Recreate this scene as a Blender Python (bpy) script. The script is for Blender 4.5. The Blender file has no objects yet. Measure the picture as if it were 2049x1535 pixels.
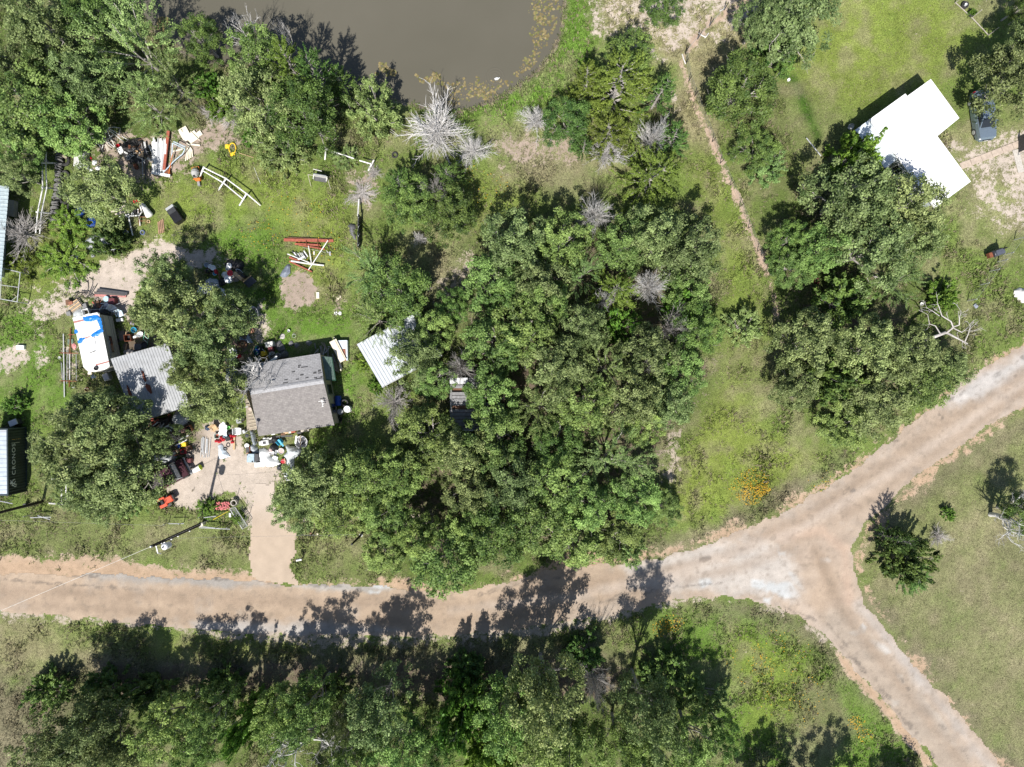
import bpy, math, random
import numpy as np
from mathutils import Vector, Matrix, Euler

# ------------------------------------------------------------------ camera, sky, sun, exposure
C = bpy.context.scene
PXM, H, F = 21.3, 66.7, 1420.0            # photo pixels per metre of ground, drone height, focal length in photo pixels
cam = bpy.data.cameras.new('camera'); cam_o = bpy.data.objects.new('camera', cam); C.collection.objects.link(cam_o)
cam_o.location = (0, 0, H); cam.sensor_fit = 'HORIZONTAL'; cam.angle = 2*math.atan(1024.5/F)
cam.clip_start = 0.5; cam.clip_end = 3000; C.camera = cam_o
SUN_EL = math.radians(57.0); SUN_AZ = math.radians(192.8)
wd = bpy.data.worlds.new('World'); C.world = wd; wd.use_nodes = True
nt = wd.node_tree; nt.nodes.clear()
sk = nt.nodes.new('ShaderNodeTexSky'); sk.sky_type = 'NISHITA'; sk.sun_disc = False
sk.sun_elevation = SUN_EL; sk.sun_rotation = SUN_AZ
bg = nt.nodes.new('ShaderNodeBackground'); bg.inputs[1].default_value = 0.075
wo = nt.nodes.new('ShaderNodeOutputWorld'); nt.links.new(sk.outputs[0], bg.inputs[0]); nt.links.new(bg.outputs[0], wo.inputs[0])
sl = bpy.data.lights.new('sun', 'SUN'); sl.energy = 4.6; sl.angle = math.radians(0.53); sl.color = (1, 0.955, 0.89)
so = bpy.data.objects.new('sun', sl); C.collection.objects.link(so)
sd = Vector((math.sin(SUN_AZ)*math.cos(SUN_EL), math.cos(SUN_AZ)*math.cos(SUN_EL), math.sin(SUN_EL)))
so.rotation_euler = sd.to_track_quat('Z', 'Y').to_euler(); so.location = (0, 0, 90)
C.view_settings.view_transform = 'Standard'; C.view_settings.look = 'None'
C.view_settings.exposure = 0.65; C.view_settings.gamma = 1; C.view_settings.use_curve_mapping = False
C.render.engine = 'CYCLES'
C.cycles.max_bounces = 6; C.cycles.transparent_max_bounces = 6

rnd = random.Random(7); rng = np.random.default_rng(7)
PI = math.pi

# ------------------------------------------------------------------ helpers
def W(px, py, z=0.0):                       # photo pixel of a point at height z -> metres
    k = (H - z)/H/PXM
    return ((px - 1024.5)*k, (767.5 - py)*k)
def W3(px, py, z=0.0):
    x, y = W(px, py, z); return (x, y, z)
def ang(x0, y0, x1, y1): return math.atan2(-(y1 - y0), x1 - x0)

class MB:
    def __init__(s): s.v = []; s.f = []
    def add(s, vs, fs):
        n = len(s.v); s.v += [tuple(p) for p in vs]; s.f += [tuple(i + n for i in f) for f in fs]; return s
    def box(s, c, d, rz=0.0, rx=0.0, ry=0.0):
        m = Euler((rx, ry, rz)).to_matrix(); c = Vector(c)
        vs = [c + m @ Vector((sx*d[0]/2, sy*d[1]/2, sz*d[2]/2)) for sz in (-1, 1) for sy in (-1, 1) for sx in (-1, 1)]
        return s.add(vs, [(0, 2, 3, 1), (4, 5, 7, 6), (0, 1, 5, 4), (2, 6, 7, 3), (0, 4, 6, 2), (1, 3, 7, 5)])
    def bbox(s, c, d, b=0.03, rz=0.0):       # box with a bevelled top and corners
        x, y, z = d[0]/2, d[1]/2, d[2]/2
        def ring(i, zz): return [(-x+i, -y+2*i if 0 else -y+b+i, zz), (-x+b+i, -y+i, zz), (x-b-i, -y+i, zz), (x-i, -y+b+i, zz), (x-i, y-b-i, zz), (x-b-i, y-i, zz), (-x+b+i, y-i, zz), (-x+i, y-b-i, zz)]
        vs = ring(0, -z) + ring(0, z-b) + ring(b*0.7, z)
        m = Matrix.Rotation(rz, 3, 'Z'); vs = [Vector(c) + m @ Vector(v) for v in vs]
        fs = [tuple(range(7, -1, -1)), tuple(range(16, 24))]
        for k in (0, 8):
            fs += [(k+i, k+(i+1) % 8, k+8+(i+1) % 8, k+8+i) for i in range(8)]
        return s.add(vs, fs)
    def prism(s, pts, z0, z1):               # polygon (list of xy), extruded; z0/z1 numbers or per-point lists
        n = len(pts)
        a = sum(pts[i][0]*pts[(i+1) % n][1] - pts[(i+1) % n][0]*pts[i][1] for i in range(n))
        z0 = [z0]*n if not hasattr(z0, '__len__') else list(z0); z1 = [z1]*n if not hasattr(z1, '__len__') else list(z1)
        pts = list(pts)
        if a < 0: pts = pts[::-1]; z0 = z0[::-1]; z1 = z1[::-1]
        vs = [(p[0], p[1], z) for p, z in zip(pts, z0)] + [(p[0], p[1], z) for p, z in zip(pts, z1)]
        return s.add(vs, [tuple(range(n-1, -1, -1)), tuple(range(n, 2*n))] + [(i, (i+1) % n, n+(i+1) % n, n+i) for i in range(n)])
    def slab(s, q, t):                       # four 3-D corners, thickness downwards
        return s.prism([(p[0], p[1]) for p in q], [p[2]-t for p in q], [p[2] for p in q])
    def tube(s, pts, r, n=6, cap=True):
        P = [Vector(p) for p in pts]; R = r if hasattr(r, '__len__') else [r]*len(P)
        vs = []; u = None
        for i, p in enumerate(P):
            t = (P[min(i+1, len(P)-1)] - P[max(i-1, 0)])
            t = t.normalized() if t.length > 1e-9 else Vector((0, 0, 1))
            if u is None: u = t.orthogonal().normalized()
            else:
                u = u - t*u.dot(t); u = u.normalized() if u.length > 1e-6 else t.orthogonal().normalized()
            w = t.cross(u)
            vs += [p + (u*math.cos(2*PI*k/n) + w*math.sin(2*PI*k/n))*R[i] for k in range(n)]
        fs = [(i*n+k, i*n+(k+1) % n, (i+1)*n+(k+1) % n, (i+1)*n+k) for i in range(len(P)-1) for k in range(n)]
        if cap: fs += [tuple(range(n-1, -1, -1)), tuple(range((len(P)-1)*n, len(P)*n))]
        return s.add(vs, fs)
    def lathe(s, prof, n=14, c=(0, 0, 0), M=None, sx=1, sy=1, closed=False):
        vs = []; fs = []; k = len(prof)
        for i in range(n):
            a = 2*PI*i/n
            for (r, z) in prof:
                p = Vector((r*math.cos(a)*sx, r*math.sin(a)*sy, z))
                if M is not None: p = M @ p
                vs.append(p + Vector(c))
        e = k if closed else k-1
        for i in range(n):
            for j in range(e):
                fs.append((i*k+j, ((i+1) % n)*k+j, ((i+1) % n)*k+(j+1) % k, i*k+(j+1) % k))
        return s.add(vs, fs)
    def corr(s, a, b, c, d, n, amp, rows=2, prof='rib', t=0.02):   # ribbed sheet: a->b across, a->d along; ribs run along
        A, B, Cc, D = [Vector(p) for p in (a, b, c, d)]; us = []
        for i in range(n):
            if prof == 'rib': us += [((i+0.0)/n, 0), ((i+.55)/n, 0), ((i+.68)/n, 1), ((i+.87)/n, 1)]
            else: us += [((i+0.0)/n, 0), ((i+.25)/n, .5), ((i+.5)/n, 1), ((i+.75)/n, .5)]
        us.append((1.0, 0)); m = len(us); vs = []
        for dz in (0, -t):
            for j in range(rows):
                w = j/(rows-1)
                for (u, z) in us:
                    p = (A*(1-u) + B*u)*(1-w) + (D*(1-u) + Cc*u)*w
                    vs.append(p + Vector((0, 0, z*amp + dz)))
        fs = []
        up = (B-A).cross(D-A).z > 0
        def q(*i): fs.append(i if up else i[::-1])
        o = m*rows
        for j in range(rows-1):
            for i in range(m-1):
                q(j*m+i, j*m+i+1, (j+1)*m+i+1, (j+1)*m+i); q(o+j*m+i, o+(j+1)*m+i, o+(j+1)*m+i+1, o+j*m+i+1)
            q(j*m, (j+1)*m, o+(j+1)*m, o+j*m); q(j*m+m-1, o+j*m+m-1, o+(j+1)*m+m-1, (j+1)*m+m-1)
        for i in range(m-1):
            q(i, o+i, o+i+1, i+1); k = (rows-1)*m; q(k+i, k+i+1, o+k+i+1, o+k+i)
        return s.add(vs, fs)

def mesh_np(name, v, q, col=None, smooth=False):    # v (N,3), q (M,3 or 4)
    me = bpy.data.meshes.new(name); q = np.asarray(q, dtype=np.int32); k = q.shape[1]
    me.vertices.add(len(v)); me.vertices.foreach_set('co', np.asarray(v, dtype=np.float32).ravel())
    me.loops.add(q.size); me.loops.foreach_set('vertex_index', q.ravel())
    me.polygons.add(len(q)); me.polygons.foreach_set('loop_start', np.arange(len(q), dtype=np.int32)*k)
    if smooth: me.polygons.foreach_set('use_smooth', np.ones(len(q), dtype=bool))
    me.update(calc_edges=True)
    if col is not None: set_col(me, 'tint', col)
    return me
def set_col(me, name, col):
    a = me.attributes.new(name, 'FLOAT_COLOR', 'POINT'); c = np.ones((len(col), 4), dtype=np.float32); c[:, :3] = col
    a.data.foreach_set('color', c.ravel())
def set_f(me, name, val):
    a = me.attributes.new(name, 'FLOAT', 'POINT'); a.data.foreach_set('value', np.asarray(val, dtype=np.float32))

def to_mesh(name, mb, mt, off=(0, 0, 0), smooth=False):
    me = bpy.data.meshes.new(name)
    me.from_pydata([(p[0]-off[0], p[1]-off[1], p[2]-off[2]) for p in mb.v], [], mb.f)
    if smooth:
        for p in me.polygons: p.use_smooth = True
    me.materials.append(mt); me.update(); return me
def link(name, me, parent=None):
    o = bpy.data.objects.new(name, me); C.collection.objects.link(o)
    if parent is not None: o.parent = parent
    return o
def tag(o, label, cat, group=None):
    o['label'] = label; o['category'] = cat
    if group: o['group'] = group
    return o
def thing(name, label, cat, loc=(0, 0, 0), rz=0.0, group=None):
    o = bpy.data.objects.new(name, None); C.collection.objects.link(o); o.empty_display_size = 0.2
    o.location = loc if len(loc) == 3 else (loc[0], loc[1], 0); o.rotation_euler = (0, 0, rz)
    return tag(o, label, cat, group)
def part(name, mb, mt, parent, world=False, smooth=False):
    off = (0, 0, 0)
    if world:
        q = parent
        while q is not None: off = tuple(a+b for a, b in zip(off, q.location)); q = q.parent
    return link(name, to_mesh(name, mb, mt, off, smooth), parent)
def single(name, mb, mt, label, cat, loc=(0, 0, 0), rz=0.0, group=None, smooth=False, world=False):
    l3 = tuple(loc) if len(loc) == 3 else (loc[0], loc[1], 0)
    o = link(name, to_mesh(name, mb, mt, l3 if world else (0, 0, 0), smooth)); o.location = l3; o.rotation_euler = (0, 0, rz)
    return tag(o, label, cat, group)
def struct(name, me, mt=None, kind='structure'):
    o = link(name, me); o['kind'] = kind
    if mt: me.materials.append(mt)
    return o

# ------------------------------------------------------------------ materials
_M = {}
def mat(name, col, rough=0.7, metal=0.0, var=0.22, scale=5.0, spec=0.35, bump=0.0, dirt=None, dirt_amt=0.5):
    if name in _M: return _M[name]
    m = bpy.data.materials.new(name); m.use_nodes = True; N = m.node_tree.nodes; Lk = m.node_tree.links
    b = N['Principled BSDF']; b.inputs['Roughness'].default_value = rough; b.inputs['Metallic'].default_value = metal
    b.inputs['Specular IOR Level'].default_value = spec
    tc = N.new('ShaderNodeTexCoord'); no = N.new('ShaderNodeTexNoise'); no.inputs['Scale'].default_value = scale; no.inputs['Detail'].default_value = 6
    no.inputs['Roughness'].default_value = 0.65
    Lk.new(tc.outputs['Object'], no.inputs['Vector'])
    mx = N.new('ShaderNodeMix'); mx.data_type = 'RGBA'
    rp = N.new('ShaderNodeMapRange'); rp.inputs[1].default_value = 0.3; rp.inputs[2].default_value = 0.7
    Lk.new(no.outputs['Fac'], rp.inputs[0]); Lk.new(rp.outputs[0], mx.inputs[0])
    mx.inputs[6].default_value = (*[c*(1-var) for c in col], 1); mx.inputs[7].default_value = (*[min(1, c*(1+var)) for c in col], 1)
    out = mx.outputs[2]
    if dirt:
        n2 = N.new('ShaderNodeTexNoise'); n2.inputs['Scale'].default_value = scale*0.35; n2.inputs['Detail'].default_value = 8; n2.inputs['Roughness'].default_value = .7
        Lk.new(tc.outputs['Object'], n2.inputs['Vector'])
        r2 = N.new('ShaderNodeMapRange'); r2.inputs[1].default_value = 0.5; r2.inputs[2].default_value = 0.68; r2.inputs[4].default_value = dirt_amt
        Lk.new(n2.outputs['Fac'], r2.inputs[0]); m2 = N.new('ShaderNodeMix'); m2.data_type = 'RGBA'
        Lk.new(r2.outputs[0], m2.inputs[0]); Lk.new(out, m2.inputs[6]); m2.inputs[7].default_value = (*dirt, 1); out = m2.outputs[2]
    Lk.new(out, b.inputs['Base Color'])
    if bump:
        bp = N.new('ShaderNodeBump'); bp.inputs['Strength'].default_value = bump; bp.inputs['Distance'].default_value = 0.02
        Lk.new(no.outputs['Fac'], bp.inputs['Height']); Lk.new(bp.outputs[0], b.inputs['Normal'])
    _M[name] = m; return m

DIRT = (0.16, 0.12, 0.08)
def white(): return mat('white_paint', (0.74, 0.74, 0.72), 0.55, dirt=DIRT, dirt_amt=0.25)
def whitep(): return mat('white_plastic', (0.76, 0.77, 0.77), 0.45, var=.08)
def pvc(): return mat('white_pvc', (0.72, 0.72, 0.7), 0.45, dirt=DIRT, dirt_amt=.3, scale=3)
def black(): return mat('black_plastic', (0.018, 0.018, 0.02), 0.5)
def rubber(): return mat('rubber', (0.03, 0.03, 0.031), 0.8, dirt=(0.09, .085, .075), dirt_amt=.6)
def rubberg(): return mat('weathered_rubber', (0.15, 0.148, 0.143), 0.9, var=.35)
def darkgrey(): return mat('dark_grey', (0.06, 0.06, 0.065), 0.6)
def grey(): return mat('grey_metal', (0.3, 0.31, 0.32), 0.5, 0.2, dirt=DIRT, dirt_amt=.3)
def galv(): return mat('galvanised', (0.5, 0.51, 0.52), 0.45, 0.35, var=.15)
def rust(): return mat('rust', (0.17, 0.06, 0.03), 0.9, var=.45, scale=9)
def redox(): return mat('red_oxide', (0.30, 0.085, 0.055), 0.75, var=.3)
def red(): return mat('red_plastic', (0.42, 0.02, 0.03), 0.4)
def orange(): return mat('orange_paint', (0.62, 0.17, 0.03), 0.5, var=.2)
def yellow(): return mat('yellow_plastic', (0.72, 0.48, 0.03), 0.5)
def blue(): return mat('blue_plastic', (0.012, 0.06, 0.30), 0.4)
def cyan(): return mat('turquoise_plastic', (0.03, 0.32, 0.5), 0.4)
def wood(): return mat('weathered_wood', (0.27, 0.23, 0.18), 0.85, var=.35, scale=7)
def tan(): return mat('tan_wood', (0.48, 0.34, 0.2), 0.8, var=.25)
def cream(): return mat('cream_board', (0.68, 0.62, 0.5), 0.7, var=.12)
def brown(): return mat('brown_wood', (0.14, 0.075, 0.045), 0.8, var=.35)
def bark(): return mat('bark', (0.36, 0.335, 0.31), 0.9, var=.4, scale=6, bump=.4)
def deadbark(): return mat('dead_wood', (0.60, 0.585, 0.57), 0.9, var=.2, scale=3)
def deadgrey(): return mat('dead_grey_wood', (0.43, 0.405, 0.385), 0.9, var=.3, scale=3)
def tarpg(): return mat('grey_tarp', (0.34, 0.36, 0.37), 0.55, var=.25, scale=4)
def tarpw(): return mat('white_tarp', (0.70, 0.72, 0.73), 0.45, var=.1, scale=4)
def tarpb(): return mat('blue_tarp', (0.015, 0.17, 0.52), 0.4, var=.35, scale=9)
def tarpd(): return mat('dark_tarp', (0.12, 0.12, 0.125), 0.6, var=.3)
def concrete(): return mat('concrete', (0.42, 0.39, 0.35), 0.9, var=.2, scale=8, bump=.2)
def glass(): return mat('dark_glass', (0.02, 0.024, 0.028), 0.08, spec=.6, var=.1)

def copies(o):                                # a thing with copies of its parts and their sub-parts
    r = o.copy(); C.collection.objects.link(r)
    for ch in o.children:
        c = ch.copy(); C.collection.objects.link(c); c.parent = r
        for g in ch.children:
            d = g.copy(); C.collection.objects.link(d); d.parent = c
    return r

# ------------------------------------------------------------------ numpy fields
_ng = {}
def vnoise(x, y, scale, seed=0, octv=4, gain=.5):
    out = np.zeros_like(x, dtype=np.float64); amp = 1; tot = 0
    for k in range(octv):
        key = (seed, k)
        if key not in _ng: _ng[key] = np.random.default_rng(seed*31+k).random((256, 256))
        g = _ng[key]; f = 2**k/scale
        X = x*f + 1000.3; Y = y*f + 1000.7; xi = np.floor(X).astype(int); yi = np.floor(Y).astype(int)
        fx = X-xi; fy = Y-yi; fx = fx*fx*(3-2*fx); fy = fy*fy*(3-2*fy)
        a = g[xi % 256, yi % 256]; b = g[(xi+1) % 256, yi % 256]; c = g[xi % 256, (yi+1) % 256]; d = g[(xi+1) % 256, (yi+1) % 256]
        out += amp*((a*(1-fx)+b*fx)*(1-fy) + (c*(1-fx)+d*fx)*fy); tot += amp; amp *= gain
    return out/tot
def sdist(x, y, poly):                       # signed distance to polygon, inside positive
    P = np.array(poly, dtype=float); n = len(P); d2 = np.full(x.shape, 1e12); ins = np.zeros(x.shape, bool)
    for i in range(n):
        ax, ay = P[i]; bx, by = P[(i+1) % n]; ex, ey = bx-ax, by-ay
        t = np.clip(((x-ax)*ex + (y-ay)*ey)/(ex*ex+ey*ey+1e-12), 0, 1)
        d2 = np.minimum(d2, (x-ax-t*ex)**2 + (y-ay-t*ey)**2)
        c = ((ay > y) != (by > y)) & (x < (bx-ax)*(y-ay)/((by-ay) if by != ay else 1e-12) + ax); ins ^= c
    d = np.sqrt(d2); return np.where(ins, d, -d)
def ldist(x, y, line):
    d2 = np.full(x.shape, 1e12)
    for (a, b) in zip(line[:-1], line[1:]):
        ex, ey = b[0]-a[0], b[1]-a[1]; t = np.clip(((x-a[0])*ex + (y-a[1])*ey)/(ex*ex+ey*ey+1e-12), 0, 1)
        d2 = np.minimum(d2, (x-a[0]-t*ex)**2 + (y-a[1]-t*ey)**2)
    return np.sqrt(d2)
def sstep(d, w): t = np.clip(d/w*0.5+0.5, 0, 1); return t*t*(3-2*t)
def PP(s): return [W(*p) for p in s]
# ------------------------------------------------------------------ ground, water, roads
POND = PP([(262, -420), (262, -60), (285, 25), (330, 70), (390, 105), (450, 120), (540, 118), (620, 130), (690, 160), (760, 186), (830, 200), (880, 214), (915, 216),
           (960, 202), (1010, 178), (1060, 146), (1096, 108), (1118, 60), (1124, 0), (1130, -60), (1150, -420)])
ROAD = PP([(-900, 1135), (-60, 1148), (60, 1149), (150, 1150), (250, 1152), (330, 1160), (430, 1158), (520, 1162), (570, 1172), (640, 1170), (720, 1172), (790, 1178), (860, 1184),
           (950, 1180), (1040, 1160), (1120, 1138), (1200, 1130), (1300, 1122), (1390, 1100), (1480, 1064), (1560, 1028), (1640, 985), (1720, 930), (1800, 868), (1880, 802), (1960, 742), (2060, 680), (2400, 470),
           (2400, 640), (2060, 806), (1980, 850), (1900, 905), (1830, 955), (1770, 1010), (1730, 1050), (1706, 1100), (1712, 1160), (1735, 1210), (1790, 1285), (1850, 1352), (1920, 1430), (1985, 1510), (2060, 1600), (2400, 2000),
           (2150, 2000), (1960, 1640), (1880, 1535), (1800, 1440), (1730, 1360), (1670, 1290), (1610, 1240), (1550, 1215), (1480, 1196), (1400, 1192), (1300, 1212), (1200, 1236), (1100, 1252), (1000, 1262), (880, 1270), (760, 1272),
           (620, 1272), (480, 1268), (360, 1258), (240, 1246), (120, 1232), (0, 1222), (-60, 1218), (-900, 1190)])
DRIVE = PP([(500, 1160), (498, 1100), (506, 1060), (500, 1010), (512, 965), (548, 962), (552, 1010), (566, 1040), (588, 1062), (592, 1100), (578, 1136), (596, 1172)])
SAND = (.435, .375, .32); PALE = (.36, .31, .25); ORNG = (.38, .275, .19); PINK = (.31, .25, .205); LITTER = (.125, .098, .072); MUD = (.2, .165, .12)
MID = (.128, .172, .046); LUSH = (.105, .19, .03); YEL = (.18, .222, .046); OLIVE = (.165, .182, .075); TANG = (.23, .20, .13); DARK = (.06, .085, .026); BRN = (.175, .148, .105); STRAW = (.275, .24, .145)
# veg layers: colour, soft width m, warp m, strength, polygon in photo pixels
VEG = [
 (OLIVE, 3, 2, .9, [(1640, 1080), (1800, 880), (2100, 760), (2600, 700), (2600, 1900), (2100, 1900), (1960, 1560), (1760, 1270), (1700, 1150)]),
 (TANG, 3, 3, .35, [(1790, 1180), (1930, 1000), (2070, 1000), (2200, 1600), (2040, 1560), (1860, 1340)]),
 (BRN, 1.5, 2, .75, [(1720, 1190), (1780, 1220), (1900, 1370), (2060, 1560), (2000, 1560), (1850, 1360)]),
 (BRN, 1.5, 1.5, .6, [(1740, 1060), (1800, 990), (1960, 880), (2100, 800), (2100, 850), (1950, 930), (1800, 1040), (1760, 1110)]),
 (YEL, 3, 2, .7, [(1600, -40), (1900, -40), (1960, 60), (1860, 200), (1700, 240), (1600, 180)]),
 (OLIVE, 2, 2, .75, [(1560, 180), (1720, 240), (1640, 380), (1540, 300)]),
 (YEL, 2, 2, .55, [(1380, 230), (1440, 330), (1500, 480), (1540, 620), (1500, 760), (1400, 880), (1430, 660), (1450, 540), (1400, 400)]),
 (OLIVE, 2, 2, .6, [(1440, 640), (1520, 640), (1530, 800), (1440, 900), (1400, 800)]),
 (YEL, 2, 2, .8, [(1370, 860), (1460, 760), (1500, 830), (1600, 900), (1640, 920), (1540, 1000), (1440, 1040), (1360, 1040), (1340, 960)]),
 (BRN, 1.2, 1.5, .85, [(1300, 1090), (1440, 1050), (1560, 980), (1690, 910), (1690, 935), (1570, 1010), (1460, 1070), (1320, 1120)]),
 (LUSH, 2, 2, .8, [(1340, 1230), (1480, 1205), (1560, 1225), (1680, 1330), (1780, 1450), (1860, 1560), (1500, 1560), (1380, 1400), (1330, 1300)]),
 (YEL, 2, 2.5, .6, [(1480, 1260), (1600, 1280), (1700, 1420), (1640, 1480), (1520, 1460), (1450, 1340)]),
 (BRN, 1.2, 1.5, .7, [(1360, 1205), (1480, 1195), (1580, 1215), (1680, 1300), (1790, 1430), (1760, 1430), (1640, 1310), (1560, 1250), (1450, 1235)]),
 (BRN, 1.2, 2, .6, [(1590, 1370), (1680, 1360), (1720, 1460), (1640, 1560), (1560, 1560)]),
 (OLIVE, 2, 2, .85, [(-60, 1020), (250, 1040), (500, 1060), (500, 1140), (200, 1100), (-60, 1110)]),
 (OLIVE, 2, 2, .8, [(580, 1060), (760, 1060), (800, 1150), (700, 1170), (590, 1150)]),
 (OLIVE, 2, 2, .7, [(-60, 1240), (160, 1250), (300, 1290), (200, 1340), (-60, 1330)]),
 (STRAW, 1.5, 2, .55, [(-60, 1245), (100, 1250), (140, 1320), (60, 1370), (-60, 1350)]),
 (BRN, 2, 2, .8, [(240, 1300), (600, 1300), (1000, 1290), (1250, 1300), (1240, 1380), (1000, 1390), (600, 1380), (200, 1400), (150, 1360)]),
 (BRN, 2, 2, .8, [(-60, 1350), (150, 1340), (160, 1560), (-60, 1560)]),
 (YEL, 1, 1, .5, [(250, 1285), (520, 1282), (620, 1300), (500, 1320), (260, 1316)]),
 (LUSH, 2, 1.5, 1, [(540, 630), (620, 620), (720, 640), (730, 760), (690, 870), (640, 900), (690, 700), (560, 720)]),
 (LUSH, 2, 2, .8, [(390, 390), (560, 430), (570, 560), (520, 640), (430, 560), (380, 470)]),
 (YEL, 2, 2, .6, [(330, 370), (520, 330), (720, 400), (700, 520), (640, 600), (540, 420), (320, 480)]),
 (LUSH, 1.5, 1.5, .8, [(-60, 560), (60, 620), (120, 720), (150, 800), (60, 860), (-60, 840)]),
 (YEL, 1.5, 1.5, .5, [(60, 430), (190, 480), (180, 560), (60, 600)]),
 (LUSH, 1.2, 1, 1, [(1128, -60), (1165, -60), (1176, 40), (1196, 100), (1180, 160), (1110, 200), (1000, 240), (900, 236), (960, 214), (1050, 170), (1105, 118), (1124, 60)]),
 (BRN, .6, .6, .8, [(1105, 0), (1130, 0), (1118, 90), (1060, 160), (985, 200), (960, 205), (1010, 180), (1060, 146), (1096, 108)]),
 (YEL, 2, 2, .5, [(930, 330), (1060, 370), (1080, 440), (940, 480), (900, 430)]),
 (STRAW, 2, 3, .75, [(1190, -40), (1560, -40), (1520, 60), (1440, 170), (1420, 300), (1330, 260), (1340, 140), (1240, 60)]),
 (STRAW, 2, 2, .5, [(1900, 280), (2100, 200), (2100, 480), (1980, 490), (1940, 420)]),
 (TANG, 2, 2, .6, [(820, 480), (950, 440), (960, 540), (920, 640), (860, 660), (840, 560)]),
 (TANG, 2, 2, .7, [(960, 265), (1160, 265), (1220, 330), (1150, 400), (1040, 370)]),
 ((.05, .10, .016), .4, .3, 1, [(1576, 150), (1590, 150), (1622, 215), (1645, 270), (1636, 285), (1612, 240)]),
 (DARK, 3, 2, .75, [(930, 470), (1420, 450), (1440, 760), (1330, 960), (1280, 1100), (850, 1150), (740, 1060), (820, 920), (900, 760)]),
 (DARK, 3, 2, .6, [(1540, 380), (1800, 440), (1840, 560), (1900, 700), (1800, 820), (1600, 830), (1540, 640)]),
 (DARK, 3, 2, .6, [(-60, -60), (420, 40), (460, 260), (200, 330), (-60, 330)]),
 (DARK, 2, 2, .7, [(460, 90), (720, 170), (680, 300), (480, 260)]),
 (DARK, 3, 2, .5, [(150, 1420), (600, 1390), (1300, 1360), (1480, 1560), (100, 1560)]),
]
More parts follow.
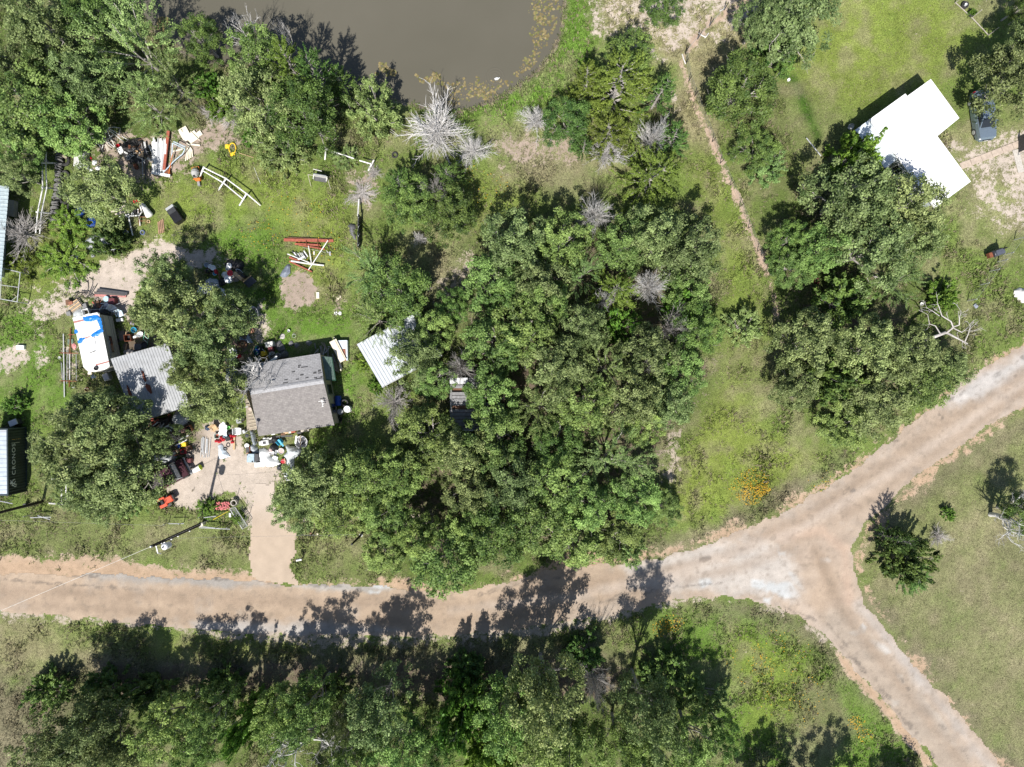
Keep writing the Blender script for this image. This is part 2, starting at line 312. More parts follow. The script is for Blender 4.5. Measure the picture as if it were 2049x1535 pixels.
# bare layers: soil colour, soft width m, warp m, bareness, polygon
BARE = [
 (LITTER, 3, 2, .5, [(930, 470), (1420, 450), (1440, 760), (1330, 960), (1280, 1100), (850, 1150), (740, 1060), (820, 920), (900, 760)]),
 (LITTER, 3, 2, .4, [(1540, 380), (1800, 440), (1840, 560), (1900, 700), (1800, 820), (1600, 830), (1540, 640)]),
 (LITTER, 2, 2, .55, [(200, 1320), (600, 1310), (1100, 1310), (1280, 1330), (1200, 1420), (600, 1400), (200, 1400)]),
 (PINK, 2, 2, .55, [(0, 300), (60, 270), (90, 320), (20, 350)]),
 (PINK, 1.5, 1.5, .62, [(160, 250), (330, 260), (460, 230), (500, 285), (440, 300), (380, 320), (400, 350), (260, 390), (180, 340)]),
 (SAND, 1.6, 1.8, .62, [(30, 610), (110, 560), (180, 525), (250, 492), (330, 470), (430, 480), (470, 520), (440, 560), (310, 530), (280, 580), (270, 700), (230, 720), (215, 640), (150, 625), (100, 640), (90, 700), (50, 660)]),
 (SAND, 1.0, 1.2, .8, [(110, 580), (190, 530), (270, 500), (350, 480), (440, 505), (420, 545), (310, 520), (275, 570), (265, 660), (230, 640), (200, 610), (160, 590)]),
 (SAND, .8, 1, .66, [(-60, 690), (45, 690), (60, 720), (20, 745), (-60, 760)]),
 (SAND, .8, 1, .6, [(70, 690), (100, 680), (105, 730), (75, 735)]),
 (SAND, .8, 1, .6, [(120, 690), (160, 690), (165, 760), (118, 760)]),
 (SAND, .8, .8, .6, [(150, 800), (185, 790), (190, 825), (155, 840)]),
 (SAND, 1.2, 1.2, .95, [(350, 930), (385, 865), (430, 838), (480, 880), (500, 920), (560, 935), (560, 965), (535, 985), (545, 1040), (505, 1060), (490, 1000), (430, 985), (410, 1020), (370, 1010), (330, 985), (320, 960)]),
 (LITTER, 1.2, 1, .75, [(230, 655), (300, 650), (320, 700), (250, 720)]),
 (LITTER, 1.5, 1, .6, [(270, 850), (390, 820), (400, 880), (340, 930), (260, 900)]),
 (MUD, 1.5, 1, .6, [(420, 640), (530, 620), (560, 700), (450, 760), (410, 720)]),
 (SAND, .5, .6, .6, [(508, 600), (530, 595), (540, 650), (520, 720), (508, 680)]),
 (PINK, .8, .9, .72, [(565, 545), (612, 540), (640, 575), (620, 625), (585, 628), (560, 590)]),
 (PINK, .8, .8, .6, [(665, 590), (690, 590), (692, 625), (665, 625)]),
 (PINK, 1, 1, .6, [(690, 350), (750, 335), (770, 380), (740, 420), (700, 410)]),
 (PINK, 1.6, 2, .6, [(960, 265), (1060, 250), (1160, 270), (1160, 335), (1060, 330), (1000, 345)]),
 (PALE, 1.5, 2, .55, [(860, 590), (940, 480), (965, 520), (930, 640), (880, 660)]),
 (SAND, 1.6, 2.5, .64, [(1160, -60), (1260, -60), (1250, 30), (1320, 110), (1290, 115), (1210, 80), (1185, 60)]),
 (SAND, 1.6, 2.5, .56, [(1160, -60), (1560, -60), (1500, 60), (1400, 110), (1340, 120), (1230, 50)]),
 (SAND, .6, .8, .66, [(1255, 70), (1300, 85), (1340, 120), (1325, 130), (1280, 100)]),
 (SAND, .5, .8, .66, [(1335, 170), (1350, 185), (1362, 220), (1350, 225)]),
 (SAND, .8, .8, .58, [(1405, 60), (1440, 50), (1460, 80), (1430, 100)]),
 (SAND, 2, 2, .56, [(1900, 290), (2060, 230), (2120, 240), (2120, 460), (2000, 470), (1950, 440), (1935, 380)]),
 (SAND, 1, 1, .66, [(1945, 355), (1990, 340), (2010, 400), (2060, 430), (2060, 460), (1990, 430), (1950, 400)]),
 (SAND, .6, .6, .7, [(1427, 660), (1440, 660), (1440, 700), (1428, 700)]),
 (PALE, .8, 1, .6, [(1335, 870), (1380, 840), (1360, 920), (1345, 990), (1328, 960)]),
 (ORNG, .9, .9, .82, [(-120, 1108), (60, 1112), (180, 1108), (260, 1122), (400, 1140), (500, 1142), (560, 1150), (560, 1180), (300, 1180), (-120, 1160)]),
 (ORNG, .9, 1.4, .62, [(560, 1150), (700, 1162), (800, 1150), (960, 1165), (1120, 1110), (1300, 1100), (1400, 1070), (1500, 1040), (1600, 985), (1700, 915), (1800, 850), (1900, 770), (2060, 660), (2200, 580), (2200, 640), (1900, 810), (1700, 960), (1500, 1070), (1250, 1140), (900, 1195), (560, 1185)]),
 (ORNG, .9, 1.6, .58, [(1690, 1130), (1716, 1060), (1790, 985), (1900, 890), (2060, 790), (2200, 720), (2200, 760), (2060, 830), (1900, 930), (1800, 1020), (1740, 1100), (1740, 1190), (1820, 1290), (1930, 1420), (2080, 1600), (2000, 1600), (1880, 1420)]),
 (PALE, .9, 1.3, .62, [(-120, 1205), (200, 1235), (500, 1262), (800, 1265), (1100, 1245), (1300, 1205), (1400, 1186), (1550, 1205), (1620, 1240), (1700, 1310), (1800, 1430), (1900, 1560), (1870, 1560), (1720, 1370), (1600, 1250), (1500, 1212), (1350, 1215), (1150, 1265), (950, 1290), (700, 1300), (450, 1282), (200, 1252), (-120, 1228)]),
 (ORNG, .5, .5, .85, [(1660, 1295), (1700, 1320), (1800, 1430), (1880, 1540), (1850, 1540), (1760, 1420), (1690, 1350)]),
 (SAND, .6, .8, .66, [(800, 1030), (870, 1020), (868, 1062), (810, 1060)]),
]
TRAIL = PP([(1560, -40), (1480, 10), (1430, 40), (1390, 80), (1362, 125), (1375, 165), (1392, 210), (1410, 250), (1430, 295), (1450, 345), (1472, 390), (1500, 455), (1525, 520), (1548, 585), (1555, 640)])
PATHL = PP([(890, 200), (960, 470)])
TRACKS = PP([(-80, 1040), (120, 1045), (330, 1082)])

def fields(x, y):
    n = x.shape[0]; veg = np.empty((n, 3)); veg[:] = MID; soil = np.empty((n, 3)); soil[:] = PALE; bare = np.full(n, .12)
    wx = (vnoise(x, y, 3.0, 1, 4, .6)-.5)*2; big = vnoise(x, y, 9.0, 2, 3)
    w2 = (vnoise(x, y, 1.1, 3, 4, .65)-.5)*2
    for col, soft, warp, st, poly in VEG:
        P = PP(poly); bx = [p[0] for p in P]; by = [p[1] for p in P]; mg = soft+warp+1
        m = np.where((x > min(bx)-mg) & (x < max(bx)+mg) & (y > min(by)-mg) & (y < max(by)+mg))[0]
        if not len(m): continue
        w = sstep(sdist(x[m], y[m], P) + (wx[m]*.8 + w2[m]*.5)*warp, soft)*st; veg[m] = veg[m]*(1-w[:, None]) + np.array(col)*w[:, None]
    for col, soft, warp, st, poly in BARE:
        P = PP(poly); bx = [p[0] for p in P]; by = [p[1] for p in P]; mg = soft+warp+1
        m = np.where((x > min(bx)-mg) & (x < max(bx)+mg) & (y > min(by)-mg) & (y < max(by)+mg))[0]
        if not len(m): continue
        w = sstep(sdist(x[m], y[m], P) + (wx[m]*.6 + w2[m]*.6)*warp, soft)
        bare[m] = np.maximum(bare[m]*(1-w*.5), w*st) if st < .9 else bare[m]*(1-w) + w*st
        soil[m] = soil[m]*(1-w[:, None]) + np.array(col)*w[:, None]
    t = sstep(.38 - ldist(x, y, TRAIL) + w2*.45 + wx*.2, .45); bare = np.maximum(bare, t*.7); soil = soil*(1-t[:, None]) + np.array((.40, .30, .23))*t[:, None]
    # patchy natural variation of the vegetation itself (dry clumps, lush clumps)
    p1 = vnoise(x, y, 1.6, 5, 5, .6); p2 = vnoise(x, y, .55, 6, 3, .6); p3 = vnoise(x, y, 5, 8, 3)
    dry = np.clip((p1-.47)*4.2, 0, 1)*.5; veg = veg*(1-dry[:, None]) + np.array((.235, .205, .13))*dry[:, None]
    lus = np.clip((.40-p1)*4, 0, 1)*.3; veg = veg*(1-lus[:, None]) + np.array(LUSH)*lus[:, None]
    veg *= (.72 + .56*p2)[:, None]*(.82+.36*p3)[:, None]; soil *= (.84+.32*vnoise(x, y, .9, 9, 4, .6))[:, None]
    bare = bare + (p1-.5)*.25
    return veg, soil, np.clip(bare, 0, 1)
def gheight(x, y, d=None):
    d = sdist(x, y, POND) if d is None else d
    z = -1.25*sstep(d-.4, 2.2)
    rel = (vnoise(x, y, 2.2, 11, 4)-.5)*.12
    dr = sdist(x, y, ROAD); flat = np.clip(-dr/2.5, 0, 1)
    return z + rel*flat*0.6 - .02*flat

def axis(lo, hi, st, ext): a = np.arange(lo, hi+1e-6, st); return np.concatenate([[-e for e in ext[::-1]], a, ext])
gx = axis(-58, 58, .25, [62, 70, 90, 140, 300, 900]); gy = axis(-46, 46, .25, [50, 58, 80, 140, 300, 900])
X, Y = np.meshgrid(gx, gy); xf, yf = X.ravel(), Y.ravel()
veg, soil, bare = fields(xf, yf)
pd = sdist(xf, yf, POND); zf = gheight(xf, yf, pd)
mudm = sstep(pd+.5, .7); soil = soil*(1-mudm[:, None]) + np.array((.11, .09, .06))*mudm[:, None]; bare = np.maximum(bare, mudm)
nx, ny = len(gx), len(gy); idx = np.arange(nx*ny).reshape(ny, nx)
quads = np.stack([idx[:-1, :-1], idx[:-1, 1:], idx[1:, 1:], idx[1:, :-1]], -1).reshape(-1, 4)
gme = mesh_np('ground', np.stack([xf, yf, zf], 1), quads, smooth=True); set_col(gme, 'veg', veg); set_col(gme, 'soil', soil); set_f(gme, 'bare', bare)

def ground_mat():
    m = bpy.data.materials.new('ground'); m.use_nodes = True; N = m.node_tree.nodes; Lk = m.node_tree.links; b = N['Principled BSDF']
    b.inputs['Roughness'].default_value = .95; b.inputs['Specular IOR Level'].default_value = .1
    def at(n):
        a = N.new('ShaderNodeAttribute'); a.attribute_name = n; return a
    tc = N.new('ShaderNodeTexCoord')
    def noise(s, d=5, r=.65):
        n = N.new('ShaderNodeTexNoise'); n.inputs['Scale'].default_value = s; n.inputs['Detail'].default_value = d; n.inputs['Roughness'].default_value = r
        Lk.new(tc.outputs['Object'], n.inputs['Vector']); return n.outputs['Fac']
    def math_(op, a, c):
        n = N.new('ShaderNodeMath'); n.operation = op
        for i, v in enumerate((a, c)):
            if isinstance(v, (int, float)): n.inputs[i].default_value = v
            else: Lk.new(v, n.inputs[i])
        return n.outputs[0]
    def mrange(v, a, c, d=0, e=1):
        n = N.new('ShaderNodeMapRange'); n.inputs[1].default_value = a; n.inputs[2].default_value = c; n.inputs[3].default_value = d; n.inputs[4].default_value = e
        Lk.new(v, n.inputs[0]); return n.outputs[0]
    n1 = noise(1.6, 8, .72); n2 = noise(9, 6, .7); n3 = noise(22, 4, .7)
    f = math_('ADD', at('bare').outputs['Fac'], math_('MULTIPLY', math_('SUBTRACT', n1, .5), 1.9))
    f = math_('ADD', f, math_('MULTIPLY', math_('SUBTRACT', n2, .5), .9))
    fac = mrange(f, .44, .60)
    def scl(col, v):
        n = N.new('ShaderNodeVectorMath'); n.operation = 'SCALE'; Lk.new(col, n.inputs[0]); Lk.new(v, n.inputs['Scale']); return n.outputs[0]
    v = scl(at('veg').outputs['Color'], mrange(n3, .32, .68, .3, 1.6)); v = scl(v, mrange(n2, .3, .7, .5, 1.4))
    s = scl(at('soil').outputs['Color'], mrange(n3, .3, .7, .72, 1.2)); s = scl(s, mrange(n1, .3, .7, .8, 1.14))
    mx = N.new('ShaderNodeMix'); mx.data_type = 'RGBA'; Lk.new(fac, mx.inputs[0]); Lk.new(v, mx.inputs[6]); Lk.new(s, mx.inputs[7]); Lk.new(mx.outputs[2], b.inputs['Base Color'])
    bp = N.new('ShaderNodeBump'); bp.inputs['Strength'].default_value = .7; bp.inputs['Distance'].default_value = .06; Lk.new(n2, bp.inputs['Height']); Lk.new(bp.outputs[0], b.inputs['Normal'])
    return m
struct('ground', gme, ground_mat())

# road and driveway: sheets clipped from a fine grid with a ragged edge
def sheet(name, poly, z, cell, rag, colf, bb=None, seed=0, mt=None):
    P = np.array(poly); x0, y0 = P.min(0)-.5; x1, y1 = P.max(0)+.5
    if bb: x0, y0, x1, y1 = max(x0, bb[0]), max(y0, bb[1]), min(x1, bb[2]), min(y1, bb[3])
    ax = np.arange(x0, x1, cell); ay = np.arange(y0, y1, cell); X, Y = np.meshgrid(ax, ay)
    sx, sy = X.shape[1], X.shape[0]; i = np.arange(sx*sy).reshape(sy, sx)
    xr, yr = X.ravel(), Y.ravel()
    d = sdist(xr, yr, poly) + (vnoise(xr, yr, 1.2, 40+seed, 5, .65)-.5)*rag
    q = np.stack([i[:-1, :-1], i[:-1, 1:], i[1:, 1:], i[1:, :-1]], -1).reshape(-1, 4)
    q = q[(d[q].mean(1) > 0)]; u, inv = np.unique(q, return_inverse=True); q = inv.reshape(-1, 4)
    xr, yr, d = xr[u], yr[u], d[u]
    me = mesh_np(name, np.stack([xr, yr, np.full(len(xr), z)], 1), q, colf(xr, yr, d), smooth=True)
    return struct(name, me, mt)
def tint_mat(name, rough=.9, s1=30, lo=.8, hi=1.18, spec=.2, bump=.25, trans=0.0, rand=0.0):
    m = bpy.data.materials.new(name); m.use_nodes = True; N = m.node_tree.nodes; Lk = m.node_tree.links; b = N['Principled BSDF']
    b.inputs['Roughness'].default_value = rough; b.inputs['Specular IOR Level'].default_value = spec
    a = N.new('ShaderNodeAttribute'); a.attribute_name = 'tint'; tc = N.new('ShaderNodeTexCoord')
    col = a.outputs['Color']
    if s1:
        n = N.new('ShaderNodeTexNoise'); n.inputs['Scale'].default_value = s1; n.inputs['Detail'].default_value = 5; n.inputs['Roughness'].default_value = .75; Lk.new(tc.outputs['Object'], n.inputs['Vector'])
        r = N.new('ShaderNodeMapRange'); r.inputs[1].default_value = .3; r.inputs[2].default_value = .7; r.inputs[3].default_value = lo; r.inputs[4].default_value = hi; Lk.new(n.outputs['Fac'], r.inputs[0])
        v = N.new('ShaderNodeVectorMath'); v.operation = 'SCALE'; Lk.new(col, v.inputs[0]); Lk.new(r.outputs[0], v.inputs['Scale']); col = v.outputs[0]
        if bump:
            bp = N.new('ShaderNodeBump'); bp.inputs['Strength'].default_value = bump; bp.inputs['Distance'].default_value = .02; Lk.new(n.outputs['Fac'], bp.inputs['Height']); Lk.new(bp.outputs[0], b.inputs['Normal'])
    if rand:
        oi = N.new('ShaderNodeObjectInfo'); h = N.new('ShaderNodeHueSaturation'); Lk.new(col, h.inputs['Color'])
        r = N.new('ShaderNodeMapRange'); r.inputs[3].default_value = 1-rand; r.inputs[4].default_value = 1+rand; Lk.new(oi.outputs['Random'], r.inputs[0]); Lk.new(r.outputs[0], h.inputs['Value'])
        mm = N.new('ShaderNodeMath'); mm.operation = 'MULTIPLY'; mm.inputs[1].default_value = 7.31; Lk.new(oi.outputs['Random'], mm.inputs[0]); fr = N.new('ShaderNodeMath'); fr.operation = 'FRACT'; Lk.new(mm.outputs[0], fr.inputs[0])
        r2 = N.new('ShaderNodeMapRange'); r2.inputs[3].default_value = .488; r2.inputs[4].default_value = .522; Lk.new(fr.outputs[0], r2.inputs[0]); Lk.new(r2.outputs[0], h.inputs['Hue']); col = h.outputs[0]
    Lk.new(col, b.inputs['Base Color'])
    if trans:
        t = N.new('ShaderNodeBsdfTranslucent'); Lk.new(col, t.inputs[0]); ms = N.new('ShaderNodeMixShader'); ms.inputs[0].default_value = trans
        Lk.new(b.outputs[0], ms.inputs[1]); Lk.new(t.outputs[0], ms.inputs[2]); Lk.new(ms.outputs[0], N['Material Output'].inputs[0])
    return m
GREYP = [  # worn patches: colour, soft, warp, strength, polygon
 ((.27, .265, .255), .35, .5, .75, [(150, 1140), (260, 1146), (400, 1152), (520, 1160), (560, 1172), (500, 1178), (360, 1170), (180, 1156)]),
 ((.30, .30, .29), .3, .4, .75, [(570, 1168), (640, 1164), (740, 1168), (790, 1178), (740, 1186), (640, 1180)]),
 ((.43, .44, .44), .15, .2, .95, [(742, 1164), (770, 1158), (790, 1166), (786, 1176), (760, 1180), (745, 1174)]),
 ((.43, .44, .44), .15, .2, .9, [(738, 1184), (762, 1182), (758, 1188), (742, 1188)]),
 ((.36, .35, .34), .4, .6, .7, [(560, 1240), (700, 1250), (820, 1262), (600, 1272), (400, 1262), (380, 1244)]),
 ((.40, .37, .34), .6, .8, .8, [(1240, 1130), (1330, 1112), (1440, 1085), (1520, 1070), (1560, 1110), (1640, 1150), (1620, 1200), (1500, 1190), (1400, 1180), (1260, 1180)]),
 ((.43, .44, .44), .2, .5, .95, [(1505, 1160), (1540, 1165), (1585, 1170), (1600, 1192), (1560, 1195), (1530, 1182), (1508, 1172)]),
 ((.43, .44, .44), .2, .4, .9, [(1580, 1145), (1594, 1150), (1612, 1175), (1616, 1186), (1604, 1184), (1592, 1168)]),
 ((.42,.43,.43), .2, .4, .85, [(1402, 1162), (1420, 1158), (1424, 1168), (1406, 1174)]),
 ((.43, .44, .44), .2, .3, .9, [(1528, 1196), (1542, 1198), (1540, 1208), (1528, 1204)]),
 ((.5, .5, .49), .2, .4, .8, [(1640, 1118), (1656, 1116), (1660, 1124), (1644, 1128)]),
 ((.5, .5, .49), .15, .3, .8, [(1556, 1104), (1574, 1102), (1572, 1112), (1558, 1112)]),
 ((.4,.41,.41), .15, .3, .9, [(1700, 1266), (1716, 1262), (1726, 1246), (1732, 1254), (1728, 1266), (1712, 1272)]),
 ((.45, .45, .44), .25, .4, .8, [(1742, 1284), (1766, 1290), (1782, 1306), (1774, 1310), (1756, 1298)]),
 ((.42,.43,.42), .15, .3, .9, [(1794, 1350), (1804, 1352), (1812, 1368), (1802, 1372)]),
 ((.5, .5, .48), .2, .3, .8, [(1782, 1398), (1800, 1402), (1800, 1412), (1788, 1412)]),
 ((.42, .41, .39), .4, .5, .8, [(1816, 1384), (1836, 1390), (1880, 1440), (1910, 1490), (1890, 1480), (1840, 1420)]),
 ((.40, .39, .38), .6, .6, .75, [(1890, 800), (1960, 752), (2060, 700), (2060, 740), (1980, 790), (1920, 820)]),
 ((.33, .255, .19), .8, .6, .8, [(1590, 1140), (1650, 1110), (1690, 1160), (1650, 1240), (1600, 1200)]),
 ((.30, .25, .20), .6, .5, .75, [(1640, 1230), (1680, 1210), (1740, 1270), (1820, 1360), (1900, 1460), (1960, 1560), (1900, 1560), (1790, 1420), (1690, 1310)]),
 ((.09, .09, .09), .06, .08, .9, [(1398, 1120), (1408, 1114), (1422, 1114), (1424, 1119), (1412, 1124), (1400, 1125)]),
 ((.10, .10, .10), .06, .08, .9, [(1478, 1100), (1484, 1094), (1494, 1094), (1495, 1100), (1484, 1104)]),
 ((.10, .10, .10), .06, .08, .9, [(1701, 982), (1707, 977), (1713, 980), (1712, 985), (1703, 986)]),
 ((.13, .13, .13), .06, .06, .85, [(2027, 752), (2034, 748), (2037, 752), (2032, 757)]),
]
CRACKS = [[(430, 1160), (470, 1150), (520, 1160), (560, 1174), (600, 1168), (660, 1170), (720, 1180)], [(150, 1152), (260, 1146), (340, 1158), (430, 1158)], [(1550, 1205), (1610, 1235), (1650, 1245), (1700, 1300), (1760, 1390), (1820, 1450), (1880, 1530)],
          [(1640, 1240), (1680, 1290), (1780, 1400)], [(1780, 1330), (1815, 1375), (1870, 1430), (1940, 1520)], [(1900, 800), (1960, 770), (2049, 715)], [(1790, 880), (1880, 830), (1900, 845)], [(1700, 975), (1690, 985)],
          [(1100, 1240), (1250, 1190), (1400, 1170), (1480, 1165)], [(0, 1160), (100, 1168), (300, 1180)], [(960, 1190), (1060, 1165), (1160, 1150)], [(1780, 1000), (1900, 920), (2040, 830)]]
BRD = (.25, .19, .14); PGR = (.40, .34, .29)
RUTS = [([(-60, 1178), (200, 1188), (500, 1202), (800, 1212), (1000, 1205), (1150, 1178), (1300, 1152), (1450, 1112), (1600, 1040), (1750, 945), (1900, 840), (2060, 740)], .5, .6, BRD),
 ([(-60, 1200), (200, 1222), (500, 1240), (800, 1245), (1000, 1235), (1150, 1210), (1350, 1165), (1500, 1130), (1650, 1060), (1800, 960), (1950, 850), (2060, 775)], .45, .5, BRD),
 ([(1630, 1100), (1680, 1210), (1770, 1330), (1870, 1450), (1980, 1600)], .5, .6, BRD), ([(1580, 1180), (1640, 1255), (1740, 1385), (1830, 1500), (1900, 1600)], .35, .4, PGR),
 ([(1560, 1075), (1640, 1060), (1690, 1100), (1700, 1200)], .4, .55, (.40, .29, .22)), ([(900, 1222), (1150, 1192), (1350, 1150), (1600, 1060), (1800, 935), (2060, 760)], .3, .6, PGR), ([(1720, 1210), (1800, 1310), (1900, 1430), (2000, 1560)], .4, .5, (.33, .32, .31))]
def road_col(x, y, d):
    w = (vnoise(x, y, 1.2, 21, 5, .65)-.5)*2; n = len(x); c = np.empty((n, 3)); c[:] = (.335, .258, .19)
    br = vnoise(x, y, 4, 22, 4); c = c*(.88+.24*br)[:, None]
    c = c*(1-.28*sstep(.9-d, .9))[:, None] + np.array((.35, .28, .215))*(.28*sstep(.9-d, .9))[:, None]
    e = sstep(x-14 + w*2, 8)[:, None]*.6; c = c*(1-e) + np.array((.345, .285, .235))*e
    g = np.clip((vnoise(x, y, 2.4, 24, 5, .6)-.54)*6, 0, 1)[:, None]*.35; c = c*(1-g) + np.array((.30, .28, .255))*g
    for col, soft, warp, st, poly in GREYP:
        k = (sstep(sdist(x, y, PP(poly)) + w*warp, soft)*st)[:, None]; c = c*(1-k) + np.array(col)*k
    w4 = (vnoise(x, y, .5, 26, 3, .6)-.5)
    for ln, wd, k0, tc in RUTS:
        k = (sstep(wd - np.abs(ldist(x, y, PP(ln)) + w*.35), .5)*k0*(.5+.8*vnoise(x, y, 2, 33, 3)))[:, None]; c = c*(1-k) + np.array(tc)*k
    c = c*(.80+.40*vnoise(x, y, .7, 28, 4, .7))[:, None]*(.88+.24*vnoise(x*.3+y*.1, y*1.2, .8, 29, 3))[:, None]
    sp = np.clip((vnoise(x, y, .35, 30, 2)-.66)*7, 0, 1)[:, None]*.35; c = c*(1-sp) + np.array((.17, .14, .11))*sp
    for ln in CRACKS:
        k = (sstep(.09 - np.abs(ldist(x, y, PP(ln)) + w4*.8), .09)*.55*np.clip((vnoise(x, y, 1.5, 27, 2)-.35)*5, 0, 1))[:, None]; c = c*(1-k) + np.array((.09, .08, .07))*k
    return c
rm = tint_mat('road_surface', .9, 16, .74, 1.2, .2, .3)
sheet('road', ROAD, .012, .13, 1.1, road_col, bb=(-64, -62, 66, 20), mt=rm)
def drive_col(x, y, d):
    c = np.empty((len(x), 3)); c[:] = (.39, .315, .245); k = sstep(y-W(0, 1020)[1], 2.5)[:, None]; c = c*(1-k) + np.array((.435, .375, .32))*k
    return c*(.86+.28*vnoise(x, y, .8, 31, 4, .6))[:, None]
sheet('driveway', DRIVE, .008, .16, 1.3, drive_col, seed=3, mt=tint_mat('driveway_dirt', .95, 20, .82, 1.14, .1, .3))

# pond
wm = bpy.data.materials.new('pond_water'); wm.use_nodes = True; b = wm.node_tree.nodes['Principled BSDF']
b.inputs['Roughness'].default_value = .06; b.inputs['IOR'].default_value = 1.33; b.inputs['Specular IOR Level'].default_value = .5
N = wm.node_tree.nodes; Lk = wm.node_tree.links; tc = N.new('ShaderNodeTexCoord'); no = N.new('ShaderNodeTexNoise'); no.inputs['Scale'].default_value = .07; no.inputs['Detail'].default_value = 4; Lk.new(tc.outputs['Object'], no.inputs['Vector'])
mx = N.new('ShaderNodeMix'); mx.data_type = 'RGBA'; Lk.new(no.outputs['Fac'], mx.inputs[0]); mx.inputs[6].default_value = (.078, .074, .054, 1); mx.inputs[7].default_value = (.128, .118, .094, 1); Lk.new(mx.outputs[2], b.inputs['Base Color'])
n2 = N.new('ShaderNodeTexNoise'); n2.inputs['Scale'].default_value = 1.1; n2.inputs['Detail'].default_value = 3; Lk.new(tc.outputs['Object'], n2.inputs['Vector']); bp = N.new('ShaderNodeBump'); bp.inputs['Strength'].default_value = .12; bp.inputs['Distance'].default_value = .05; Lk.new(n2.outputs['Fac'], bp.inputs['Height']); Lk.new(bp.outputs[0], b.inputs['Normal'])
WZ = -.42
mb = MB(); big = [(p[0], p[1]) for p in PP([(235, -430), (235, 90), (420, 160), (640, 190), (900, 240), (1010, 220), (1110, 150), (1150, 40), (1170, -430)])]; mb.add([(p[0], p[1], WZ) for p in big], [tuple(range(len(big)-1, -1, -1))])
pond = struct('water', to_mesh('water', mb, wm))
# duckweed and algae mats on the water
ALG = [PP(p) for p in ([(1058, -40), (1122, -40), (1116, 50), (1085, 110), (1040, 150), (980, 190), (930, 205), (955, 180), (1010, 150), (1050, 120), (1062, 100), (1068, 60)], [(735, 130), (780, 122), (800, 140), (760, 160), (735, 158)], [(830, 150), (880, 142), (880, 165), (840, 175)], [(880, 165), (960, 150), (1010, 150), (960, 205), (890, 208)], [(310, 40), (330, 30), (335, 60), (318, 66)])]
av, aq, ac = [], [], []; k = 0
for i in range(5200):
    P = ALG[0 if i < 3600 else 1+(i % 4)]; pts = np.array(P); x, y = [rnd.uniform(a, b_) for a, b_ in zip(pts.min(0), pts.max(0))]
    xa, ya = np.array([x]), np.array([y])
    if sdist(xa, ya, P)[0] + (vnoise(xa, ya, 1.0, 51, 3)[0]-.5)*2.2 < .12: continue
    r = rnd.uniform(.03, .15); a0 = rnd.random()*6.28; m = 6
    ring = [(x + r*rnd.uniform(.6, 1.2)*math.cos(a0+2*PI*j/m), y + r*rnd.uniform(.6, 1.2)*math.sin(a0+2*PI*j/m), WZ+.006+rnd.random()*.012) for j in range(m)]
    av += ring; aq += [(k, k+1, k+2, k+3), (k, k+3, k+4, k+5)]; k += m; g = rnd.uniform(.6, 1.25); cc = rnd.choice([(.19, .15, .065), (.22, .18, .09), (.14, .14, .05)]); ac += [tuple(c*g for c in cc)]*m
o = struct('algae', mesh_np('algae', np.array(av), np.array(aq), np.array(ac)), tint_mat('algae', .8, 0), 'stuff'); o['label'] = 'brownish algae and duckweed floating along the pond edge'

# grass and weed tufts: real blades on the ground, coloured like the sward they stand in
def scatter(n, box):
    x = rng.uniform(box[0], box[1], n); y = rng.uniform(box[2], box[3], n); return x, y
def tufts(x, y, col, size, hgt, nb, seed, flat=1.0):
    r = np.random.default_rng(seed); n = len(x); x = np.repeat(x, nb); y = np.repeat(y, nb); size = np.repeat(size, nb); hgt = np.repeat(hgt, nb); col = np.repeat(col, nb, 0)
    a = r.uniform(0, 2*PI, len(x)); l = size*r.uniform(.5, 1.2, len(x))*flat; h = hgt*r.uniform(.4, 1.1, len(x)); w = size*r.uniform(.13, .3, len(x))
    z = gheight(x, y) - .01; z = np.maximum(z, WZ-.02); jx = r.normal(0, .25, len(x))*size; jy = r.normal(0, .25, len(x))*size
    dx, dy = np.cos(a), np.sin(a); bx, by = x+jx, y+jy
    p0 = np.stack([bx - dy*w*.5, by + dx*w*.5, z], 1); p1 = np.stack([bx + dy*w*.5, by - dx*w*.5, z], 1)
    m = np.stack([bx + dx*l*.55, by + dy*l*.55, z+h*.8], 1); off = np.stack([dy*w*.5, -dx*w*.5, 0*w], 1)
    t = np.stack([bx + dx*l, by + dy*l, z+h], 1)
    v = np.stack([p0, p1, m+off, t, m-off], 1).reshape(-1, 3); i = np.arange(len(x))*5
    q = np.concatenate([np.stack([i, i+1, i+2, i+4], 1), ])
    tri = np.stack([i+4, i+2, i+3, i+3], 1)
    c = col*r.uniform(.7, 1.35, (len(x), 1))*np.repeat(r.uniform(.55, 1.5, (n, 1)), nb, 0); st = np.repeat(r.random((n, 1)) < .2, nb, 0); c = np.where(st, np.array((.27, .235, .15))*r.uniform(.7, 1.2, (len(x), 1)), c); c = np.repeat(c, 5, 0)
    return v, np.stack([i, i+1, i+2, i+4], 1), np.stack([i+4, i+2, i+3], 1), c
n = 200000; x, y = scatter(n, (-52, 52, -40, 40))
veg, soil, bare = fields(x, y); pdv = sdist(x, y, POND); rd = sdist(x, y, ROAD); dd = sdist(x, y, DRIVE)
tall = vnoise(x, y, 2.0, 61, 4, .6); keep = (pdv < -.1) & (rd < -.15 - .7*rng.random(n)**2) & (dd < -.1) & (rng.random(n) > np.clip((bare-.22)*2.2, 0, .985))
bank = sdist(x, y, PP([(1105, -60), (1170, -60), (1180, 60), (1196, 100), (1180, 170), (1080, 215), (900, 240), (880, 215), (960, 195), (1060, 140), (1100, 100)]))
mow = np.maximum(sdist(x, y, PP(VEG[0][4])), sdist(x, y, PP([(1560, -60), (2100, -60), (2100, 480), (1940, 480), (1900, 260), (1700, 240), (1600, 300), (1560, 180)])))
x, y, veg, tall, bank, mow = x[keep], y[keep], veg[keep], tall[keep], bank[keep], mow[keep]
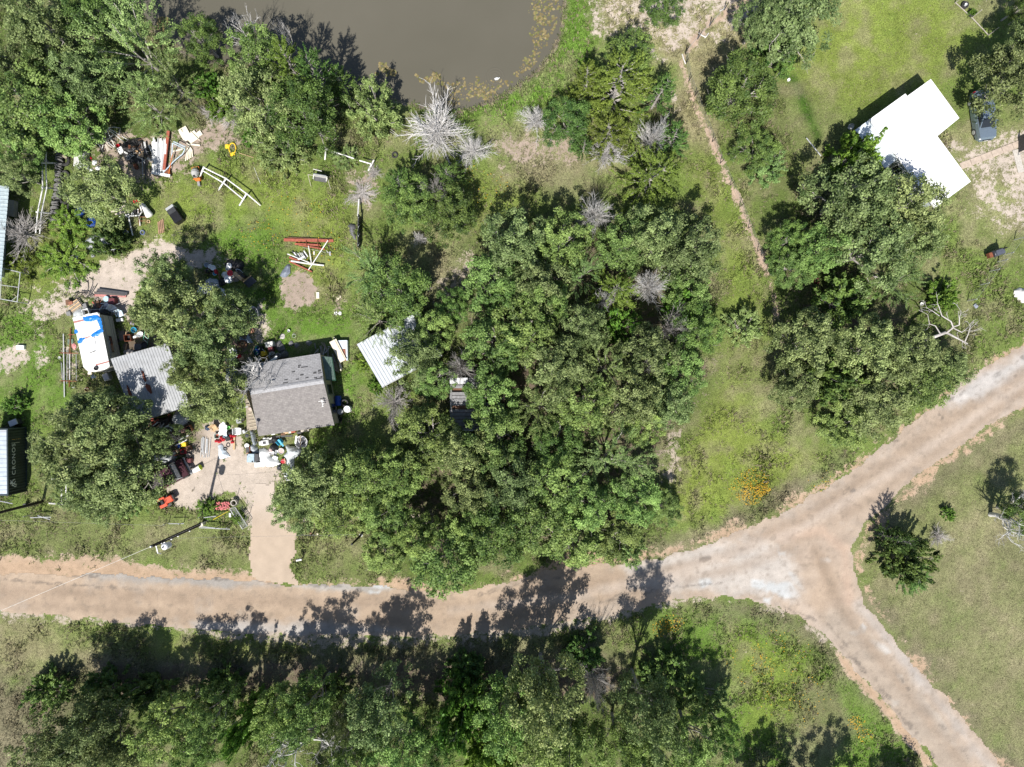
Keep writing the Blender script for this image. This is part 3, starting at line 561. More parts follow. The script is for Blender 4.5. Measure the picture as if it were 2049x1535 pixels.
sz = .08 + .2*np.clip((tall-.3)*2.2, 0, 1); hg = .06 + .46*np.clip((tall-.38)*2.4, 0, 1)**1.5
lawn = mow > 0; sz = np.where(lawn, .1, sz); hg = np.where(lawn, .07, hg); inb = bank > 0; sz = np.where(inb, .24, sz); hg = np.where(inb, .35, hg)
v, q, t, c = tufts(x, y, veg*1.15, sz, hg, 4, 5)
f = np.concatenate([np.concatenate([q[:, [0, 1, 2]], q[:, [0, 2, 3]]]), t])
o = struct('grass', mesh_np('grass', v, f, c), tint_mat('grass_blades', .75, 0, spec=.25, trans=.25), 'stuff'); o['label'] = 'grass and weeds covering the yard, verges and fields'
# yellow wildflowers
fx, fy = [], []
for cx, cy, r, m in ((1506, 962, 32, 150), (1524, 978, 16, 170), (1500, 992, 24, 170), (1482, 975, 26, 90), (1345, 1245, 22, 80), (1322, 1256, 20, 60), (1500, 1330, 50, 70), (1712, 1445, 18, 80), (1728, 1470, 18, 50), (640, 500, 50, 60), (590, 430, 60, 60), (960, 380, 60, 70), (1560, 1300, 60, 60), (1590, 1400, 70, 70), (1640, 960, 30, 20), (520, 470, 40, 50)):
    for _ in range(m):
        a = rnd.random()*6.28; d = r*math.sqrt(rnd.random()); p = W(cx+d*math.cos(a), cy+d*math.sin(a)*.8); fx.append(p[0]); fy.append(p[1])
fx, fy = np.array(fx), np.array(fy); n = len(fx); zz = gheight(fx, fy) + rng.uniform(.15, .4, n); s = rng.uniform(.02, .055, n); a = rng.uniform(0, 6.28, n)
v = np.stack([np.stack([fx + s*np.cos(a+k*PI/3), fy + s*np.sin(a+k*PI/3), zz + rng.uniform(-.01, .02, n)], 1) for k in range(6)], 1).reshape(-1, 3); i = np.arange(n)*6
o = struct('wildflowers', mesh_np('wildflowers', v, np.concatenate([np.stack([i, i+1, i+2, i+3], 1), np.stack([i, i+3, i+4, i+5], 1)]), np.repeat(np.array([(.52, .32, .025)])*rng.uniform(.7, 1.15, (n, 1)), 6, 0)), tint_mat('petals', .6, 0, trans=.2), 'stuff'); o['label'] = 'yellow wildflowers scattered through the weeds and verges'
# ------------------------------------------------------------------ trees
BARKM = None
class Sk:                                    # branch skeleton -> tube mesh
    def __init__(s): s.mb = MB()
    def limb(s, p, d, L, r0, r1, n=4, wig=.25, lift=.0, sides=5):
        pts = [Vector(p)]; d = Vector(d).normalized()
        for i in range(n):
            d = (d + Vector((rnd.gauss(0, wig), rnd.gauss(0, wig), rnd.gauss(0, wig*.6)+lift))*.6).normalized(); pts.append(pts[-1] + d*(L/n))
        rr = [r0 + (r1-r0)*i/n for i in range(n+1)]; s.mb.tube(pts, rr, sides, cap=False); return pts, rr
def lerp_pts(pts, t):
    k = min(int(t*(len(pts)-1)), len(pts)-2); f = t*(len(pts)-1)-k; return pts[k].lerp(pts[k+1], f), (pts[k+1]-pts[k]).normalized()
def spread(d, amt, lift=0):
    d = Vector(d).normalized(); v = Vector((rnd.gauss(0, 1), rnd.gauss(0, 1), rnd.gauss(0, .6))); v = (v - d*v.dot(d)).normalized(); return (d*math.cos(amt) + v*math.sin(amt) + Vector((0, 0, lift))).normalized()
def leaves(cent, dirs, per, rad, flat, s0, s1, pal, seed, asp=.6, up=.6, along=0.0, cvar=.3):
    r = np.random.default_rng(seed); cent = np.array(cent); n = len(cent); m = n*per
    c = np.repeat(cent, per, 0); g = r.normal(0, 1, (m, 3)); g /= np.linalg.norm(g, axis=1, keepdims=True)+1e-9; g *= (r.random((m, 1))**.45)
    rr = np.repeat(r.uniform(.65, 1.25, n)*rad, per)[:, None]; off = g*rr*np.array([1, 1, flat])
    D = np.repeat(np.array(dirs), per, 0)
    if along: off = off*.42 + D*(r.uniform(-1, 1, (m, 1))*along)
    P = c + off
    nrm = g*.6 + r.normal(0, .55, (m, 3)) + np.array([0, 0, up]); nrm /= np.linalg.norm(nrm, axis=1, keepdims=True)+1e-9
    ax = r.normal(0, 1, (m, 3)) + (D*1.6 if along else 0); ax -= nrm*(ax*nrm).sum(1, keepdims=True); ax /= np.linalg.norm(ax, axis=1, keepdims=True)+1e-9; bx = np.cross(nrm, ax)
    s = r.uniform(s0, s1, (m, 1)); v = np.stack([P - ax*s*.5, P + bx*s*asp*.5 + nrm*s*.08, P + ax*s*.5, P - bx*s*asp*.5 + nrm*s*.08], 1).reshape(-1, 3)
    pal = np.array(pal); w = np.repeat(r.random(n), per)[:, None]; w2 = np.clip(w*.75 + r.random((m, 1))*.5 - .12, 0, 1)
    col = pal[0]*(1-w2) + pal[1]*w2; col *= 1 + (np.repeat(r.random(n), per)[:, None]-.5)*cvar + (r.random((m, 1))-.5)*.45
    return v, np.arange(m*4).reshape(m, 4), np.repeat(np.clip(col, .004, 1), 4, 0)
LEAF = {}
def leaf_mat(k, spec=.3, rough=.55):
    if k not in LEAF: LEAF[k] = tint_mat('leaves_'+k, rough, 0, spec=spec, trans=.22, rand=.24)
    return LEAF[k]
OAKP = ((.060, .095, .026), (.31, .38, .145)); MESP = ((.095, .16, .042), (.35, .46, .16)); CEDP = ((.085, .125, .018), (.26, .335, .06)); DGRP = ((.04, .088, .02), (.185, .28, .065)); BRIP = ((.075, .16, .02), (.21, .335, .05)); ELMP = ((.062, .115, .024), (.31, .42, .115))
PROTO = {}
def register(kind, R, h, skel, lv, lmat, bmat, cname='crown'):
    tm = to_mesh('trunk', skel.mb, bmat, smooth=True); cm = None
    if lv: cm = mesh_np(cname, *lv); cm.materials.append(lmat)
    PROTO.setdefault(kind, []).append((R, h, tm, cm))
def cat(l): 
    o = 0; V, Q, K = [], [], []
    for v, q, c in l: V.append(v); Q.append(q+o); K.append(c); o += len(v)
    return np.concatenate(V), np.concatenate(Q), np.concatenate(K)

def dome(R, h, n, zlo, seed, lobes=14, flat=.9):          # clump centres in the shell of a lumpy dome
    r = np.random.default_rng(seed); L = r.normal(0, 1, (lobes, 3)); L[:, 2] = np.abs(L[:, 2])*.8; L /= np.linalg.norm(L, axis=1, keepdims=True)
    d = r.normal(0, 1, (n, 3)); d[:, 2] = np.abs(d[:, 2])*1.1 - .25; d /= np.linalg.norm(d, axis=1, keepdims=True)
    k = .5 + .6*np.clip(((d @ L.T).max(1)-.6)/.36, 0, 1); rad = k*r.uniform(.65, 1.0, n)**.5
    z0 = h*zlo; c = np.stack([d[:, 0]*R*rad, d[:, 1]*R*rad, z0 + np.maximum(d[:, 2], -.18)*(h-z0)*rad*flat], 1); return [tuple(p) for p in c], [tuple(p) for p in d]
def oak(kind, seed, pal, R=3.5, h=7.5, per=84, rad=.5, s0=.11, s1=.24, nl=7, mt='oak', tips=(3, 3), bare=.12, leafflat=.62, asp=.62, fill=70, zlo=.4):
    rnd.seed(seed); S = Sk(); ct, cd = [], []
    tp, tr = S.limb((0, 0, -.2), (rnd.gauss(0, .08), rnd.gauss(0, .08), 1), h*.3, .22, .16, 4, .1, sides=7)
    for i in range(nl):
        az = 2*PI*i/nl + rnd.gauss(0, .2); el = (.3, .55, .8, .42, 1.0, .65, .35, .9, .5)[i % 9]; el = 1.4 if i == 0 else el; st, _ = lerp_pts(tp, rnd.uniform(.6, 1))
        L = math.hypot(R*.66*math.cos(el), h*.48*math.sin(el))*rnd.uniform(.8, 1.05)
        lp, _ = S.limb(st, (math.cos(az)*math.cos(el), math.sin(az)*math.cos(el), math.sin(el)), L, .095, .04, 5, .25, .1)
        for j in range(4):
            p, d = lerp_pts(lp, rnd.uniform(.4, .98)); d2 = spread(d, rnd.uniform(.5, 1.05), .12); sp, _ = S.limb(p, d2, R*rnd.uniform(.26, .4), .036, .018, 3, .3, .1, 4)
            for k in range(tips[0] if rnd.random() > bare else 1):
                p2, d3 = lerp_pts(sp, rnd.uniform(.35, 1)); d4 = spread(d3, rnd.uniform(.4, 1.1), .15); q, _ = S.limb(p2, d4, R*rnd.uniform(.14, .25), .018, .008, 2, .3, .05, 3)
                if rnd.random() < .6: S.limb(q[-1], spread(d4, .4, .25), rnd.uniform(.35, .85), .016, .008, 2, .4, .12, 3)
                if rnd.random() < bare*.6: continue
                ct.append(tuple(q[-1])); cd.append(tuple(d4))
    a, b_ = dome(R*.92, h, fill, zlo, seed); ct += a; cd += b_
    lv = leaves(ct, cd, per, rad, leafflat, s0, s1, pal, seed, asp=asp, up=.95)
    rr = np.percentile(np.hypot(lv[0][:, 0], lv[0][:, 1]), 93); hh = np.percentile(lv[0][:, 2], 97)
    register(kind, rr, hh, S, lv, leaf_mat(mt), bark())
def feather(kind, seed, pal, R=3.4, h=7.5, mt='mesquite', per=150, rad=.38, along=.5, s0=.07, s1=.17, nl=9, asp=.38):
    rnd.seed(seed); S = Sk(); ct, cd = [], []
    tp, _ = S.limb((0, 0, -.2), (rnd.gauss(0, .15), rnd.gauss(0, .15), 1), h*.24, .15, .1, 3, .12, sides=6)
    for i in range(nl):
        az = 2*PI*i/nl + rnd.gauss(0, .2); el = rnd.choice([.5, .7, .9, 1.15, 1.3]); st, _ = lerp_pts(tp, rnd.uniform(.5, 1)); L = math.hypot(R*.85*math.cos(el), h*.62*math.sin(el))*rnd.uniform(.8, 1.1)
        lp, _ = S.limb(st, (math.cos(az)*math.cos(el), math.sin(az)*math.cos(el), math.sin(el)), L, .06, .022, 6, .16, .02)
        for j in range(7):
            p, d = lerp_pts(lp, rnd.uniform(.3, 1)); d2 = spread(d, rnd.uniform(.3, .8), .05); sp, _ = S.limb(p, d2, R*rnd.uniform(.2, .36), .028, .01, 3, .15, .0, 3)
            for t in (.35, .7, 1.0):
                q, dq = lerp_pts(sp, t*.999); ct.append(tuple(q)); cd.append(tuple(dq))
    a, b_ = dome(R*.9, h*.95, 90, .38, seed, 11); ct += a; cd += b_
    lv = leaves(ct, cd, 52, rad, .6, s0, s1, pal, seed, asp=asp, up=.9, along=along)
    rr = np.percentile(np.hypot(lv[0][:, 0], lv[0][:, 1]), 93); register(kind, rr, np.percentile(lv[0][:, 2], 97), S, lv, leaf_mat(mt), bark())
def cedar(kind, seed, pal, R=2.6, h=7, mt='cedar'):
    rnd.seed(seed); S = Sk(); L = []
    tp, _ = S.limb((0, 0, -.2), (0, 0, 1), h*.97, .2, .03, 6, .05, sides=6); ct, cd = [], []
    for i in range(60):
        t = .1 + .87*(i/60); p, _ = lerp_pts(tp, t); az = i*2.399 + rnd.gauss(0, .3); el = .15 + .5*t; Lb = R*(1-t)**.62*rnd.uniform(.8, 1.12) + .22
        lp, _ = S.limb(p, (math.cos(az)*math.cos(el), math.sin(az)*math.cos(el), math.sin(el)), Lb, .04, .012, 4, .12, .04, 3)
        for k in range(max(3, int(Lb*4.2))):
            q, d = lerp_pts(lp, rnd.uniform(.3, 1)); d2 = spread(d, rnd.uniform(.15, .7), .15); ct.append(tuple(q + d2*.22)); cd.append(tuple(d2))
    lv = leaves(ct, cd, 40, .28, .8, .07, .18, pal, seed, asp=.42, up=.75, along=.34, cvar=.35)
    rr = np.percentile(np.hypot(lv[0][:, 0], lv[0][:, 1]), 93); register(kind, rr, np.percentile(lv[0][:, 2], 99), S, lv, leaf_mat(mt, .25, .6), bark())
def bush(kind, seed, pal, R=1.8, h=2.2, mt='shrub', per=85, s0=.08, s1=.2, rad=.34):
    rnd.seed(seed); S = Sk(); ct, cd = [], []
    for i in range(16):
        az = rnd.random()*6.28; el = rnd.uniform(.35, 1.4); lp, _ = S.limb((rnd.gauss(0, .1), rnd.gauss(0, .1), -.1), (math.cos(az)*math.cos(el), math.sin(az)*math.cos(el), math.sin(el)), math.hypot(R*.85*math.cos(el), h*.85*math.sin(el))*rnd.uniform(.7, 1.1), .035, .012, 4, .2, .03, 4)
        for k in range(6):
            p, d = lerp_pts(lp, rnd.uniform(.35, 1)); d2 = spread(d, rnd.uniform(.3, 1), .1); q, _ = S.limb(p, d2, R*rnd.uniform(.12, .3), .014, .006, 2, .2, 0, 3); ct.append(tuple(q[-1])); cd.append(tuple(d2))
    a, b_ = dome(R*.8, h*.85, 60, .05, seed, 9); ct += a; cd += b_
    lv = leaves(ct, cd, int(per*.7), rad, .7, s0, s1, pal, seed, asp=.5, up=.9, along=.16)
    rr = np.percentile(np.hypot(lv[0][:, 0], lv[0][:, 1]), 93); register(kind, rr, np.percentile(lv[0][:, 2], 97), S, lv, leaf_mat(mt), bark(), 'foliage')
def deadbush(kind, seed, R=3.0, h=4.2, n=95, bm=None, fine=14):
    rnd.seed(seed); S = Sk()
    S.limb((0, 0, -.2), (0, 0, 1), h*.4, .1, .05, 3, .1, sides=5)
    for i in range(n):
        az = rnd.random()*6.28 + .5*math.sin(i); el = rnd.uniform(.1, 1.45); L = math.hypot(R*math.cos(el), h*.62*math.sin(el))*rnd.uniform(.6, 1.0)*(.8+.25*math.sin(az*3+seed)); z0 = rnd.uniform(.08, .4)*h
        lp, _ = S.limb((0, 0, z0), (math.cos(az)*math.cos(el), math.sin(az)*math.cos(el), math.sin(el)*.8+.1), L, .032, .009, 4, .16, .02, 3)
        for k in range(fine):
            p, d = lerp_pts(lp, rnd.uniform(.3, 1)); S.limb(p, spread(d, rnd.uniform(.3, .9), .06), R*rnd.uniform(.08, .26), .013, .006, 2, .2, .02, 3)
    register(kind, R*.9, h, S, None, None, bm or deadbark())
def deadtree(kind, seed, R=3.2, h=6, bm=None, nl=6, wig=.4):
    rnd.seed(seed); S = Sk(); tp, _ = S.limb((0, 0, -.2), (rnd.gauss(0, .15), rnd.gauss(0, .15), 1), h*.42, .22, .15, 5, .15, sides=7)
    def rec(p, d, L, r, lv):
        lp, rr = S.limb(p, d, L, r, r*.5, 5, wig, .06, 5 if lv < 2 else 3)
        if lv >= 3: return
        for k in range((4, 4, 3)[lv]):
            q, dq = lerp_pts(lp, rnd.uniform(.35, 1) if k else .999); rec(q, spread(dq, rnd.uniform(.35, .95), .1), L*rnd.uniform(.42, .66), r*rnd.uniform(.42, .55), lv+1)
    for i in range(nl):
        az = 2*PI*i/nl + rnd.gauss(0, .3); el = rnd.uniform(.4, 1.1); st, _ = lerp_pts(tp, rnd.uniform(.6, 1)); rec(st, (math.cos(az)*math.cos(el), math.sin(az)*math.cos(el), math.sin(el)), math.hypot(R*.6*math.cos(el), h*.36*math.sin(el)), .085, 0)
    register(kind, R, h, S, None, None, bm or deadbark())

for k in range(5): oak('oak', 101+k, OAKP, nl=8 if k % 2 else 9)
for k in range(3): oak('grove', 121+k, ELMP, R=3.0, h=7.5, per=88, rad=.45, s0=.10, s1=.23, mt='elm', bare=.15, nl=9)
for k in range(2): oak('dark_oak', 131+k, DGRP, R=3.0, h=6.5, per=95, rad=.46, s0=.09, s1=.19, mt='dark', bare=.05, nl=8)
for k in range(3): feather('mesquite', 141+k, MESP)
for k in range(3): cedar('cedar', 151+k, CEDP)
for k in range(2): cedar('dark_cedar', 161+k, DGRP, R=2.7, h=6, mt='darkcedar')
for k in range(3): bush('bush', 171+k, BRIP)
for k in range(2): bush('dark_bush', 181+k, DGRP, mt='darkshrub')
for k in range(2): bush('low_bright', 221+k, ((.085, .15, .018), (.24, .33, .05)), mt='shrub', s0=.05, s1=.13)
for k in range(2): bush('low_bush', 211+k, MESP, mt='mesquite', s0=.06, s1=.15)
for k in range(3): deadbush('dead_bush', 191+k)
for k in range(2): deadbush('grey_bush', 195+k, bm=deadgrey(), n=75, fine=13)
for k in range(3): deadtree('dead_tree', 201+k)

def tree(kind, px, py, rpx, h, label, cat_='tree', name=None, group=None, rz=None, var=None):
    pr = PROTO[kind]; R0, h0, tm, cm = pr[(int(px*7+py*3) if var is None else var) % len(pr)]
    zc = h*(.62 if cm else .5); k = (H-zc)/H/PXM; x, y = (px-1024.5)*k, (767.5-py)*k; R = rpx*k*(.9 if cm else 1.15 if 'bush' in kind else 1)
    nm = name or {'oak': 'oak_tree', 'grove': 'elm_tree', 'dark_oak': 'dark_oak_tree', 'mesquite': 'mesquite_tree', 'cedar': 'cedar_tree', 'dark_cedar': 'dark_cedar_tree', 'bush': 'shrub', 'dark_bush': 'shrub', 'low_bush': 'shrub', 'low_bright': 'shrub', 'dead_bush': 'dead_shrub', 'grey_bush': 'dead_shrub', 'dead_tree': 'dead_tree'}[kind]
    z = float(gheight(np.array([x]), np.array([y]))[0])
    rot = (px*12.9+py*7.3) % 6.283 if rz is None else rz; sx, sz = R/R0, h/h0
    if cm is None and kind != 'dead_tree':
        o = link(nm, tm); tag(o, label, cat_, group)
    elif cm is None:
        o = link(nm, tm); tag(o, label, cat_, group)
    else:
        o = thing(nm, label, cat_, group=group); a = link('trunk' if 'bush' not in kind else 'stems', tm, o); b_ = link('crown' if 'bush' not in kind else 'foliage', cm, o)
    o.location = (x, y, z); o.rotation_euler = (0, 0, rot); o.scale = (sx, sx, sz); return o
G1 = 'trees crowded along the pond corner'; G2 = 'oaks in the dense wood beside the road'; G3 = 'trees shading the white roofed house'; G4 = 'trees along the verge below the road'; G5 = 'oaks in the cluttered yard'; G6 = 'cedars by the pond bank'; G7 = 'dead grey shrubs'
for t in [
 # top-left corner by the pond
 ('mesquite', 255, 85, 112, 8.5, 'largest feathery light green tree overhanging the dark end of the pond', G1), ('mesquite', 340, 165, 70, 6.5, 'feathery light green tree between the pond and the brush heap', G1),
 ('oak', 75, 45, 75, 8, 'olive oak filling the top corner beside the dark green willow', G1), ('dark_oak', 175, 25, 62, 6, 'dark shaded tree at the top edge against the pond water', G1), ('oak', 165, 165, 60, 7.5, 'olive oak between the big feathery tree and the black tyre row', G1),
 ('grove', 50, 215, 92, 7.5, 'broad light green tree touching the frame edge above the white rail fence', G1), ('grove', 140, 245, 68, 6.5, 'green tree above the upright tyre row', G1), ('mesquite', 295, 205, 66, 6.5, 'light feathery tree hanging over the heap of white metal frames', G1),
 ('dark_oak', 400, 75, 48, 5.5, 'low dark green tree leaning over the pond water', G1), ('oak', 20, 130, 50, 7, 'olive oak cut by the frame edge halfway down the corner grove', G1), ('dark_oak', 100, 140, 55, 5.5, 'dark shaded tree low in the middle of the corner grove', G1), ('grove', 45, 300, 45, 5.5, 'pale green tree beside the bare soil by the frame edge', G1),
 ('oak', 28, 345, 42, 5.5, 'oak over the end of the pale blue metal roof', G1), ('oak', 203, 380, 72, 6, 'oak standing in the junk between tyres and white barrel', G5),
 # pond south bank
 ('grove', 515, 112, 60, 7.5, 'light green tree below the bare white branches at the pond', G6), ('oak', 512, 205, 74, 8.5, 'large olive oak between the brush heap and the dark green tree', G6), ('cedar', 573, 122, 46, 9, 'yellow green cedar right at the pond edge', G6), ('dark_cedar', 630, 148, 50, 9, 'green cedar whose shadow falls on the pond water', G6),
 ('dark_oak', 612, 222, 80, 9, 'large dark green tree above the white goalpost rail', G6), ('low_bush', 560, 292, 58, 3.5, 'low feathery tree beside the white goalpost rail', G6), ('low_bush', 742, 215, 62, 4.5, 'small light feathery tree between pond and white dead shrub', G6), ('dark_cedar', 680, 160, 34, 5, 'narrow dark cedar on the muddy pond edge', G6),
 ('bush', 410, 165, 30, 1.8, 'bright leafy bush in the shade at the pond end', None), ('bush', 435, 215, 26, 1.6, 'bright leafy bush rising from the grey brush heap', None), ('bush', 500, 275, 20, 1.2, 'bright green sapling beside the yellow ring', None),
 # cedars mid top
 ('cedar', 1232, 170, 84, 8.5, 'largest yellow green cedar on the pond bank', G6), ('dark_oak', 1262, 118, 58, 7, 'dark tree behind the largest cedar whose shadow falls on sand', G6), ('cedar', 1180, 165, 40, 7, 'small yellow cedar next to the lush pond bank', G6), ('dark_oak', 1140, 240, 56, 5.5, 'dark green tree beside the round white dead shrub', G6), ('cedar', 1225, 268, 52, 6.5, 'yellow cedar directly above the sprawling white dead shrub', G6),
 ('cedar', 1300, 345, 74, 6.5, 'yellow cedar below the two white dead shrubs', G6), ('dark_cedar', 1320, 185, 42, 6, 'green cedar between the largest cedar and the fence trail', G6), ('dark_cedar', 1345, 275, 42, 6, 'dark cedar at the trail edge beside the forked dead shrub', G6), ('dark_cedar', 1168, 290, 24, 3.5, 'small dark cedar on the pink dry ground', G6), ('dark_oak', 1330, 5, 46, 5, 'dark tree cut by the top edge above the pale sand', None),
 ('dark_cedar', 800, 370, 44, 5.5, 'green cedar beside the small tyre in the weeds', None), ('dark_oak', 820, 405, 60, 5, 'dark green tree left of the small grey dead shrub', None), ('dark_oak', 895, 430, 62, 5.5, 'dark tree beside the yellow flowered clearing', None), ('dark_cedar', 900, 345, 40, 5, 'dark cedar growing at the foot of the big white dead shrub', None),
 # right of the wire fence
 ('dark_oak', 1476, 182, 84, 7.5, 'dark round tree standing alone beside the fence trail', G3), ('oak', 1590, 38, 90, 7.5, 'wide olive oak at the top edge beside the lawn', G3), ('oak', 1520, 40, 50, 7, 'oak at the top edge nearest the fence trail', G3), ('dark_bush', 1560, 105, 46, 4, 'bright green low tree below the wide oak', G3), ('dark_oak', 1520, 300, 50, 4, 'green thicket between fence trail and ditch', G3), ('low_bush', 1540, 330, 40, 3, 'thin bush beside the trail above the shaded grass', G3),
 ('oak', 2030, 155, 86, 7.5, 'oak overhanging the parked blue car', G3), ('oak', 2060, 95, 60, 7, 'oak at the frame edge behind the parked car', G3), ('dark_oak', 2052, 5, 30, 5, 'dark foliage at the top right corner', G3),
 # grove by the white roof
 ('bush', 1718, 305, 50, 5.5, 'bright light green tree against the white porch roof', G3), ('oak', 1700, 395, 92, 9, 'large oak touching the porch wall with the window', G3), ('oak', 1800, 425, 88, 8.5, 'large oak covering the lower corner of the white roof', G3), ('oak', 1745, 500, 88, 8.5, 'large oak in the middle of the grove below the white roof', G3), ('dark_oak', 1580, 485, 46, 5, 'dark tree at the grove edge beside the trail', G3), ('grove', 1640, 500, 52, 7, 'green tree over the black shaded object', G3), ('oak', 1830, 490, 52, 7.5, 'oak at the lawn edge of the grove', G3), ('grove', 1590, 535, 46, 5, 'pale green tree beside the pink end of the trail', G3), ('mesquite', 1800, 560, 52, 5.5, 'thin light tree at the lower lawn edge of the grove', G3),
 ('dark_bush', 1690, 605, 60, 4, 'low dark green thicket in the shaded gap', G3), ('oak', 1620, 690, 74, 7.5, 'pale olive oak nearest the grass strip', G3), ('oak', 1740, 700, 72, 7.5, 'pale olive oak in the middle of the lower grove', G3), ('oak', 1810, 705, 66, 7, 'pale oak at the root of the fallen looking bare limb', G3), ('grove', 1850, 765, 60, 5.5, 'oak nearest the road bend', G3), ('dark_bush', 1670, 745, 62, 5, 'bright dark green cedar thicket in the lower grove', G3), ('oak', 1760, 800, 78, 5.5, 'low pale oak spreading along the road verge', G3), ('oak', 1590, 770, 52, 6, 'oak at the lower corner of the grove beside the grass strip', G3), ('oak', 1900, 740, 46, 5, 'small oak above the road beside the bare limb', G3), ('grove', 1690, 850, 55, 3.5, 'low bushy tree at the verge below the grove', G3), ('bush', 1895, 590, 36, 2.5, 'bright green bush at the end of the mesh fence', None), ('low_bush', 1490, 655, 42, 2.5, 'low bush in the middle of the grass strip', None),
 # central wood
 ('oak', 1030, 485, 76, 8, 'oak at the upper corner of the wood facing the pale clearing', G2), ('grove', 1125, 480, 66, 7.5, 'tree directly left of the shaded dead shrub in the wood', G2), ('grove', 985, 570, 66, 7, 'tree on the clearing edge above the tin shelter', G2), ('oak', 1085, 570, 64, 8, 'tree in the upper middle of the wood', G2), ('mesquite', 1165, 545, 50, 6, 'feathery green tree among the oaks of the wood', G2), ('grove', 1245, 490, 60, 7.5, 'tree left of the tallest pale oak at the wood top', G2), ('oak', 1300, 470, 66, 8, 'pale oak at the top of the wood beside the shade', G2), ('oak', 1375, 495, 76, 8, 'tree at the upper corner of the wood facing the grass strip', G2),
 ('cedar', 1235, 580, 52, 6.5, 'yellow green cedar beside the large white dead shrub in the wood', G2), ('grove', 1375, 575, 50, 6, 'tree directly right of the large white dead shrub in the wood', G2), ('dark_oak', 1390, 655, 60, 6, 'dark tree at the wood edge above the small sand patch', G2), ('grove', 1090, 610, 56, 8, 'pale crown in the centre of the upper wood', G2), ('grove', 1050, 660, 74, 8.5, 'broad crown left of the deep gap in the wood', G2), ('grove', 985, 700, 70, 8, 'crown above the tin shelter and its dead shrub', G2),
 ('oak', 1160, 660, 60, 8, 'rounded crown left of the small dead shrub', G2), ('bush', 1235, 650, 44, 4, 'bright green low tree between the dead shrubs of the wood', G2), ('bush', 1365, 620, 40, 4, 'bright green low tree below the large white dead shrub', G2), ('oak', 1110, 745, 78, 8.5, 'broad crown at the middle of the wood', G2), ('mesquite', 1205, 735, 64, 8, 'crown right of the wood middle', G2), ('oak', 1300, 715, 68, 8, 'crown below the grey dead shrub at the wood edge', G2), ('grove', 1365, 745, 56, 6.5, 'crown at the wood edge beside the narrow grass strip', G2),
 ('grove', 990, 800, 62, 7.5, 'crown covering the end of the tin shelter', G2), ('mesquite', 1085, 820, 62, 8, 'crown right of the tin shelter in the wood', G2), ('grove', 1170, 805, 66, 8, 'pale crown in the lower middle of the wood', G2), ('oak', 1260, 800, 68, 8, 'crown near the bulge of the wood edge', G2), ('oak', 1335, 805, 56, 7, 'oak on the bulge of the wood edge', G2), ('grove', 985, 878, 72, 8, 'crown below the tin shelter', G2), ('oak', 930, 905, 60, 7.5, 'crown between tin shelter and yellow green oak', G2), ('dark_oak', 1110, 890, 60, 6, 'dark crown in the shade of the lower wood', G2),
 ('mesquite', 1225, 920, 96, 7.5, 'large feathery green tree at the lower wood edge', G2), ('grove', 1290, 850, 46, 6, 'crown above the large feathery tree', G2), ('grove', 1110, 965, 70, 7.5, 'crown left of the large feathery tree', G2), ('oak', 1020, 965, 70, 8, 'crown in the middle of the lower wood', G2), ('oak', 940, 985, 58, 7.5, 'crown beside the bare soil gap', G2), ('grove', 1170, 1010, 60, 7, 'crown below the large feathery tree', G2), ('grove', 1270, 1000, 56, 6, 'crown with bare twigs at the lower wood corner', G2), ('grove', 1070, 1050, 70, 7.5, 'crown near the road in the lower wood', G2), ('dark_oak', 985, 1070, 80, 8, 'dark crown overhanging the shaded road', G2),
 ('grove', 890, 1125, 72, 8.5, 'crown reaching farthest over the road', G2), ('grove', 1150, 1075, 64, 5.5, 'low crown on the verge above the tree shadow', G2), ('grove', 1225, 1070, 60, 4.5, 'low crown along the road verge of the wood', G2), ('grove', 838, 1072, 46, 7, 'crown between the bare soil gap and the short pole', G2), ('grove', 1330, 1020, 40, 3.5, 'small low tree at the grass end of the wood', G2), ('low_bush', 1260, 1105, 34, 3.5, 'small thin tree leaning to the road', G2), ('grove', 930, 1050, 50, 7, 'crown above the dark road tree', G2),
 # around the white metal shed
 ('dark_oak', 800, 580, 80, 7, 'dark green tree above the white metal shed', G2), ('mesquite', 745, 545, 62, 6.5, 'feathery tree at the end of the dark board fence', G2), ('mesquite', 750, 640, 54, 6, 'feathery tree touching the top edge of the white metal shed', G2), ('oak', 830, 720, 62, 7, 'oak covering the far corner of the white metal shed', G2), ('grove', 870, 660, 46, 6.5, 'tree behind the white metal shed', G2), ('grove', 870, 760, 44, 6, 'tree between the white metal shed and the tin shelter', G2), ('dark_oak', 905, 610, 40, 4.5, 'dark small tree in the shady brown clearing', G2),
 ('grove', 850, 880, 72, 7, 'yellow green oak below the small grey dead shrub', G2), ('grove', 725, 965, 70, 7, 'oak over the pale concrete kerb', G2), ('oak', 625, 965, 76, 7.5, 'oak beside the white tarps in the front yard', G5), ('oak', 590, 1015, 56, 6, 'oak overhanging the driveway', G5), ('grove', 680, 1030, 56, 6, 'oak behind the row of short fence posts', G2), ('grove', 775, 1035, 54, 7, 'oak around the top of the short pole', G2), ('grove', 765, 1105, 48, 4, 'low tree on the verge below the short pole', G2), ('grove', 800, 950, 52, 7, 'oak between the concrete kerb and the yellow green oak', G2),
 # yard oaks
 ('oak', 362, 622, 84, 8.5, 'largest oak in the yard over the white tarps', G5), ('oak', 335, 552, 52, 7, 'oak lobe shading the pale sand', G5), ('oak', 462, 628, 50, 7.5, 'oak beside the galvanised tub', G5), ('oak', 410, 690, 66, 8, 'oak between the two grey roofs', G5), ('oak', 425, 790, 70, 7.5, 'oak over the space between shed and deck', G5), ('oak', 370, 745, 38, 6.5, 'small oak leaning on the grey metal shed roof', G5), ('oak', 312, 632, 42, 7, 'oak above the green stepladder', G5),
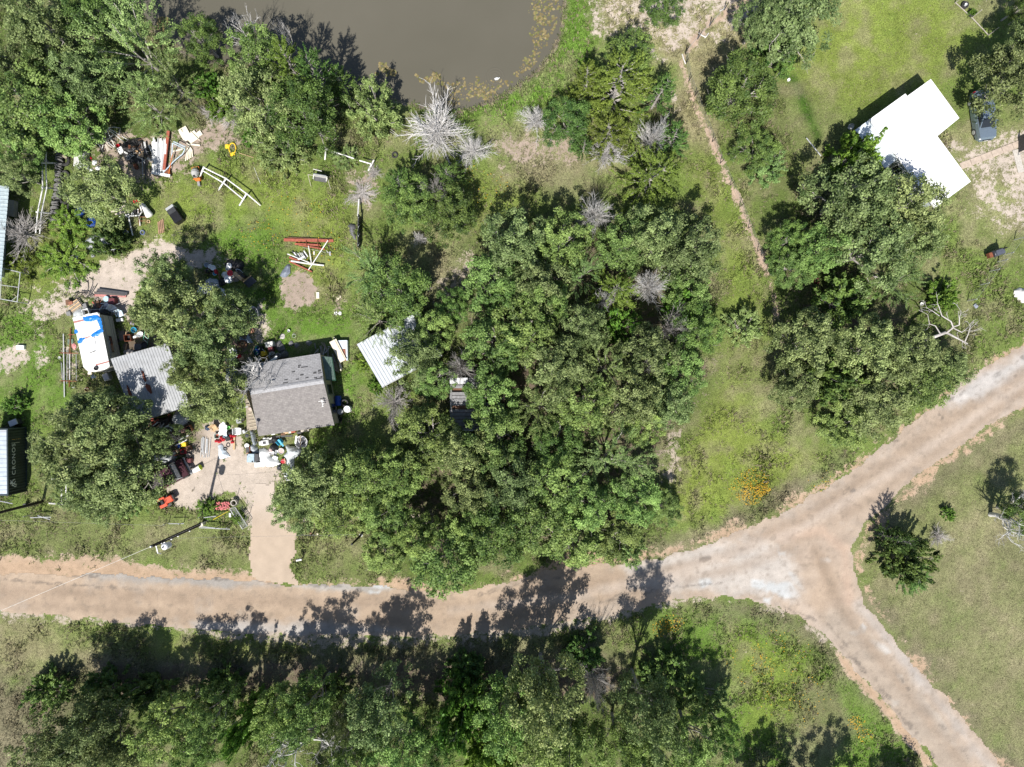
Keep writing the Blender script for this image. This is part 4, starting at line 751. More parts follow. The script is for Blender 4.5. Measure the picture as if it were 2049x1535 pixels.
 ('oak', 158, 890, 88, 8.5, 'huge oak beside the shipping container', G5), ('oak', 235, 860, 78, 8, 'oak at the lower edge of the grey metal shed', G5), ('oak', 250, 945, 82, 8, 'oak overhanging the dark pickup', G5), ('oak', 185, 965, 70, 7.5, 'oak above the white pipe rail by the road', G5), ('oak', 190, 815, 46, 6.5, 'oak below the camper nose', G5), ('low_bush', 250, 1000, 42, 4, 'bright thin tree beside the red mower', G5), ('oak', 330, 880, 36, 6, 'oak lobe above the white boards', G5), ('oak', 215, 1010, 48, 5.5, 'oak reaching the verge fence', G5), ('oak', 112, 905, 44, 6, 'oak lobe touching the container side', G5),
 ('low_bright', 132, 452, 44, 1.3, 'bright yellow green bush below the upright tyre row', None), ('low_bright', 128, 512, 62, 1.2, 'wide low yellow green bush beside the sand', None), ('low_bright', 40, 532, 40, 1.6, 'leafy bush at the pipe kennel', None), ('dark_bush', 210, 485, 40, 3, 'small tree over the grey tarp heap', None), ('low_bright', 410, 1017, 24, 1.1, 'bright green weeds at the foot of the leaning pole', None), ('low_bright', 476, 1037, 16, 1.0, 'bush inside the wire corner of the driveway', None), ('bush', 25, 810, 26, 1.5, 'bush above the shipping container', None), ('low_bright', 725, 725, 24, 1.3, 'bright bush between cream boards and white shed', None), ('bush', 752, 770, 20, 1.5, 'bright bush at the lower corner of the white shed', None), ('low_bush', 690, 312, 28, 1.1, 'green bush growing through the white goalpost rail', None),
 # below the road
 ('oak', 115, 1485, 78, 10, 'olive oak nearest the left end of the lower verge', G4), ('oak', 195, 1460, 68, 10, 'olive oak in the left lower thicket', G4), ('oak', 255, 1510, 62, 10, 'oak at the lower frame edge in the left thicket', G4), ('grove', 335, 1450, 62, 10, 'tree in the middle of the left lower thicket', G4), ('dark_oak', 400, 1500, 56, 8, 'dark tree above the sprawling bare white tree', G4), ('grove', 420, 1430, 52, 10, 'tree left of the bright green crown', G4), ('bush', 490, 1455, 46, 8, 'bright green crown in the lower thicket', G4), ('grove', 560, 1425, 52, 10, 'pale crown left of the grey twiggy tree', G4), ('grove', 620, 1410, 54, 10.5, 'crown with pale yellow tips above the grey twiggy tree', G4), ('dark_oak', 585, 1460, 48, 8, 'dark crown beside the grey twiggy tree', G4),
 ('oak', 762, 1412, 72, 11, 'rounded oak beside the brown leaf litter', G4), ('grove', 715, 1520, 52, 10, 'tree at the lower edge below the grey twiggy tree', G4), ('grove', 800, 1500, 66, 10, 'tree at the lower edge below the rounded oak', G4), ('bush', 930, 1420, 62, 8, 'bright green tree on the edge of the lower wood', G4), ('bush', 985, 1500, 70, 8, 'bright green tree at the bottom edge', G4), ('grove', 1010, 1430, 66, 12, 'tree left of the pointed lower oak', G4), ('oak', 1090, 1390, 86, 14, 'oak nearest the shaded road below it', G4), ('grove', 1080, 1480, 74, 10, 'wide tree at the bottom edge beside the dead shrub', G4), ('grove', 1150, 1500, 66, 10, 'tree at the bottom edge below the dead shrub', G4), ('oak', 1300, 1425, 68, 14, 'rounded oak standing out of the dark shade', G4), ('dark_oak', 1240, 1480, 54, 8, 'dark tree left of the rounded oak', G4), ('grove', 1395, 1490, 60, 10, 'tree at the flowered end of the lower wood', G4), ('dark_oak', 1450, 1470, 34, 8, 'small dark tree at the flowered end of the lower wood', G4), ('grove', 1320, 1520, 56, 10, 'tree at the bottom edge below the rounded oak', G4), ('dark_oak', 880, 1480, 50, 8, 'dark tree between the bright green trees', G4), ('oak', 690, 1440, 34, 10, 'small oak above the grey twiggy tree', G4),
 ('dark_bush', 300, 1385, 50, 3, 'low dark brush at the upper edge of the left thicket', G4), ('dark_bush', 440, 1380, 46, 3, 'low dark brush above the bright green crown', G4), ('dark_bush', 660, 1385, 40, 3, 'low dark brush beside the brown leaf litter', G4), ('dark_bush', 930, 1355, 46, 3, 'low dark brush in the shade above the bright green tree', G4), ('dark_bush', 1170, 1310, 44, 3, 'low green brush in the shade at the lower roadside', G4), ('dark_bush', 1330, 1360, 54, 3, 'low green brush in the shade above the rounded oak', G4), ('dark_bush', 90, 1390, 46, 3, 'low green brush at the left edge of the thicket', G4), ('low_bush', 1420, 1400, 44, 3, 'low green brush where shade meets the flowered verge', G4), ('dark_bush', 200, 1390, 50, 3.5, 'low green brush above the olive oaks of the left thicket', G4),
 ('grove', 1560, 1640, 70, 8, 'tree beyond the bottom edge casting the corner shadow', None), ('oak', 1690, 1640, 66, 8, 'oak beyond the bottom edge by the branch road', None), ('oak', 1830, 1660, 60, 7, 'oak beyond the bottom edge shading the branch road', None), ('oak', 640, 1600, 70, 8, 'oak beyond the bottom edge', None),
 ('dark_bush', 1820, 1120, 56, 4.5, 'dark green shrub beside the road fork', None), ('dark_cedar', 1835, 1150, 44, 3.2, 'green cedar bush on the field side of the shrub', None), ('dark_cedar', 1800, 1085, 34, 5.5, 'upright dark shrub casting the fan shadow on the road', None), ('dark_oak', 2052, 1030, 46, 6, 'dark green tree at the right frame edge behind bare branches', None), ('bush', 1900, 1030, 16, 1, 'small green bush in the field verge', None)]:
    kind, px, py, r, h, lab, g = t; tree(kind, px, py, r, h, lab, 'shrub' if 'bush' in kind and h < 5 else 'tree', group=g)
for t in [
 ('dead_bush', 875, 258, 82, 4.6, 'largest white dead shrub spreading below the pond', 0), ('dead_bush', 945, 300, 42, 3, 'thin white dead shrub joined to the largest one', 1), ('dead_bush', 1073, 240, 40, 3.2, 'round white dead shrub on the pink dry ground', 2), ('dead_bush', 1215, 305, 46, 5, 'sprawling white dead shrub among the yellow cedars', 0), ('dead_bush', 1308, 272, 38, 7.5, 'forked white dead shrub at the cedar trail edge', 1), ('dead_bush', 1192, 425, 44, 8, 'white dead shrub at the top of the wood in shade', 2), ('grey_bush', 870, 380, 34, 6.5, 'small grey dead shrub among the dark cedars', 0), ('dead_bush', 838, 477, 18, 2, 'tiny pale dead shrub below the dark cedars', 1), ('dead_bush', 1305, 572, 46, 9, 'large white dead shrub inside the wood', 2), ('dead_bush', 1210, 600, 24, 8.5, 'small dead shrub inside the wood', 0), ('grey_bush', 1345, 655, 40, 8, 'grey dead shrub at the wood edge above the sand patch', 1), ('grey_bush', 920, 735, 42, 8, 'grey dead shrub leaning on the tin shelter', 1), ('grey_bush', 785, 805, 44, 5, 'grey dead shrub below the white metal shed', 0), ('grey_bush', 1190, 1372, 38, 10, 'grey dead shrub between the lower oaks', 1), ('grey_bush', 705, 1455, 54, 9.5, 'grey twiggy dead tree in the lower thicket', 0), ('grey_bush', 40, 465, 58, 3.6, 'grey dead shrub against the pale blue metal roof', 1), ('grey_bush', 1293, 738, 20, 9.5, 'tiny grey dead shrub in the middle of the wood', 0), ('grey_bush', 748, 345, 22, .8, 'heap of grey dead twigs beside the white goalpost', 1), ('grey_bush', 458, 235, 34, .8, 'grey heap of cut brush below the pond', 0), ('grey_bush', 420, 225, 24, .6, 'small heap of cut brush beside the feathery tree', 1), ('grey_bush', 725, 385, 34, .5, 'flattened dry brush above the dark board fence', 0), ('grey_bush', 870, 168, 12, .8, 'little bare bush standing in the pond margin', 0), ('grey_bush', 1880, 1075, 26, 1.6, 'bare grey twigs beside the fork shrub', 1), ('grey_bush', 1325, 330, 12, 2, 'small grey dead twigs in the yellow cedar', 1)]:
    kind, px, py, r, h, lab, v = t; tree(kind, px, py, r, h, lab, 'dead shrub', group=G7, var=v)
for t in [('dead_tree', 478, 48, 52, 9.5, 'bare white branches sticking out over the dark pond end', 0, .3), ('dead_tree', 566, 62, 24, 8.5, 'thin bare white branch over the pond beside the cedar', 1, 1.), ('dead_tree', 605, 1500, 95, 11, 'sprawling bare white tree at the bottom of the lower thicket', 2, 0), ('dead_tree', 505, 752, 70, 7, 'bare white tree over the corner of the shingled roof', 1, 2.), ('dead_tree', 2035, 1045, 74, 7, 'bare grey tree at the right frame edge in the field', 2, 1.2)]:
    kind, px, py, r, h, lab, v, rz = t; tree(kind, px, py, r, h, lab, 'dead tree', var=v, rz=rz)
# the long bare limb reaching out of the oak by the road
rnd.seed(5); S = Sk()
def bl(pts, r0, r1, twigs=3):
    P = [Vector(W3(*p)) for p in pts]; r0 *= .72; r1 *= .8; S.mb.tube(P, [r0 + (r1-r0)*i/(len(P)-1) for i in range(len(P))], 6)
    for k in range(twigs):
        q, d = lerp_pts(P, rnd.uniform(.45, 1)*.999); lp, _ = S.limb(q, spread(d, rnd.uniform(.4, 1), .1), rnd.uniform(.5, 1.1), r1*.8, .015, 4, .5, .05, 4)
        for j in range(2): q2, d2 = lerp_pts(lp, rnd.uniform(.5, 1)*.999); S.limb(q2, spread(d2, .7), rnd.uniform(.2, .5), .018, .008, 3, .4, 0, 3)
bl([(1800, 705, .3), (1835, 690, 2.5), (1862, 677, 3.6), (1893, 665, 4)], .24, .17, 0); bl([(1893, 665, 4), (1912, 675, 4.2), (1937, 688, 4.2)], .16, .05, 3); bl([(1893, 667, 4), (1908, 655, 4.4), (1903, 643, 4.8), (1885, 632, 5), (1880, 616, 5.2), (1875, 604, 5.4)], .13, .03, 5); bl([(1905, 655, 4.4), (1920, 650, 4.8), (1920, 635, 5), (1924, 622, 5.2)], .1, .03, 5); bl([(1930, 686, 4.2), (1938, 668, 4.6), (1944, 645, 5)], .08, .025, 6); bl([(1882, 668, 3.9), (1872, 652, 4.2), (1860, 648, 4.4), (1857, 630, 4.8)], .08, .025, 3); bl([(1880, 632, 5), (1866, 622, 5.2), (1855, 616, 5.4)], .06, .02, 5); bl([(1905, 655, 4.4), (1925, 665, 4.4), (1938, 655, 4.6)], .08, .03, 2)
o = single('bare_limb', S.mb, deadgrey(), 'long crooked bare pale limb reaching towards the road from the grove', 'dead tree', W3(1800, 705, 0), world=True, smooth=True)
o.name = 'dead_tree'
# ------------------------------------------------------------------ buildings
def inset(q, f):
    cx = sum(p[0] for p in q)/len(q); cy = sum(p[1] for p in q)/len(q); return [(cx+(p[0]-cx)*f, cy+(p[1]-cy)*f) for p in q]
def V(*p): return Vector(p)
def mix3(a, b, t): return tuple(x*(1-t)+y*t for x, y in zip(a, b))

# --- the shingled house
def shingle_mat(name, c1, c2, mortar, sx):
    m = bpy.data.materials.new(name); m.use_nodes = True; N = m.node_tree.nodes; Lk = m.node_tree.links; b = N['Principled BSDF']; b.inputs['Roughness'].default_value = .92; b.inputs['Specular IOR Level'].default_value = .15
    tc = N.new('ShaderNodeTexCoord'); mp = N.new('ShaderNodeMapping'); mp.inputs['Rotation'].default_value = (0, 0, math.radians(-8.5)); Lk.new(tc.outputs['Object'], mp.inputs[0])
    br = N.new('ShaderNodeTexBrick'); br.inputs['Color1'].default_value = (*c1, 1); br.inputs['Color2'].default_value = (*c2, 1); br.inputs['Mortar'].default_value = (*mortar, 1); br.inputs['Scale'].default_value = 1; br.inputs['Brick Width'].default_value = .32; br.inputs['Row Height'].default_value = .15; br.inputs['Mortar Size'].default_value = .012
    Lk.new(mp.outputs[0], br.inputs[0]); no = N.new('ShaderNodeTexNoise'); no.inputs['Scale'].default_value = 3.0; no.inputs['Detail'].default_value = 9; no.inputs['Roughness'].default_value = .75; Lk.new(tc.outputs['Object'], no.inputs['Vector'])
    r = N.new('ShaderNodeMapRange'); r.inputs[1].default_value = .3; r.inputs[2].default_value = .7; r.inputs[3].default_value = .74; r.inputs[4].default_value = 1.22; Lk.new(no.outputs['Fac'], r.inputs[0])
    v = N.new('ShaderNodeVectorMath'); v.operation = 'SCALE'; Lk.new(br.outputs['Color'], v.inputs[0]); Lk.new(r.outputs[0], v.inputs['Scale']); Lk.new(v.outputs[0], b.inputs['Base Color']); return m
EZ, RZ = 2.6, 3.75
SW, SE, NE, NW = W3(517, 873, EZ), W3(669, 851, EZ), W3(640, 707, EZ), W3(482, 732, EZ); RW, RE = W3(500, 784, RZ), W3(647, 761, RZ)
hs = thing('shingled_house', 'grey shingled house with dark front roof slope in the cluttered yard', 'house', W3(590, 790, 0))
fr = part('roof', MB().slab([SW, SE, RE, RW], .12), shingle_mat('shingles_dark', (.20, .185, .18), (.235, .22, .21), (.16, .15, .145), 1), hs, True); fr['label'] = 'darker grey front roof slope'
bk = part('roof', MB().slab([RW, RE, NE, NW], .12), shingle_mat('shingles_light', (.33, .325, .33), (.38, .375, .38), (.2, .195, .195), 1), hs, True); bk['label'] = 'lighter grey rear slope with missing shingles'
up = .022; part('ridge_cap', MB().slab([mix3(SW, RW, .93)[:2]+(RZ-.06+up,), mix3(SE, RE, .93)[:2]+(RZ-.06+up,), RE[:2]+(RZ+.04,), RW[:2]+(RZ+.04,)], .05).slab([RW[:2]+(RZ+.04,), RE[:2]+(RZ+.04,), mix3(RE, NE, .07)[:2]+(RZ-.06+up,), mix3(RW, NW, .07)[:2]+(RZ-.06+up,)], .05), mat('ridge', (.3, .3, .31), .9), hs, True)
foot = inset([SW[:2], SE[:2], NE[:2], NW[:2]], .965); wl = mat('cream_wall', (.42, .39, .29), .8, var=.12, dirt=DIRT, dirt_amt=.35)
mbw = MB(); mbw.prism(foot, 0, EZ-.14); part('wall', mbw, wl, hs, True)
for (a, e, z1) in ((foot[0], foot[3], RW), (foot[1], foot[2], RE)):                      # gable ends
    mdl = mix3((a[0], a[1], 0), (e[0], e[1], 0), .62); mb = MB(); c = mdl; s = .04 if e == foot[2] else -.04
    mb.add([(a[0], a[1], EZ-.14), (e[0], e[1], EZ-.14), (c[0], c[1], RZ-.25), (a[0]-s, a[1], EZ-.14), (e[0]-s, e[1], EZ-.14), (c[0]-s, c[1], RZ-.25)], [(0, 1, 2), (5, 4, 3), (0, 3, 4, 1), (1, 4, 5, 2), (2, 5, 3, 0)]); part('gable', mb, wl, hs, True)
d = V(foot[2][0]-foot[1][0], foot[2][1]-foot[1][1], 0); L = d.length; d.normalize(); nrm = V(d.y, -d.x, 0); ra = math.atan2(d.y, d.x)
for t in (.22, .50):
    c = V(foot[1][0], foot[1][1], 1.35) + d*L*t + nrm*.04; w = part('window', MB().box(c, (.95, .07, 1.25), ra), mat('window_frame', (.12, .13, .11), .5), hs, True); part('pane', MB().box(c+nrm*.045, (.8, .02, 1.1), ra), glass(), w, True)
# green side awning along the rear half of the side wall
g0, g1 = W3(644, 713, 2.35), W3(652, 760, 2.35); aw = part('awning', MB().corr(g0, (g0[0]+.75, g0[1]-.05, 1.9), (g1[0]+.75, g1[1]-.05, 1.9), g1, 6, .03), mat('green_fibreglass', (.115, .17, .145), .5, var=.3), hs, True)
part('trim', MB().tube([(g0[0]+.78, g0[1]-.05, 1.88), (g1[0]+.78, g1[1]-.05, 1.88)], .035).tube([g1, (g1[0]+.78, g1[1]-.05, 1.88)], .04), mat('green_trim', (.02, .07, .045), .6), hs, True)
def roofpt(px, py):                          # point on the rear slope at this photo pixel
    for _ in range(1):
        z = 3.2
        for k in range(6):
            p = V(*W3(px, py, z)); a, b_, c = V(*RW), V(*RE), V(*NE); n = (b_-a).cross(c-a); z = a.z - (n.x*(p.x-a.x)+n.y*(p.y-a.y))/n.z
    return p.x, p.y, z
ra2 = ang(500, 784, 647, 761); tilt = math.atan2(RZ-EZ, (V(*RE)-V(*NE)).to_2d().length)
for (px, py, w, h_) in ((599, 731.5, 6, 2), (598, 735, 4, 2.4), (609, 734.5, 13, 2), (587, 744, 6, 2.2), (604, 750, 6, 3), (614, 756, 6, 2), (630, 746, 6, 4), (639, 742, 6, 4), (640, 746.5, 7, 1.8), (631, 756, 6, 1.8), (638, 757.5, 13, 2), (595, 759, 6, 2), (572, 760, 6, 2), (571, 766, 10, 2), (643, 754, 4, 1.8)):
    x, y, z = roofpt(px, py); o = part('shingle', MB().box((0, 0, 0), (w/PXM, h_/PXM*1.05, .02)), mat('bare_shingle', (.085, .083, .085), .95), hs); o['label'] = 'dark bare patch of a missing shingle'; o.location = (x-hs.location.x, y-hs.location.y, z+.012); o.rotation_euler = (-tilt, 0, ra2)
p = V(*W3(514, 868, EZ)); part('mast', MB().tube([(p.x, p.y, 1.2), (p.x, p.y, 5.0)], .025, 6).lathe([(.0, .0), (.16, .02), (.18, .12), (.05, .2), (0, .2)], 10, (p.x, p.y, 4.95)), darkgrey(), hs, True)
p = V(*W3(647, 806, 3.2)); dk = part('deck', MB().prism(PP([(494, 799), (506, 797), (517, 858), (497, 862)]), .25, .38), wood(), hs, True)
for i in range(9):
    a, b_ = W3(495+.4*i, 803+6.6*i, .4), W3(509+1.0*i, 801+6.4*i, .4); part('deck_board', MB().tube([a, b_], .055, 4), mat('deck_board', (.40, .35, .27), .85, var=.25), hs, True)
an = thing('roof_antenna', 'white aerial with cross arms standing on the dark roof slope', 'antenna', (p.x, p.y, 3.0)); part('mast', MB().tube([(0, 0, 0), (.02, -.02, .75)], .025), white(), an)
for a, b_ in (((-.32, .12, .68), (.1, .2, .72)), ((-.02, .28, .7), (.1, -.36, .74)), ((.04, -.14, .72), (.2, -.06, .74)), ((-.05, .1, .7), (.2, .12, .72)), ((.0, -.3, .73), (.16, -.3, .73))): part('arm', MB().tube([a, b_], .028, 5), white(), an)
# collapsed rear corner of the roof: torn covering thrown back
def heap(name, poly, hmax, m, label, cat_, seed=0, cell=.09, edge=.35, wr=.12, z0=0.0, group=None, wscale=.5, zfun=None, smooth=True):
    P = PP(poly); A = np.array(P); ax = np.arange(A[:, 0].min()-.1, A[:, 0].max()+.1, cell); ay = np.arange(A[:, 1].min()-.1, A[:, 1].max()+.1, cell); X, Y = np.meshgrid(ax, ay); xr, yr = X.ravel(), Y.ravel()
    d = sdist(xr, yr, P) + (vnoise(xr, yr, .6, 70+seed, 3)-.5)*(.5 if name == 'scrap_heap' else .14)
    n1 = vnoise(xr, yr, wscale, 80+seed, 4, .55); rdg = np.abs(vnoise(xr+yr*.5, yr-xr*.3, wscale*.9, 90+seed, 3, .6)-.5)*2
    z = z0 + hmax*np.clip(d/edge, 0, 1)**.6*(.55+.65*n1) + wr*(rdg-.35)*np.clip(d/.15, 0, 1) + .015
    z = np.maximum(z, z0+.012)
    if zfun is not None: z = z + zfun(xr, yr)
    i = np.arange(len(xr)).reshape(X.shape); q = np.stack([i[:-1, :-1], i[:-1, 1:], i[1:, 1:], i[1:, :-1]], -1).reshape(-1, 4); q = q[d[q].mean(1) > 0]
    u, inv = np.unique(q, return_inverse=True); q = inv.reshape(-1, 4); c = A.mean(0); v = np.stack([xr[u]-c[0], yr[u]-c[1], z[u]], 1)
    me = mesh_np(name, v, q, smooth=smooth and name != 'scrap_heap'); me.materials.append(m); o = link(name, me); o.location = (c[0], c[1], 0)
    if name == 'scrap_heap':                 # loose pieces lying on the heap
        cm = [darkgrey(), black(), grey(), galv(), white(), rust(), brown(), tan(), wood(), redox()]
        for i in range(int(8+len(u)/40)):
            k = rnd.randrange(len(u)); x, y, zz = v[k]; L = rnd.uniform(.2, .8); a = rnd.random()*PI; m2 = rnd.choice(cm)
            if rnd.random() < .55: part('scrap', MB().box((x, y, zz+.03), (L, rnd.uniform(.04, .3), rnd.uniform(.02, .1)), a, rnd.gauss(0, .25), rnd.gauss(0, .25)), m2, o)
            elif rnd.random() < .7: part('scrap', MB().tube([(x, y, zz+.05), (x+L*.5*math.cos(a), y+L*.5*math.sin(a), zz+rnd.uniform(.02, .3)), (x+L*math.cos(a+.4), y+L*math.sin(a+.4), zz+.05)], rnd.uniform(.012, .03), 5), m2, o)
            else: part('scrap', MB().lathe([(0, 0), (.12, .02), (.15, .2), (.13, .2), (.1, .03), (0, .02)], 9, (x, y, zz), Matrix.Rotation(rnd.gauss(0, .6), 3, 'X')), m2, o)
    return tag(o, label, cat_, group)

# --- grey corrugated shed
A_, B_, C_, D_ = W3(221, 718, 3.1), W3(335, 686, 3.1), W3(380, 812, 2.7), W3(270, 846, 2.7)
sh = thing('metal_shed', 'shed with a rust stained grey corrugated roof beside the camper', 'shed', W3(300, 765, 0)); gm = mat('grey_roof_sheet', (.33, .34, .35), .5, .25, var=.18, scale=2, dirt=(.2, .19, .18), dirt_amt=.35)
for i in range(7):
    a, b_ = mix3(A_, B_, i/7), mix3(A_, B_, (i+1)/7); dd_, cc_ = mix3(D_, C_, i/7), mix3(D_, C_, (i+1)/7); dz = .004*(i % 2)
    part('roof_sheet', MB().corr(V(*a)+V(0, 0, dz), V(*b_)+V(0, 0, dz), V(*cc_)+V(0, 0, dz), V(*dd_)+V(0, 0, dz), 3, .032, 3), gm, sh, True)
part('wall', MB().prism(inset([A_[:2], B_[:2], C_[:2], D_[:2]], .94), 0, [2.95, 2.95, 2.56, 2.56]), mat('grey_wall', (.22, .22, .22), .7), sh, True)
for poly in ([(283, 742), (287, 745), (291, 758), (293, 762), (290, 764), (287, 757), (285, 748)], [(292, 768), (300, 771), (304, 786), (302, 788), (295, 781), (291, 773)], [(254, 770), (258, 777), (264, 790), (262, 793), (258, 790), (255, 779)]):
    q = [W3(p[0], p[1], 3.09 - .36*((p[1]-718)/128)) for p in poly]; part('rust_patch', MB().prism([p[:2] for p in q], [p[2]-.01 for p in q], [p[2]+.085 for p in q]), mat('roof_rust', (.15, .05, .03), .95, var=.5, scale=10), sh, True)

# --- white metal shed by the wood
A_, B_, C_, D_ = W3(714, 689, 2.7), W3(834, 624, 2.7), W3(884, 710, 3.0), W3(764, 774, 3.0); ws = thing('white_metal_shed', 'open shed with a bright white ribbed metal roof under the trees', 'shed', W3(795, 700, 0)); wmt = mat('white_roof_sheet', (.50, .53, .56), .45, .1, var=.06, scale=2)
for j in range(2):
    for i in range(7):
        def pt(u, w): return mix3(mix3(A_, B_, u), mix3(D_, C_, u), w)
        w0, w1 = (0, .46) if j == 0 else (.445, 1); dz = V(0, 0, .05*j*0 + (.012 if j == 0 else 0) + .004*(i % 2))
        part('roof_sheet', MB().corr(V(*pt(i/7, w0))+dz, V(*pt((i+1)/7, w0))+dz, V(*pt((i+1)/7, w1))+dz, V(*pt(i/7, w1))+dz, 3, .05), wmt, ws, True)
for q in (A_, B_, C_, D_, mix3(A_, B_, .5), mix3(D_, C_, .5)):
    c = mix3(q, mix3(A_, C_, .5), .04); part('post', MB().box((c[0], c[1], q[2]/2-.05), (.11, .11, q[2]-.1)), wood(), ws, True)
part('gutter', MB().tube([V(*D_)+V(0, -.04, -.06), V(*C_)+V(0, -.04, -.06)], .06, 6), galv(), ws, True); part('wall', MB().slab([V(*mix3(A_, D_, .06))+V(.05, 0, -.15), V(*mix3(A_, D_, .4))+V(.05, 0, -.15), V(*mix3(A_, D_, .4))+V(.09, 0, -.15), V(*mix3(A_, D_, .06))+V(.09, 0, -.15)], 2.4), wood(), ws, True)

# --- tin and plank shelter in the wood
A_, B_, C_, D_ = W3(902, 757, 2.6), W3(974, 757, 2.6), W3(974, 861, 2.4), W3(902, 861, 2.4); ts = thing('tin_shelter', 'old plank roofed shelter half hidden under the trees of the wood', 'shed', W3(938, 808, 0)); oldw = mat('grey_planks', (.2, .2, .205), .85, var=.35, scale=4)
for i in range(15):
    if i in (3, 8): continue
    a, b_ = mix3(A_, D_, i/15), mix3(B_, C_, i/15); a2, b2 = mix3(A_, D_, (i+.86)/15), mix3(B_, C_, (i+.86)/15); j = rnd.uniform(-.12, .12); z = rnd.uniform(0, .04)
    part('plank', MB().slab([(a[0]+j, a[1], a[2]+z), (b_[0]+j, b_[1], b_[2]+z), (b2[0]+j, b2[1], b2[2]+z), (a2[0]+j, a2[1], a2[2]+z)], .035), oldw, ts, True)
part('roof_sheet', MB().corr(V(*W3(900, 756, 2.72)), V(*W3(936, 756, 2.72)), V(*W3(936, 768, 2.7)), V(*W3(900, 768, 2.7)), 5, .03), galv(), ts, True); part('edge_board', MB().slab([V(*A_)+V(-.06, 0, .06), V(*A_)+V(.1, 0, .06), V(*D_)+V(.1, 0, .06), V(*D_)+V(-.06, 0, .06)], .06), oldw, ts, True); part('edge_board', MB().slab([V(*D_)+V(.9, .05, .06), V(*D_)+V(2.6, .05, .06), V(*D_)+V(2.6, -.06, .06), V(*D_)+V(.9, -.06, .06)], .08), mat('pale_edge', (.6, .6, .58), .7), ts, True)
part('wall', MB().prism(inset([A_[:2], B_[:2], C_[:2], D_[:2]], .93), 0, 2.3), brown(), ts, True)

# --- white roofed house, upper right
HZ = 2.75
pts = [(1740, 239), (1812, 187), (1816, 192), (1863, 158), (1920, 236), (1876, 272), (1943, 363), (1871, 416)]; Q = [W(*p, HZ) for p in pts]
wh = thing('white_house', 'l shaped house with a glaring white roof beside the lawn', 'house', W3(1830, 290, 0)); wr = mat('white_roof', (.80, .80, .80), .5, var=.02)
part('roof', MB().prism([Q[i] for i in (0, 1, 2, 5, 6, 7)], HZ-.14, HZ), wr, wh, True); part('roof', MB().prism([Q[2], Q[3], Q[4], Q[5]], HZ-.15, HZ+.006), wr, wh, True)
pz = 2.5; porch = [W(1714, 258, pz), W(1739, 240, pz), W(1799, 317, pz), W(1774, 335, pz)]; part('porch_roof', MB().corr((*porch[0], pz-.25), (*porch[3], pz-.25), (*porch[2], pz-.06), (*porch[1], pz-.06), 20, .02), mat('pale_blue_metal', (.60, .66, .70), .45, .1, var=.06), wh, True)
F2 = [W(1024.5+(px-1024.5), py, HZ) for px, py in ((1745, 242), (1812, 194), (1816, 198), (1862, 165), (1911, 235), (1868, 272), (1934, 362), (1872, 407))]; wl2 = mat('pale_blue_siding', (.50, .55, .57), .7, var=.08)
part('wall', MB().prism(F2, 0, HZ-.16), wl2, wh, True)
d = V(F2[7][0]-F2[0][0], F2[7][1]-F2[0][1], 0); L = d.length; d.normalize(); nr = V(d.y, -d.x, 0); ra = math.atan2(d.y, d.x)
c = V(F2[0][0], F2[0][1], 1.5) + d*L*.53 + nr*.05; w = part('window', MB().box(c, (1.0, .09, 1.15), ra), white(), wh, True)
for i in range(2):
    for j in range(3): part('pane', MB().box(c + d*(i-.5)*.36 + V(0, 0, (j-1)*.33) + nr*.05, (.28, .03, .26), ra), glass(), w, True)
for z in (.55, 1.0): part('trim_board', MB().box(V(F2[0][0], F2[0][1], z) + d*L*.5 + nr*.02, (L*.98, .05, .05), ra), mat('grey_trim', (.2, .23, .25), .7), wh, True)
part('door', MB().box(V(F2[0][0], F2[0][1], 1.05) + d*L*.68 + nr*.03, (.9, .08, 2.0), ra), mat('door_paint', (.45, .46, .46), .6), wh, True)
p = W3(1703, 252, .5); single('satellite_dish', MB().lathe([(0, 0), (.15, .02), (.3, .09), (.29, .1), (.14, .03), (0, .012)], 14, (0, 0, .45), Matrix.Rotation(.7, 3, 'X')).tube([(0, 0, 0), (0, 0, .5)], .03), galv(), 'small pale dish at the corner of the porch roof', 'dish', p[:2])

# --- pale blue metal roof cut by the left edge
ebl = thing('metal_roof_building', 'building with a pale blue ribbed metal roof cut by the frame edge', 'building', W3(-60, 460, 0)); pbm = mat('left_roof_metal', (.33, .39, .41), .5)
a, b_, c_, e_ = W3(-130, 362, 2.9), W3(18, 372, 2.5), W3(2, 562, 2.5), W3(-145, 555, 2.9)
for i in range(5):
    part('roof_sheet', MB().corr(V(*mix3(a, e_, i/5)), V(*mix3(b_, c_, i/5)) if 0 else V(*mix3(a, e_, (i+1)/5)), V(*mix3(b_, c_, (i+1)/5)), V(*mix3(b_, c_, i/5)), 5, .03), pbm, ebl, True)
part('wall', MB().prism([W(-120, 368), W(18, 378), W(8, 555), W(-130, 550)], 0, 2.4), wl2, ebl, True); part('porch', MB().prism([W(10, 400), W(36, 404), W(34, 436), W(10, 430)], 0, .5), mat('porch_concrete', (.38, .36, .33), .9), ebl, True)

# --- shipping container
ct = thing('shipping_container', 'dark blue grey shipping container with white lettering cut by the frame edge', 'container', W3(54, 919, 0)); cg = mat('container_side', (.035, .05, .062), .5, .1, var=.3, scale=1.5); ctop = mat('container_top', (.42, .47, .52), .5, .15, var=.15, scale=1.5, dirt=(.4, .32, .27), dirt_amt=.35)
